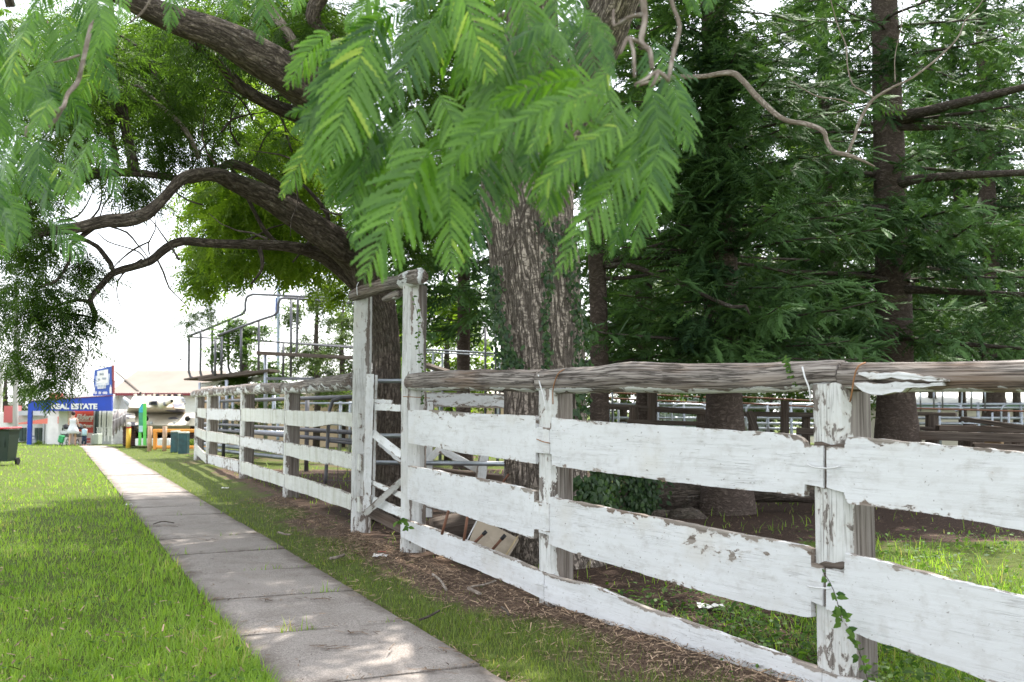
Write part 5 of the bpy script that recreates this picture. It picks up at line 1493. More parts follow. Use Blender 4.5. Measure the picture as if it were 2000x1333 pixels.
def yard_panel(label, x0, x1, d0, d1, ys, w, mat, posts, group=None, y_bot=None, name='cattle_railing', pm=None):
    """Steel or timber stockyard panel: rails at picture heights ys (for its middle depth), posts at picture x."""
    dm = (d0 + d1) / 2
    t = thing(name, label, 'yard panel', tuple(GP((x0 + x1) / 2, dm)), group)
    for y in ys:
        z = W(1000, y, dm).z
        A, B = GP(x0, d0), GP(x1, d1); A.z = z; B.z = z
        MB().tube([A, A.lerp(B, .5), B], w / 2 / F * dm, 8, True, .0).build('rail', mat, t, True)
    for x in posts:
        q = (x - x0) / (x1 - x0); d = d0 + (d1 - d0) * q
        c = GP(x, d); z = W(1000, min(ys) - 4, dm).z
        MB().tube([c + Vector((0, 0, -.1)), Vector((c.x, c.y, z))], max(w * .6, 3) / F * dm, 8).build('post', pm or mat, t, True)
    return t
yard_panel('grey steel cattle panel close behind the gate, crossing the leaning trunk', 732, 1000, 13.3, 13.0, (744, 852, 905), 9, ST_, (990,))
yard_panel('steel cattle rails behind the far white fence', 392, 740, 34, 19.5, (781, 835, 848, 869), 7, SD, (438, 600))
yard_panel('lower galvanised rails behind the curved end of the white fence', 388, 560, 35, 28, (842, 874, 884), 8, ST_, (395, 418))
yard_panel('thin steel rails deep inside the yard behind the gate', 560, 1010, 30, 28, (788, 812, 830), 4, ST_, (665, 684, 860, 972))
pg = thing('yard_gate', 'bent dark pipe gate frame with mesh beside the left gateway post', 'gate', tuple(GP(660, 16)))
pipe(pg, [(636, 945, 16), (640, 860, 16), (644, 800, 16), (650, 783, 16), (668, 777, 16), (730, 777, 16)], 7, SD, 'frame')
pipe(pg, [(640, 862, 16), (700, 868, 16), (740, 870, 16)], 5, SD, 'frame')
for x in (660, 678, 696): pipe(pg, [(x, 800, 16), (x, 945, 16)], 1.2, SD, 'wire')
for y in (900, 920, 938): pipe(pg, [(638, y, 16), (735, y + 3, 16)], 1.0, SD, 'wire')
wr = thing('walkway_rail', 'double pale steel handrail on the raised walkway between gateway post and massive trunk', 'railing', tuple(GP(900, 20)))
pipe(wr, [(828, 683, 20), (980, 692, 20), (1280, 716, 20)], 4, ST_, 'handrail'); pipe(wr, [(828, 688, 20.2), (980, 697, 20.2), (1280, 722, 20.2)], 3, ST_, 'handrail')
for x in (846, 864, 976, 1196): pipe(wr, [(x, 690, 20), (x, 860, 20)], 4, ST_, 'post')
for x in (948, 968): pipe(wr, [(x, 640, 19), (x, 860, 19)], 4.5, SD, 'post')
quad = MB().bar(W(828, 712, 18.5), W(990, 765, 17.5), .3, .06).build('ramp_plank', TB, wr)

# old timber yards seen between rail and top board
def timber(parent, x0, y0, x1, y1, h, d0, d1, thick=.07, mat=None, name='plank'):
    A, B = W(x0, y0, d0), W(x1, y1, d1)
    V = MB().bar(A, B, thick, h / F * (d0 + d1) / 2, bev=.012)
    V.t = [(q[0], q[1] + x0, q[2]) for q in V.t]
    return V.build(name, mat or TB, parent)
def stub(parent, x, y0, d, w, name='post', mat=None):
    c = GP(x, d); z = W(x, y0, d).z; r = w / 2 / F * d
    return MB().tube([Vector((c.x, c.y, -.1)), Vector((c.x, c.y, z * .5)), Vector((c.x + .02, c.y, z))], [r * 1.05, r, r * .95], 10, True, .1, 3, x).build(name, mat or TB, parent)
ty = thing('timber_yard', 'dark rough plank yard race seen under the log rail, left of the dark pine', 'cattle yard', tuple(GP(1300, 19)))
timber(ty, 1185, 794, 1385, 806, 11, 19, 18.5); timber(ty, 1225, 824, 1400, 829, 9, 18.4, 18.2); timber(ty, 1150, 876, 1420, 900, 30, 17.5, 17)
for x, y in ((1236, 796), (1368, 805), (1272, 768)): stub(ty, x, y, 18.8, 20)
timber(ty, 1180, 905, 1290, 908, 60, 17, 16.6, .2)
ty = thing('timber_yard', 'dark plank yard race between the dark pine and the thick fence post', 'cattle yard', tuple(GP(1530, 19)))
timber(ty, 1452, 809, 1640, 812, 10, 19, 18.5); timber(ty, 1462, 804, 1476, 842, 14, 18.6, 18.6); timber(ty, 1555, 842, 1660, 848, 14, 18.3, 18); timber(ty, 1440, 903, 1640, 918, 20, 17, 16.6, .2)
for x, y in ((1531, 783), (1572, 812), (1468, 808)): stub(ty, x, y, 18.8, 18)
ty = thing('timber_yard', 'collapsed dark plank yard with a tilted rail at the right edge', 'cattle yard', tuple(GP(1880, 18)))
timber(ty, 1752, 808, 1868, 810, 7, 19, 18.5, .4); timber(ty, 1876, 818, 2050, 842, 9, 18, 17); timber(ty, 1830, 836, 2080, 842, 12, 18, 17.6, .3); timber(ty, 1770, 850, 2080, 858, 18, 17.8, 17.4)
timber(ty, 1900, 872, 2080, 880, 14, 17.4, 17, .2); timber(ty, 1780, 836, 1850, 840, 8, 18.6, 18.4)
for x, y in ((1818, 812), (1891, 828), (1985, 850), (1905, 858)): stub(ty, x, y, 18.6, 26)
timber(ty, 1910, 862, 1958, 866, 7, 18.8, 18.4, .1, plain('raw_yellow_board', (.42, .30, .17), .8))
def rust_rails(label, x0, x1, ys, d, posts):
    t = thing('pipe_rail', label, 'yard rail', tuple(GP((x0 + x1) / 2, d)))
    for y in ys: pipe(t, [(x0, y, d), ((x0 + x1) / 2, y + 5, d), (x1, y + 10, d)], 3.2, RU, 'rail')
    for x, y0 in posts: pipe(t, [(x, y0, d), (x, 862, d)], 4, ST_, 'post')
rust_rails('two rusty pipe rails above the plank race, left of the dark pine', 1185, 1385, (767, 778), 24, ((1282, 762), (1208, 800)))
rust_rails('two rusty pipe rails right of the dark pine', 1450, 1640, (776, 788), 24, ((1530, 785), (1500, 800)))
rust_rails('long rusty pipe rail at the right edge of the yard', 1720, 2080, (796,), 24, ((1938, 806), (1970, 806)))
pg = thing('bent_pipe_rail', 'thin grey bent pipes standing above the collapsed plank yard', 'railing', tuple(GP(1860, 26)))
for pts in ([(1879, 740, 26), (1878, 790, 26), (1875, 800, 26), (1866, 804, 26)], [(1840, 740, 26), (1841, 800, 26)], [(1797, 750, 26), (1798, 804, 26)], [(1897, 740, 26), (1897, 800, 26)], [(1923, 740, 26), (1924, 806, 26)], [(1823, 750, 26), (1824, 800, 26)]):
    pipe(pg, pts, 3.4, ST_, 'upright')
for lab, x0, x1, d in (('silver steel cattle panels glinting behind the plank race left of the dark pine', 1170, 1400, 30), ('silver steel cattle panels behind the plank race right of the dark pine', 1430, 1660, 30), ('silver steel cattle panels behind the collapsed plank yard', 1720, 2100, 30)):
    t = yard_panel(lab, x0, x1, d, d - .8, (790, 797, 817, 828, 838, 850), 5.5, ST_, [x0 + (x1 - x0) * q for q in (.08, .3, .5, .72, .9)])
    for q in (.12, .62):
        xa = x0 + (x1 - x0) * q; xb = xa + (x1 - x0) * .3
        pipe(t, [(xa, 842, d - .9), (xa, 800, d - .9), (xa + 4, 793, d - .9), (xa + 12, 790, d - .9), (xb - 12, 791, d - .9), (xb - 4, 794, d - .9), (xb, 801, d - .9), (xb, 843, d - .9)], 4, ST_, 'gate_frame')

# sheds beyond the yards
def gabled(label, x0, x1, y_eave, y_base, d, depth, y_ridge, wall, roof, trim, name='shed', ov_=.3):
    A, B = W(x0, y_eave, d), W(x1, y_eave, d)
    zb = gz(0, d) - .1; ze = A.z
    t = thing(name, label, 'building', ((A.x + B.x) / 2, d, gz(0, d)))
    w = B.x - A.x
    MB().box(((A.x + B.x) / 2, d + depth / 2, (zb + ze) / 2), (w, depth, ze - zb)).build('wall', wall, t)
    zr = W(x0, y_ridge, d + depth / 2).z if y_ridge else ze + .8
    m = MB(); n = max(4, int(w / .22))
    for sgn, ya, yb in ((1, d - ov_, d + depth / 2), (-1, d + depth + ov_, d + depth / 2)):
        V = []
        for i in range(2 * n + 1):
            x = A.x - ov_ + (w + 2 * ov_) * i / (2 * n); o = .03 * (i % 2)
            V += [(x, ya, ze + .02 + o), (x, yb, zr + o)]
        Fc = [(2 * i, 2 * i + 2, 2 * i + 3, 2 * i + 1) if sgn > 0 else (2 * i, 2 * i + 1, 2 * i + 3, 2 * i + 2) for i in range(2 * n)]
        m.add(V, Fc)
    m.build('roof', roof, t)
    MB().box(((A.x + B.x) / 2, d - ov_ - .03, ze - .04), (w + 2 * ov_, .06, .16)).build('gutter', trim, t)
    return t
cream = plain('cream_sheet', (.50, .46, .36), .6, 0, .1, 2)
green_trim = plain('green_gutter', (.10, .22, .10), .5)
pale_roof = plain('pale_roof_sheet', (.62, .62, .58), .5, .1, .08, 2)
gabled('pale shed with green gutter beyond the yards at the far right', 1700, 2150, 790, 850, 44, 9, 768, cream, pale_roof, green_trim)
gabled('pale green corrugated shed glimpsed under the rail beside the dark pine', 1300, 1510, 788, 850, 42, 8, 760, plain('pale_green_sheet', (.50, .60, .54), .5), plain('pale_green_roof', (.50, .60, .54), .45, .1, .1, 2), green_trim)
gabled('tan shed behind the steel rails left of the gateway', 395, 1010, 771, 870, 44, 7, 756, plain('tan_sheet', (.52, .40, .26), .7, 0, .1, 1), plain('tan_roof', (.5, .44, .36), .5, .1, .1, 2), plain('tan_gutter', (.42, .34, .25), .5))

# overturned chair and timbers inside the fence
ch = thing('overturned_chair', 'beige overturned metal chair with rusty legs and rubber tips lying behind the lowest board', 'chair', tuple(GP(950, 9.7)))
tan = plain('beige_vinyl', (.40, .335, .26), .7, 0, .2, 5, .5)
a, b, c, e = W(914, 1062, 9.75), W(934, 1010, 9.95), W(1012, 1052, 9.75), W(985, 1096, 9.5)
nrm = (b - a).cross(e - a).normalized()
if nrm.y > 0: nrm = -nrm
MB().prism([a, b, c, e], -.03, nrm).build('seat', tan, ch)
def cpipe(pts, w, mat, name): return pipe(ch, pts, w, mat, name, 8, True, .05)
leg_m = MT['rust']
for p0, p1, tip in (((863, 1044), (876, 998), 0), ((906, 1056), (913, 1010), 0), ((925, 1062), (949, 1039), 1), ((958, 1078), (986, 1046), 1)):
    cpipe([(*p0, 9.2), (*p1, 9.15)], 5.5, leg_m, 'leg')
    if tip: cpipe([((p0[0] + 3 * p1[0]) / 4, (p0[1] + 3 * p1[1]) / 4, 9.14), (p1[0] + 1, p1[1] - 1, 9.14)], 7.5, MT['tarp'], 'rubber_tip')
cpipe([(912, 1056, 9.6), (931, 1018, 9.75)], 2.5, MT['wire'], 'trim')
cpipe([(985, 1090, 9.45), (1011, 1048, 9.7)], 3.5, plain('straw_edge', (.42, .33, .2), .8), 'trim')
lg = thing('fallen_beam', 'dark weathered beam lying behind the chair inside the fence', 'timber', tuple(GP(890, 11.6)))
S = smooth_path([(*W(846, 1040, 11.2), .16), (*W(900, 1030, 11.3), .17), (*W(985, 1024, 11.4), .16)], .08)
MB().tube([q[:3] for q in S], [q[3] for q in S], 14, True, .1, 3, 5).build('beam', TB, lg, True)
lg = thing('fallen_beam', 'long dark beam lying waist high behind the white X-braced gate', 'timber', tuple(GP(900, 13.9)))
timber(lg, 838, 930, 985, 945, 34, 13.9, 13.6, .2, None, 'beam')
cpd = thing('steel_prop', 'rusty rod leaning beside the massive trunk', 'rod', tuple(GP(985, 10.4)))
pipe(cpd, [(978, 948, 10.2), (994, 926, 10.2)], 4.5, RU, 'rod')
lg = thing('log_edging', 'mossy dark log lying on the earth across the foot of the dark pine', 'log', tuple(GP(1400, 15.4)))
for pts in ([(1278, 975, 15.6, 66), (1340, 972, 15.5, 62), (1400, 968, 15.4, 56)], [(1440, 962, 15.6, 36), (1540, 966, 15.3, 32), (1640, 972, 15.0, 30)]):
    P_ = [(*W(x, y, d), w / 2 / F * d) for x, y, d, w in pts]; S = smooth_path(P_, .1)
    MB().tube([q[:3] for q in S], [q[3] for q in S], 14, True, .12, 3, pts[0][0]).build('log', MT['bark_dark'], lg, True)
for lab, x, y, d, r in (('rounded mossy rock at the foot of the log edging, nearest the ivy stump', 1290, 999, 14.6, .16), ('wider mossy rock in front of the log edging', 1340, 1000, 14.4, .22)):
    c = GP(x, d); m = MB()
    for i in range(5):
        pass
    V, Fc = [], []
    for i in range(7):
        for j in range(12):
            th, ph = math.pi * i / 6, 2 * math.pi * j / 12
            p = Vector((math.sin(th) * math.cos(ph) * 1.3, math.sin(th) * math.sin(ph), math.cos(th) * .7))
            p *= r * (1 + .3 * mnoise.noise(p * 1.7 + Vector((x, 0, 0))))
            V.append(c + p)
    for i in range(6):
        for j in range(12):
            Fc.append((i * 12 + j, (i + 1) * 12 + j, (i + 1) * 12 + (j + 1) % 12, i * 12 + (j + 1) % 12))
    o = m.add(V, Fc).build('rock', MT['bark_dark'], None, True); props(o, lab, 'rock')

# ------------------------------------------------------------------ weeds and small ground things
WEED_PARTS = []
def weed_patch(n, fx, size, hmax):
    P = []
    for k in range(n):
        q = fx()
        if q is None: continue
        P.append((q[0], q[1], gz(*q) + R.random() ** 1.5 * hmax))
    P = np.array(P); m = len(P)
    dirs = np.stack([NR.normal(0, 1, m), NR.normal(0, 1, m), NR.normal(.25, .35, m)], 1)
    up = np.stack([NR.normal(0, .35, m), NR.normal(0, .35, m), np.ones(m)], 1)
    WEED_PARTS.append(scatter(LEAF_T, LEAF_F, P, frames(dirs, up), size * (.5 + .9 * NR.random(m))))
def fx_yard():
    px = R.uniform(1085, 2300); A_, B_ = (P1, P2) if px < 1612 else (P2, P3)
    q = on_plane(px, 1100, A_, B_, 0); off = abs(R.gauss(.5, .6)) + .04
    n = Vector((-uR.y, uR.x, 0)); n = n if n.y > 0 else -n
    x, y = q.x + n.x * off, q.y + n.y * off
    if mnoise.noise(Vector((x * 2.2, y * 2.2, 8))) < R.uniform(-.4, .3): return None
    return (x, y)
weed_patch(11500, fx_yard, .046, .2)
def fx_foot():
    i = R.choice((0, 1, 2, 3, 4, 5, 5, 6, 6))
    A_, B_ = FL[i + 1 if i < 8 else 7], FL[min(i + 2, 9)]
    q = A_.lerp(B_, R.random()); off = R.gauss(0, .12)
    x, y = q.x + off, q.y - abs(off) * .3
    if mnoise.noise(Vector((x * 1.8, y * 1.8, 3))) < R.uniform(.0, .4): return None
    return (x, y)
weed_patch(2600, fx_foot, .03, .10)
def fx_bright():
    x, y = R.uniform(2.0, 7.5), R.uniform(4.8, 11.8)
    if fence_t(x, y) < .1 or (y > 8.4 and x < 3.2) or mnoise.noise(Vector((x * 1.6, y * 1.6, 4))) < R.uniform(-.4, .2): return None
    return (x, y)
weed_patch(9000, fx_bright, .045, .22)
V, Fc, r = merge(WEED_PARTS)
link('weeds', np_mesh('weeds', V, Fc, r), MT['weed'], None, 'stuff')

def creeper(label, pts, n, size, fan=.02):
    """Thin vine with leaves through pixel points."""
    P_ = [(*W(x, y, d), 0) for x, y, d in pts]; S = smooth_path(P_, .03)
    t = thing('creeper', label, 'vine', tuple(S[0][:3]))
    MB().tube([q[:3] for q in S], .0022, 5).build('stem', MT['bark_thin'], t, True)
    idx = NR.integers(0, len(S), n); pos = S[idx][:, :3] + NR.normal(0, .006, (n, 3))
    dirs = np.stack([NR.normal(0, 1, n), NR.normal(-.6, .3, n), NR.normal(-.3, .5, n)], 1)
    up = np.stack([NR.normal(0, .4, n), -np.ones(n), NR.normal(.6, .3, n)], 1)
    V, Fc, r = scatter(LEAF_T, LEAF_F, pos, frames(dirs, up), size * (.6 + .6 * NR.random(n)))
    link('leaves', np_mesh('leaves', V, Fc, r), MT['weed'], t)
creeper('young green creeper hanging in front of the thick fence post below its middle board', [(1608, 1118, 5.25), (1622, 1140, 5.22), (1632, 1165, 5.22), (1640, 1195, 5.25), (1645, 1215, 5.3)], 22, .055)
creeper('small creeper at the foot of the thick fence post', [(1655, 1232, 5.25), (1672, 1262, 5.25), (1688, 1300, 5.25), (1695, 1335, 5.28)], 26, .05)
creeper('fern-like creeper climbing the right gateway post', [(822, 790, 10.45), (826, 730, 10.42), (818, 680, 10.42), (816, 620, 10.42), (806, 580, 10.42)], 70, .045)
creeper('pale seedling at the foot of the right gateway post', [(795, 1030, 10.2), (785, 1015, 10.2), (775, 1020, 10.2)], 14, .07)
creeper('sprig of green lying over the log rail near the thick post', [(1535, 702, 5.75), (1540, 715, 5.72), (1548, 735, 5.7), (1556, 745, 5.7)], 60, .03)

paper = plain('crumpled_paper', (.72, .70, .69), .8)
def crumple(label, x, y, w, h, col=None, name='litter_packet'):
    d = EYE * F / (y - 800); c = W(x, y, d); m = MB(); V, Fc = [], []
    for i in range(7):
        for j in range(6):
            u, v = (i / 6 - .5) * w, (j / 5 - .5) * h
            V.append((c.x + u, c.y + v, c.z + .012 + .035 * abs(mnoise.noise(Vector((i * .9 + x, j * .9, 0)))) + .02 * mnoise.noise(Vector((i * 2.1, j * 2.3, x)))))
    for i in range(6):
        for j in range(5):
            Fc.append((i * 6 + j, (i + 1) * 6 + j, (i + 1) * 6 + j + 1, i * 6 + j + 1))
    o = m.add(V, Fc).build(name, paper, None); props(o, label, 'litter')
    md = o.modifiers.new('thickness', 'SOLIDIFY'); md.thickness = .002
    return o
o = crumple('crumpled white paper packet with red print on the verge by the gateway', 743, 1088, .15, .12)
r_ = MB()
cc = W(747, 1087, EYE * F / 287)
for k in range(5): r_.box((cc.x - .04 + .018 * k, cc.y - .02 + .01 * (k % 2), cc.z + .052), (.009, .02, .002))
l_ = r_.build('print', plain('red_print', (.6, .05, .06), .6), o)
crumple('pale torn wrapper among the weeds inside the fence', 1388, 1188, .2, .12)
crumple('white paper scrap on the left edge of the path', 252, 988, .10, .05)
crumple('small white scrap in the verge grass by the far fence', 440, 955, .14, .06)

sticks = [('pale forked stick on the brown verge in front of the near fence', [(845, 1125), (860, 1137), (872, 1156)], 5), ('long pale stick lying along the brown verge', [(920, 1150), (945, 1146), (968, 1138)], 4),
          ('short pale stick below the long one on the verge', [(915, 1153), (925, 1158), (938, 1164)], 7), ('brown twig at the path edge', [(820, 1215), (838, 1208), (858, 1197)], 5),
          ('thin bent twig on the verge nearer the camera', [(980, 1190), (990, 1198), (994, 1206)], 4), ('curved pale bark strip on the grass by the path', [(645, 1094), (658, 1092), (672, 1087)], 6),
          ('curled pale leaf on the grass near the gateway', [(544, 1042), (556, 1046), (567, 1047)], 4), ('dark twig lying across a slab of the path', [(300, 1026), (318, 1021), (340, 1024)], 2), ('slim straw on the near slab', [(760, 1274), (766, 1266), (771, 1262)], 2.5)]
for lab, pts, w in sticks:
    P_ = []
    for x, y in pts:
        d = (EYE - .03) * F / (y - 800); q = W(x, y, d); P_.append((q.x, q.y, q.z + .015, w / 2 / F * d))
    S = smooth_path(P_, .03)
    o = MB().tube([q[:3] for q in S], [q[3] for q in S], 6, True, .2, 9, pts[0][0]).build('stick', MT['bark_pale'] if 'pale' in lab or 'straw' in lab else MT['bark_thin'], None, True)
    props(o, lab, 'stick')
# ------------------------------------------------------------------ the street beyond the path
def pl(name, col, rough=.6, metal=0.0, var=.1, scale=3, dirt=.1): return plain(name, col, rough, metal, var, scale, dirt)
BLUE = pl('sign_blue', (.012, .055, .42), .4); WHITE = pl('white_gloss', (.78, .78, .77), .5); REDM = pl('shop_red', (.55, .07, .05), .5)
MAROON = pl('maroon_trim', (.20, .03, .035), .5); ORANGE = pl('orange_barrier_paint', (.72, .30, .05), .5); GREY = pl('grey_frame', (.38, .40, .42), .5)
GLASS = pl('shop_glass', (.06, .09, .09), .08, 0, .2, 2, 0); BLACK = pl('black_fabric', (.015, .015, .018), .8); YELLOW = pl('yellow_bollard_paint', (.78, .48, .06), .5)

def pxbox(parent, name, x0, y0, x1, y1, d, depth, mat, bev=.0, kind=None):
    A, B = W(x0, y0, d), W(x1, y1, d)
    return MB().box(((A.x + B.x) / 2, d + depth / 2, (A.z + B.z) / 2), (abs(B.x - A.x), depth, abs(A.z - B.z)), None, bev).build(name, mat, parent, False, kind)
def pxpoly(parent, name, pts, d, depth, mat):
    P_ = [W(x, y, d) for x, y in pts]
    for p in P_: p.y = d
    return MB().prism(P_, depth, (0, 1, 0)).build(name, mat, parent)
def text(parent, s, x, y, d, h_px, mat, name='lettering', shear=0.0, width=None, depth=.008, bold=.0, align='LEFT'):
    cu = bpy.data.curves.new(name, 'FONT'); cu.body = s; cu.size = h_px / .70 / F * d; cu.shear = shear; cu.extrude = depth; cu.offset = bold
    cu.align_x = align
    o = bpy.data.objects.new(name, cu); COL.objects.link(o)
    dg = bpy.context.evaluated_depsgraph_get()
    me = bpy.data.meshes.new_from_object(o.evaluated_get(dg)); bpy.data.objects.remove(o)
    k = 1.0
    co = np.empty(len(me.vertices) * 3, dtype=np.float32); me.vertices.foreach_get('co', co); co = co.reshape(-1, 3)
    if width: k = (width / F * d) / max(1e-6, co[:, 0].max() - co[:, 0].min())
    p = W(x, y, d)
    out = np.stack([p.x + co[:, 0] * k, p.y - co[:, 2], p.z + co[:, 1]], 1)
    me.vertices.foreach_set('co', out.ravel().astype(np.float32)); me.update()
    me.materials.clear()
    return link(name, me, mat, parent)

# weatherboard building with corrugated roof
def corrugated(name, col):
    k = NT(name); v = k.tc('tc', rand=False)
    n = k.noise(v, .6, 5)
    c = k.mix(k.ramp(n, .35, .7), col, tuple(x * .86 for x in col))
    return k.out(c, .95, 0, None, .05)
wb = thing('weatherboard_building', 'white weatherboard building with pale corrugated hip roof and maroon gutter behind the tank', 'building', tuple(GP(310, 56)))
A_, B_ = W(219, 770, 55), W(400, 770, 55)
zb = gz(0, 55)
MB().box(((A_.x + B_.x) / 2, 58.1, (zb + A_.z) / 2), (B_.x - A_.x, 6, A_.z - zb)).build('wall', WHITE, wb)
nb = 15
for i in range(nb):
    z = zb + (A_.z - .1 - zb) * (i + .5) / nb; hh = (A_.z - zb) / nb
    MB().box(((A_.x + B_.x) / 2, 55.06, z), (B_.x - A_.x, .035, hh * .94), Matrix.Rotation(.10, 3, 'X')).build('weatherboard', WHITE, wb)
RT, RH = W(222, 725, 59), W(268, 762, 55.4)
m = MB(); n = 62; V = []
xr0, xr1 = A_.x - .1, B_.x + .2
for i in range(2 * n + 1):
    x = xr0 + (xr1 - xr0) * i / (2 * n); o = .035 * (i % 2)
    V += [(x, 54.6, A_.z + .03 + o), (x, 58.8, RT.z + o)]
m.add(V, [(2 * i, 2 * i + 2, 2 * i + 3, 2 * i + 1) for i in range(2 * n)])
m.build('roof', corrugated('cream_corrugated_iron', (.29, .25, .22)), wb)
MB().bar(W(226, 726, 58.4), W(270, 764, 54.9), .1, .04).build('ridge_cap', corrugated('ridge_iron', (.13, .115, .10)), wb)
MB().box(((xr0 + xr1) / 2, 54.52, A_.z - .02), (xr1 - xr0, .12, .14)).build('gutter', MAROON, wb)

# shop with the blue fascia
sh = thing('shop_building', 'shop with white pillar, red painted front and glazed bay under the blue sign', 'building', tuple(GP(150, 53)))
pxbox(sh, 'wall', 95, 770, 219, 874, 54.2, 4, WHITE)
pxbox(sh, 'upper_panel', 96, 768, 117, 800, 53.8, .3, pl('faded_red', (.55, .16, .13), .6))
pxbox(sh, 'pillar', 115, 800, 131, 873, 51.8, .5, WHITE, .02)
rp = pxbox(sh, 'red_front', 131, 803, 181, 846, 52.6, .12, REDM)
pxbox(sh, 'white_dado', 131, 846, 181, 870, 52.6, .12, pl('pale_pink_front', (.70, .58, .56), .6))
pxbox(sh, 'red_band', 168, 856, 176, 860, 52.55, .02, REDM); pxbox(sh, 'red_band', 168, 862, 176, 865, 52.55, .02, REDM)
text(rp, 'Elders', 148, 820, 52.55, 10.5, WHITE, 'lettering', .35, 34, .01, .012)
pxbox(rp, 'white_line', 146, 822, 180, 823.5, 52.56, .02, WHITE)
text(rp, 'Real Estate', 148, 835, 52.55, 6, WHITE, 'lettering', 0, 33, .01, .006)
pxbox(sh, 'shop_window', 184, 800, 217, 851, 52.8, .05, GLASS)
pxbox(sh, 'sill_panel', 182, 851, 218, 868, 52.7, .1, pl('grey_sill', (.50, .52, .53), .6))
for x in (182, 194, 200, 204, 210, 214, 217.5): pxbox(sh, 'mullion', x, 800, x + 1.6, 852, 52.66, .08, WHITE if x > 183 else GREY)
for x in (190, 197, 204, 211, 218): pxbox(sh, 'railing_bar', x, 836, x + .9, 862, 51.9, .03, WHITE)
pxbox(sh, 'railing_bar', 188, 835, 218, 836.4, 51.9, .04, WHITE); pxbox(sh, 'railing_bar', 188, 842, 218, 843, 51.9, .03, WHITE)
fs = thing('real_estate_sign', 'long blue fascia sign reading REAL ESTATE standing on a blue leg', 'sign', tuple(GP(58, 50)))
pxpoly(fs, 'fascia', [(55, 784), (218, 773.5), (218, 803), (55, 803)], 50, .18, BLUE)
pxpoly(fs, 'red_capping', [(55, 783), (218, 772.3), (218, 773.6), (55, 784.3)], 49.96, .26, MAROON)
pxbox(fs, 'leg', 54.5, 803, 60, 869, 50, .14, BLUE)
text(fs, 'REAL ESTATE', 100, 799, 49.97, 9.8, WHITE, 'lettering', 0, 89.5, .012, .018)
pxbox(fs, 'soffit', 60, 800, 217, 803, 50.2, 2.2, WHITE)
bb = thing('billboard', 'blue billboard with a white notice and bottle pictures above the blue fascia sign', 'sign', tuple(GP(200, 50.6)))
pb = pxpoly(bb, 'board', [(184.5, 723.5), (218.5, 715), (219.5, 772.5), (181.5, 773.5)], 50.5, .12, pl('billboard_blue', (.05, .11, .40), .5))
pxpoly(bb, 'edge_trim', [(218.5, 714), (221, 713.5), (220.5, 743), (218.8, 743)], 50.45, .2, MAROON)
pxpoly(bb, 'edge_trim', [(220, 743), (222, 743), (221, 769), (219.5, 769)], 50.45, .2, MAROON)
pxpoly(pb, 'notice', [(190, 725.5), (211, 721.5), (211, 748), (189.5, 749.5)], 50.47, .02, WHITE)
pxpoly(pb, 'notice', [(187, 735), (214.5, 730), (213, 752), (186.5, 755.5)], 50.485, .012, pl('pale_blue_notice', (.52, .58, .72), .6))
pxpoly(pb, 'notice', [(190.5, 750.5), (207, 748.5), (206.5, 758.5), (190.5, 760)], 50.46, .02, WHITE)
gt_ = pl('grey_print', (.34, .38, .44), .6)
for (x0, x1, y) in ((195, 204, 731), (191, 197, 741.5), (200, 209, 739.5)):
    for k in range(int((x1 - x0) / 1.6)): pxbox(pb, 'print', x0 + k * 1.6, y - (1.6 if k % 3 else 2.2), x0 + k * 1.6 + 1.0, y + 2.2, 50.455, .008, gt_)
for x0 in (191.6, 196.8, 202): pxbox(pb, 'print', x0, 752, x0 + 4, 757.5, 50.452, .006, pl('picture_print', (.42, .48, .55), .6))
for x0, x1 in ((186, 190), (192.5, 199), (201, 210.5)):
    for k in range(int((x1 - x0) / 1.8)): pxbox(pb, 'print', x0 + k * 1.8, 765.5 - (k % 2) * .5, x0 + k * 1.8 + 1.2, 770.2, 50.47, .02, WHITE)
for x in (216.2, 183.6): pxpoly(pb, 'bottle_picture', [(x - 2, 769), (x - 2, 758), (x - .7, 755), (x - .6, 752), (x + .6, 752), (x + .7, 755), (x + 2, 758), (x + 2, 769)], 50.47, .02, WHITE)
an = thing('roof_mast', 'thin grey mast standing above the billboard', 'mast', tuple(W(194, 723, 51)))
pipe(an, [(193.5, 683, 51), (193.5, 724, 51)], 1.0, GREY, 'pole'); pipe(an, [(196.2, 690, 51), (196.2, 724, 51)], .8, GREY, 'pole')
pxbox(an, 'fitting', 190.5, 684, 195.5, 687, 51, .1, GREY); pxbox(an, 'fitting', 193, 679, 195, 682, 51, .1, GREY)

# awning and red shops further left
aw = thing('red_awning', 'red street awning on thin posts left of the white pillar', 'awning', tuple(GP(80, 57)))
A1, A2, A3, A4 = W(115, 814, 54), W(115, 827.5, 54), W(36, 829, 62), W(36, 826.5, 62)
MB().prism([A1, A2, A3, A4], .12, (0, 1, 0)).build('fascia', pl('awning_red', (.68, .12, .08), .5), aw)
MB().add([A2, A3, A3 + Vector((1.5, 4, .5)), A2 + Vector((1.5, 4, .5))], [(0, 1, 2, 3)]).build('soffit', GREY, aw)
for x, d, w in ((84, 56, 1.6), (90, 55.5, 4), (99, 55, 3.5), (106, 54.6, 3), (112, 54.3, 2.5)): pxbox(aw, 'post', x, 828, x + w, 872, d, .12, pl('pale_post', (.6, .6, .6), .6) if w > 2 else GREY)
bs = thing('red_shop', 'distant red and white shop beyond the red awning', 'building', tuple(GP(30, 66)))
pxbox(bs, 'wall', -40, 806, 116, 868, 64, 5, WHITE); pxbox(bs, 'red_wall', 8, 793, 26, 826, 63.5, 1, pl('faded_red_wall', (.5, .12, .12), .6))
pxbox(bs, 'grey_roof', 28, 803, 92, 812, 63, 3, pl('grey_roof_sheet', (.40, .42, .44), .6))
for x in (38, 45, 68, 76, 94): pxbox(bs, 'window', x, 836, x + 5, 862, 63.9, .1, GLASS)
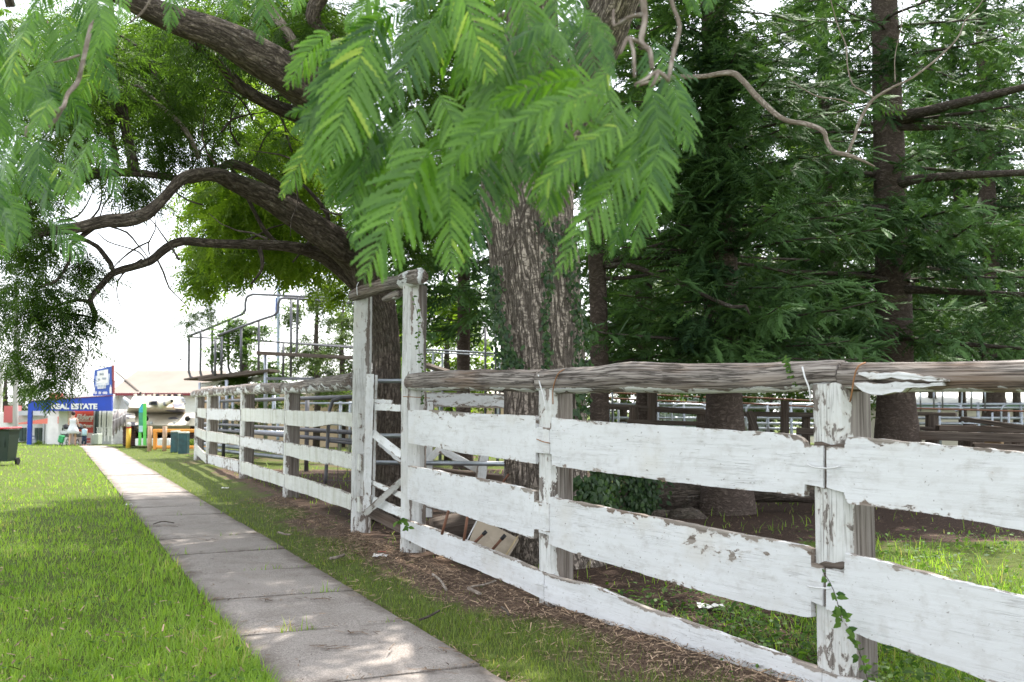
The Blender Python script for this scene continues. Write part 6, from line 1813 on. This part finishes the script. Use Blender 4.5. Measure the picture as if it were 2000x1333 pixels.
op = thing('sandwich_board', 'dark framed sandwich board lettered OPEN under the blue sign', 'sign', tuple(GP(64, 51)))
pxpoly(op, 'panel', [(58, 851), (67.5, 851), (73, 868), (55, 868)], 51, .05, pl('slate_panel', (.16, .19, .26), .5))
pxpoly(op, 'inset', [(60, 859), (68, 859), (70.5, 866.5), (58, 866.5)], 50.98, .01, GREY)
text(op, 'OPEN', 58.6, 857.6, 50.97, 3.6, WHITE, 'lettering', 0, 8.6, .005, .006)
props(pxbox(None, 'utility_cabinet', 178.5, 849, 184, 868.5, 48.6, .4, pl('cabinet_green', (.42, .46, .40), .6), .02), 'narrower grey-green utility cabinet beside the red shop front', 'cabinet')
props(pxbox(None, 'utility_cabinet', 184, 847.5, 191.5, 868.5, 48.5, .5, pl('cabinet_green_b', (.40, .44, .38), .6), .02), 'wider, taller grey-green utility cabinet in front of the shop window', 'cabinet')
sb = thing('clipped_shrub', 'small round yellow-green shrub by the sandwich board', 'shrub', tuple(GP(76, 51)))
foliage(sb, [(W(76, 864, 51), .18, 26)], LBt, FROND_LO, .12, 6, .2)
for lab, x, y0, yb, d, w0, w1 in (('tall grey timber utility pole behind the awning', 30, 560, 872, 60, 8, 10.5), ('paler utility pole at the left edge of the photo', 1, 708, 870, 66, 5, 6)):
    p_ = thing('utility_pole', lab, 'pole', tuple(GP(x, d)))
    limb(p_, [(x + 2.5, y0, d, w0), (x + 1, (y0 + yb) / 2, d, (w0 + w1) / 2), (x, yb, d, w1)], pl('grey_pole_wood', (.36, .35, .32), .9), 'pole', 1.0, .02, 10)
    if x > 5: pxbox(p_, 'crossarm', x - 26, 590, x + 32, 593, d, .1, TB)

# wheelie bin
wbn = thing('wheelie_bin', 'dark green wheelie bin with red lid on the lawn at the left edge', 'bin', tuple(GP(8, 28)))
c = GP(10, 28); K = 28 / F
Vb = []
for z, hw, hd in ((.12, .235, .23), (.95, .29, .30), (1.0, .31, .33)):
    Vb += [(c.x + sx * hw, c.y + sy * hd, z) for sx, sy in ((-1, -1), (1, -1), (1, 1), (-1, 1))]
Fb = [(0, 3, 2, 1), (8, 9, 10, 11)] + [(4 * k + i, 4 * k + (i + 1) % 4, 4 * k + 4 + (i + 1) % 4, 4 * k + 4 + i) for k in (0, 1) for i in range(4)]
bg_ = pl('bin_green', (.018, .035, .026), .5)
MB().add(Vb, Fb).build('body', bg_, wbn)
MB().box((c.x, c.y, 1.035), (.66, .72, .05), Matrix.Rotation(-.03, 3, 'Y'), .02).build('lid', pl('bin_red', (.55, .03, .045), .45), wbn)
MB().bar(c + Vector((-.28, .40, .98)), c + Vector((.28, .40, .98)), .03, .03).build('handle', bg_, wbn)
for s_ in (-1, 1):
    o_ = MB().tube([c + Vector((.28 * s_ - .03, .24, .105)), c + Vector((.28 * s_ + .03, .24, .105))], .105, 16).build('wheel', BLACK, wbn)
for x_ in (-.16, .0, .16): MB().box((c.x + x_, c.y - .285, .72), (.02, .02, .4), Matrix.Rotation(-.07, 3, 'X')).build('rib', bg_, wbn)

# barrier rails, posts, boxes, bollard and green sign before the tank
bo = thing('bollard', 'yellow bollard with white cap and red band left of the green sign', 'bollard', tuple(GP(252.5, 41)))
cc = GP(252.5, 41); r = 4.4 / F * 41
MB().lathe((cc.x, cc.y, 0), [(r, -.1), (r, .79)], 14).build('shaft', YELLOW, bo, True)
MB().lathe((cc.x, cc.y, .79), [(r * 1.02, 0), (r * 1.02, .05)], 14).build('band', pl('red_band', (.6, .04, .03), .4), bo, True)
MB().lathe((cc.x, cc.y, .84), [(r, 0), (r, .12), (r * .7, .17), (0.01, .185)], 14).build('cap', WHITE, bo, True)
gs = thing('information_sign', 'bright green upright information sign on two legs in front of the tank', 'sign', tuple(GP(277, 40)))
GN = pl('sign_green', (.12, .55, .10), .45)
pxpoly(gs, 'panel', [(271, 799), (277, 788.5), (280, 788.5), (280, 845), (271, 845)], 40.02, .06, pl('picture_green', (.06, .34, .20), .4, 0, .5, 3))
pxpoly(gs, 'frame', [(279, 788.5), (285, 788), (285, 870), (279.6, 870)], 40, .08, GN)
pxbox(gs, 'leg', 270.6, 845, 274.6, 870, 40, .08, GN)
pxpoly(gs, 'picture', [(272, 799), (277, 790), (279, 790), (279, 806), (272, 806)], 40.0, .02, pl('picture_blue', (.05, .40, .55), .4, 0, .4, 6))
pxpoly(gs, 'picture', [(271.2, 832), (279, 832), (279, 844), (271.2, 844)], 40.0, .02, pl('picture_pale', (.40, .62, .66), .4, 0, .3, 6))
ob = thing('barrier_rail', 'orange painted rail frame on two weathered round posts before the tank', 'barrier', tuple(GP(320, 38)))
for x, w in ((294, 8.5), (323, 8.5)):
    q = GP(x, 37.4); r = w / 2 / F * 37.4
    MB().tube([Vector((q.x, q.y, -.1)), Vector((q.x, q.y, .45)), Vector((q.x, q.y, .93))], r, 12, True, .04, 3, x).build('post', pl('faded_orange_wood', (.50, .33, .22), .8, 0, .3, 4, .4), ob, True)
pxbox(ob, 'rail', 298, 838.5, 420, 845, 38.2, .12, ORANGE, .02); pxbox(ob, 'upright', 299, 844, 305, 879, 38.2, .12, ORANGE, .02); pxbox(ob, 'rail', 304, 871, 420, 877, 38.2, .12, ORANGE, .02)
for lab, x0, x1, y0, y1, d in (('dark green utility pillar with pale lid, left of the pair', 333.5, 346.5, 843, 884, 36.2), ('dark green utility pillar with pale lid, right of the pair beside the curved fence end', 348.5, 364.5, 845, 888, 35)):
    t = thing('utility_pillar', lab, 'utility box', tuple(GP((x0 + x1) / 2, d)))
    pxbox(t, 'body', x0, y0 + 2, x1, y1, d, .3, pl('pillar_green', (.03, .085, .095), .55, 0, .4, 6, .3), .012); pxbox(t, 'lid', x0 - .5, y0 - 1, x1 + .5, y0 + 2, d - .02, .34, pl('pillar_lid', (.5, .54, .5), .6), .012)
for x, nth in ((264, 'leftmost of the row'), (276, 'second from the left'), (292, 'third from the left'), (306, 'third from the right'), (320, 'second from the right'), (334, 'rightmost of the row')):
    o = pxbox(None, 'concrete_block', x, 857, x + 10.5, 871, 40.7, .4, WHITE, .02)
    props(o, 'white painted concrete block on the grass under the tank, ' + nth, 'block', 'white blocks under the tank')
sp = thing('seedling_shrub', 'yellow-leaved seedling by the tank track', 'shrub', tuple(GP(378, 39)))
foliage(sp, [(W(377, 862, 39), .16, 22)], LBt, FROND_LO, .12, 6, .2)

# display tank
def camo():
    k = NT('desert_camouflage'); v = k.tc('tc', rand=False)
    a = k.noise(v, .8, 2, .4); b = k.noise(k.n('VectorMath', {0: v, 1: (7, 3, 9)}, operation='ADD').outputs[0], .7, 2, .4)
    c = k.mix(k.ramp(a, .62, .625), (.60, .55, .46), (.17, .17, .21)); c = k.mix(k.ramp(b, .60, .605), c, (.36, .17, .09))
    c = k.mix(k.ramp(k.noise(v, 6, 6), .55, .8, 0, .4), c, (.25, .2, .15))
    return k.out(c, .7, 0, None, .3)
CAMO = camo()
tk = thing('tank', 'desert-camouflaged battle tank on display behind the orange barrier', 'tank', tuple(GP(308, 43)))
def hull(name, rings, mat, parent=tk):
    """Solid lofted through rings of pixel corners (x, y, depth), four each."""
    V = [W(*p) for r_ in rings for p in r_]
    Fc = [(3, 2, 1, 0)] + [(4 * k + i, 4 * k + (i + 1) % 4, 4 * k + 4 + (i + 1) % 4, 4 * k + 4 + i) for k in range(len(rings) - 1) for i in range(4)]
    e = 4 * (len(rings) - 1); Fc.append((e, e + 1, e + 2, e + 3))
    return MB().add(V, Fc).build(name, mat, parent)
hull('hull', [[(262, 850, 42.6), (370, 850, 42.6), (370, 850, 47), (262, 850, 47)], [(262, 831, 41.3), (372, 831, 41.3), (372, 836, 47), (262, 836, 47)], [(262, 806, 43.2), (372, 807, 43.2), (372, 812, 47.5), (262, 812, 47.5)]], CAMO)
hull('fender', [[(236, 832, 41.3), (264, 832, 41.3), (264, 836, 47), (238, 836, 47)], [(236, 814, 41.4), (264, 816, 41.4), (264, 816, 47), (238, 816, 47)], [(246, 807, 42.6), (264, 807, 42.6), (264, 812, 47), (246, 812, 47)]], CAMO)
hull('fender', [[(370, 832, 41.3), (398, 832, 41.3), (398, 836, 47), (370, 836, 47)], [(370, 816, 41.4), (398, 816, 41.4), (398, 816, 47), (370, 816, 47)], [(370, 807, 42.6), (390, 807, 42.6), (390, 812, 47), (370, 812, 47)]], CAMO)
hull('turret', [[(248, 805, 43.0), (362, 806, 43.0), (358, 810, 47.5), (256, 810, 47.5)], [(251, 796, 42.0), (361, 798, 42.0), (362, 802, 47.5), (252, 802, 47.5)], [(259, 776, 42.9), (357, 777, 42.9), (352, 783, 47), (264, 783, 47)], [(264, 774, 43.4), (350, 775, 43.4), (346, 781, 46.5), (268, 781, 46.5)]], CAMO)
hull('mantlet', [[(288, 806, 42.8), (346, 806, 42.8), (346, 806, 43.6), (288, 806, 43.6)], [(284, 796, 41.2), (340, 796, 41.2), (340, 798, 43.4), (284, 798, 43.4)], [(292, 780, 41.6), (334, 780, 41.6), (334, 781, 43.4), (292, 781, 43.4)]], CAMO)
pxbox(tk, 'sight_box', 290, 783, 307, 792, 40.9, .6, CAMO, .02); pxbox(tk, 'sight_glass', 294, 785, 305.5, 790.5, 40.86, .06, BLACK)
G = [(*W(314, 792, 41.3), .17), (*W(320, 790, 40.4), .15), (*W(326, 787.5, 39.6), .10), (*W(331, 785.5, 38.6), .085), (*W(335.5, 783.5, 37.6), .075)]
MB().tube([g[:3] for g in G], [g[3] for g in G], 16, True).build('gun_barrel', CAMO, tk, True)
MB().tube([W(335.5, 783.5, 37.58), W(336, 783.3, 37.4)], .05, 12).build('muzzle_bore', BLACK, tk)
for x in (265, 374):
    MB().tube([W(x + (20 if x < 300 else -8), 818, 41.5), W(x + (20 if x < 300 else -8), 818.4, 41.2)], .11, 12).build('headlight', BLACK, tk, True)
    pxbox(tk, 'lifting_eye', x + (28 if x < 300 else -36), 824, x + (32 if x < 300 else -32), 829, 41.1, .1, GREY, .01)
rng = random.Random(4)
for k in range(16):
    x = 262 + k * 6 + rng.uniform(-2, 2); pxbox(tk, 'hatch_fitting', x, 770.5 + rng.uniform(-1, 1), x + rng.uniform(2, 6), 774.5, 43.8 + rng.random(), .2, BLACK if k % 2 else CAMO, .01)
MB().tube([W(274, 775, 44), W(274.5, 766, 44)], .04, 8).build('antenna_mount', BLACK, tk)
for k in range(5): MB().tube([W(243 + k * 2.2, 778 + k * 1.5, 43), W(247 + k * 2.0, 786 + k * 2.5, 42.7)], .07, 10).build('smoke_launcher', GREY, tk, True)
for k in range(3): MB().tube([W(355 + k * 1.5, 778 + k * 4, 42.8), W(359 + k, 780 + k * 4, 42.5)], .06, 10).build('smoke_launcher', GREY, tk, True)
TRK = pl('track_steel', (.10, .055, .05), .8, .2, .4, 6)
for x0, x1 in ((239, 266), (368, 396)):
    tr = pxbox(tk, 'track', x0 + 2, 834, x1 - 2, 872, 42.1, 5, pl('track_dark', (.03, .02, .02), .9))
    for k in range(8):
        y = 834 + k * 4.6
        pxbox(tr, 'track_link', x0 + .5, y, (x0 + x1) / 2 - .6, y + 3.6, 41.95 - .12 * math.sin(k / 7 * math.pi), .14, TRK, .01); pxbox(tr, 'track_link', (x0 + x1) / 2 + .6, y, x1 - .5, y + 3.6, 41.95 - .12 * math.sin(k / 7 * math.pi), .14, TRK, .01)
pxbox(tk, 'belly_plate', 266, 848, 368, 866, 43.2, 3, BLACK)
# torn camouflage sheet draped over the left track
V, Fc = [], []
for i in range(12):
    for j in range(7):
        x = 221 + 26 * i / 11; q = j / 6
        yb = 806 - (i > 2) * 4 + 2 * math.sin(i * 1.1) + q * (32 + 9 * math.sin(i * 2.3) + (10 if i < 6 else 0))
        V.append(W(x - 1.5 * q, yb, 41.0 - .35 * math.sin(q * 2.2) + .12 * math.sin(i * 2.1)))
for i in range(11):
    for j in range(6):
        Fc.append((i * 7 + j, i * 7 + j + 1, (i + 1) * 7 + j + 1, (i + 1) * 7 + j))
o = MB().add(V, Fc).build('drape', pl('grey_camouflage_cloth', (.33, .30, .29), .9, 0, .5, 2), tk, True)
md = o.modifiers.new('thickness', 'SOLIDIFY'); md.thickness = .012
rp_ = thing('rope_line', 'white rope strung from the tank to the shop corner', 'rope', tuple(W(235, 812, 40.6)))
pipe(rp_, [(219, 822, 40.6), (232, 817, 40.6), (246, 808, 40.8)], 1.0, WHITE, 'rope')

# bird high over the roof
bd = thing('bird', 'tiny dark bird flying above the corrugated roof', 'bird', tuple(W(353, 703, 60)))
c = W(353, 703, 60)
MB().tube([c + Vector((-.09, 0, 0)), c + Vector((-.03, 0, .015)), c + Vector((.05, 0, .01)), c + Vector((.11, 0, -.01))], [.012, .04, .035, .01], 8).build('body', BLACK, bd, True)
MB().add([c + Vector((-.03, 0, .02)), c + Vector((.05, 0, .02)), c + Vector((.03, -.22, .05)), c + Vector((-.04, -.18, .05))], [(0, 1, 2, 3)]).build('wing', BLACK, bd)

# ------------------------------------------------------------------ people and pram at the end of the path
def body(parent_name, label, loc, s, joints, edges, mat, yaw=0.0):
    me = bpy.data.meshes.new(parent_name)
    names = list(joints)
    co = [Vector(joints[k][:3]) * s for k in names]
    me.from_pydata(co, [(names.index(a), names.index(b)) for a, b in edges], [])
    o = bpy.data.objects.new(parent_name, me); COL.objects.link(o)
    o.location = loc; o.rotation_euler = (0, 0, yaw)
    props(o, label, 'person')
    sk = o.modifiers.new('skin', 'SKIN'); sk.use_smooth_shade = True
    for i, k in enumerate(names):
        r_ = joints[k][3] * s
        me.skin_vertices[0].data[i].radius = (r_, r_)
    me.skin_vertices[0].data[0].use_root = True
    ss = o.modifiers.new('smooth', 'SUBSURF'); ss.levels = 1; ss.render_levels = 2
    me.materials.append(mat)
    return o
def person_joints(stride, arm_fwd):
    J = {'pelvis': (0, 0, .90, .125), 'waist': (0, .01, 1.04, .105), 'chest': (0, .01, 1.24, .12), 'neck': (0, .02, 1.40, .048), 'skull': (0, .03, 1.50, .075), 'head': (0, .035, 1.565, .088), 'crown': (0, .03, 1.64, .05)}
    E = [('pelvis', 'waist'), ('waist', 'chest'), ('chest', 'neck'), ('neck', 'skull'), ('skull', 'head'), ('head', 'crown')]
    for s, n in ((-1, 'l'), (1, 'r')):
        st = stride * s
        J.update({'sh' + n: (.165 * s, 0, 1.34, .05), 'el' + n: (.225 * s, .05 * arm_fwd, 1.08, .038), 'wr' + n: (.205 * s, .26 * arm_fwd + .02, .98 - .12 * (1 - arm_fwd), .027), 'pa' + n: (.195 * s, .32 * arm_fwd + .02, .97 - .19 * (1 - arm_fwd), .03),
                  'hp' + n: (.085 * s, 0, .84, .088), 'kn' + n: (.09 * s, .22 * st + .03, .48, .054), 'cf' + n: (.09 * s, .26 * st, .34, .05), 'an' + n: (.09 * s, .32 * st - .04, .08, .032), 'to' + n: (.095 * s, .32 * st + .12, .03, .03)})
        E += [('chest', 'sh' + n), ('sh' + n, 'el' + n), ('el' + n, 'wr' + n), ('wr' + n, 'pa' + n), ('pelvis', 'hp' + n), ('hp' + n, 'kn' + n), ('kn' + n, 'cf' + n), ('cf' + n, 'an' + n), ('an' + n, 'to' + n)]
        p = J['pa' + n]
        for k, (dx, dy, dz) in enumerate(((-.028, .07, -.02), (-.01, .085, -.025), (.01, .08, -.03), (.028, .065, -.035), (-.045, .03, .01))):
            J['f%d%s' % (k, n)] = (p[0] + dx * s, p[1] + dy * (.4 + .6 * arm_fwd), p[2] + dz - .05 * (1 - arm_fwd), .0085)
            E.append(('pa' + n, 'f%d%s' % (k, n)))
    return J, E
SKIN = pl('skin', (.55, .34, .25), .55, 0, .06)
J, E = person_joints(.5, 1.0)
wl_ = GP(143.5, 47.0)
wo = body('person', 'woman in a pale sleeveless sundress pushing a pram, seen from behind', wl_, .96, J, E, SKIN, .12)
def garment(parent, name, prof, mat, s=1.0, folds=0, sides=24):
    m = MB(); V = []
    for (z, rx, ry, cy) in prof:
        for k in range(sides):
            a = 2 * math.pi * k / sides
            f_ = 1 + folds * (1 - (z - prof[-1][0]) / (prof[0][0] - prof[-1][0])) * math.sin(a * 7)
            V.append((rx * f_ * math.cos(a) * s, (cy + ry * f_ * math.sin(a)) * s, z * s))
    Fc = [(i * sides + k, i * sides + (k + 1) % sides, (i + 1) * sides + (k + 1) % sides, (i + 1) * sides + k) for i in range(len(prof) - 1) for k in range(sides)]
    o = m.add(V, Fc).build(name, mat, None, True)
    o.parent = parent
    md = o.modifiers.new('thickness', 'SOLIDIFY'); md.thickness = .012
    return o
garment(wo, 'dress', [(1.33, .135, .105, .0), (1.26, .155, .135, .01), (1.14, .14, .125, .01), (1.05, .13, .12, .01), (.95, .17, .155, .0), (.80, .23, .21, 0), (.62, .29, .27, 0)], pl('pale_dress', (.62, .64, .66), .8, 0, .15, 12), .96, .05)
def ball(parent, name, c, r, mat, sc=(1, 1, 1)):
    V, Fc = [], []
    for i in range(8):
        for j in range(12):
            th, ph = math.pi * i / 7, 2 * math.pi * j / 12
            V.append((c[0] + r * sc[0] * math.sin(th) * math.cos(ph), c[1] + r * sc[1] * math.sin(th) * math.sin(ph), c[2] + r * sc[2] * math.cos(th)))
    for i in range(7):
        for j in range(12): Fc.append((i * 12 + j, (i + 1) * 12 + j, (i + 1) * 12 + (j + 1) % 12, i * 12 + (j + 1) % 12))
    o = MB().add(V, Fc).build(name, mat, None, True); o.parent = parent
    return o
ball(wo, 'hair', (0, .005, 1.535), .105, pl('dark_hair', (.035, .018, .022), .6), (.95, 1, 1))
ball(wo, 'hair_bun', (.0, -.085, 1.59), .05, pl('dark_hair_bun', (.05, .02, .03), .6))
for s_ in (-1, 1): ball(wo, 'sandal', (.09 * s_, .16 * s_ + .04, .03), .09, pl('tan_sandal', (.4, .28, .2), .7), (.45, 1.1, .28))
J2, E2 = person_joints(.25, .1)
for k in ('skull', 'head', 'crown'):
    v = J2[k]; J2[k] = (v[0], v[1], v[2] + (.02 if k != 'skull' else 0), v[3] * 1.3)
cl_ = GP(166.5, 47.4)
ki = body('person', 'small child in a pale blue t-shirt and dark trousers walking beside the pram', cl_, .58, J2, E2, SKIN, .1)
garment(ki, 'shirt', [(1.38, .10, .09, .01), (1.33, .2, .13, .01), (1.2, .185, .15, .01), (1.0, .18, .15, .0), (.84, .19, .16, 0)], pl('pale_blue_cotton', (.42, .60, .68), .8, 0, .1, 12), .58)
NAVY = pl('navy_trousers', (.03, .045, .09), .8)
for s_ in (-1, 1):
    o = MB().tube([Vector((.085 * s_, .0, .90)) * .58, Vector((.09 * s_, .055 * s_ + .03, .48)) * .58, Vector((.09 * s_, .08 * s_ - .03, .12)) * .58], [.07, .05, .042], 10).build('trouser_leg', NAVY, None, True); o.parent = ki
    ball(ki, 'shoe', (.09 * .58 * s_, .05 * s_ * .58 + .02, .03), .075, pl('pink_shoe', (.6, .25, .25), .7), (.5, 1, .45))
ball(ki, 'hair', (0, -.0, .915), .078, pl('brown_hair', (.10, .05, .03), .6), (1, 1, 1))
pr = thing('pram', 'twin pram with two black hoods and a green bag, pushed by the woman', 'pram', tuple(GP(143, 47.7)))
c = GP(143, 47.8)
for s_ in (-1, 1):
    V, Fc = [], []
    for i in range(7):
        for j in range(10):
            th, ph = math.pi * .62 * i / 6, math.pi * j / 9
            V.append((c.x + .30 * s_ + .2 * math.cos(ph), c.y + .1 - .28 * math.sin(ph) * math.cos(th) , c.z + .72 + .32 * math.sin(ph) * math.sin(th * .9 + .25)))
    for i in range(6):
        for j in range(9): Fc.append((i * 10 + j, i * 10 + j + 1, (i + 1) * 10 + j + 1, (i + 1) * 10 + j))
    o = MB().add(V, Fc).build('hood', BLACK, pr, True); md = o.modifiers.new('thickness', 'SOLIDIFY'); md.thickness = .02
    MB().box((c.x + .30 * s_, c.y, c.z + .55), (.36, .5, .26), None, .06).build('seat', pl('pram_seat', (.10, .10, .11), .8), pr)
    MB().box((c.x + .30 * s_, c.y - .27, c.z + .63), (.26, .03, .12), None, .01).build('pocket', pl('pram_pocket', (.55, .55, .57), .8), pr)
    for yy in (-.3, .35):
        w_ = MB(); P_ = [Vector((c.x + .38 * s_, c.y + yy + .15 * math.cos(q * math.pi / 8), c.z + .16 + .15 * math.sin(q * math.pi / 8))) for q in range(17)]
        w_.tube(P_, .022, 6, False).build('wheel', BLACK, pr, True)
        MB().tube([Vector((c.x + .34 * s_, c.y + yy, c.z + .16)), Vector((c.x + .42 * s_, c.y + yy, c.z + .16))], .04, 8).build('hub', GREY, pr)
    MB().tube([c + Vector((.36 * s_, -.3, .16)), c + Vector((.34 * s_, .1, .5)), c + Vector((.30 * s_, -.42, .98))], .014, 6).build('frame', GREY, pr)
MB().tube([c + Vector((-.30, -.42, .98)), c + Vector((.30, -.42, .98))], .016, 8).build('handle', BLACK, pr)
MB().box(c + Vector((-.33, -.42, .34)), (.28, .16, .36), Matrix.Rotation(.2, 3, 'Y'), .05).build('bag', pl('green_bag', (.05, .38, .14), .7, 0, .5, 8), pr)

for o in SC.objects:
    if o.parent is None and o.get('category') and not o.get('kind'): o['kind'] = 'thing'

GROUPS = {'pine_tree': 'dark pines in the yard', 'broadleaf_tree': 'leafy trees behind the yards', 'jacaranda_tree': 'jacarandas over the path', 'stick': 'dry sticks on the ground', 'litter_packet': 'paper litter on the ground',
          'creeper': 'creepers on the fence', 'cattle_railing': 'steel cattle railings in the yard', 'timber_yard': 'dark timber races in the yard', 'pipe_rail': 'rusty pipe rails in the yard', 'fallen_beam': 'beams lying in the yard',
          'rock': 'mossy rocks by the log edging', 'timber_fence': 'white board fences', 'timber_gate': 'white timber gates', 'utility_pole': 'street poles', 'utility_pillar': 'green utility pillars', 'utility_cabinet': 'utility cabinets by the shop', 'shed': 'sheds beyond the yards'}
for o in SC.objects:
    g = GROUPS.get(o.name.split('.')[0])
    if g and o.parent is None and not o.get('group'): o['group'] = g
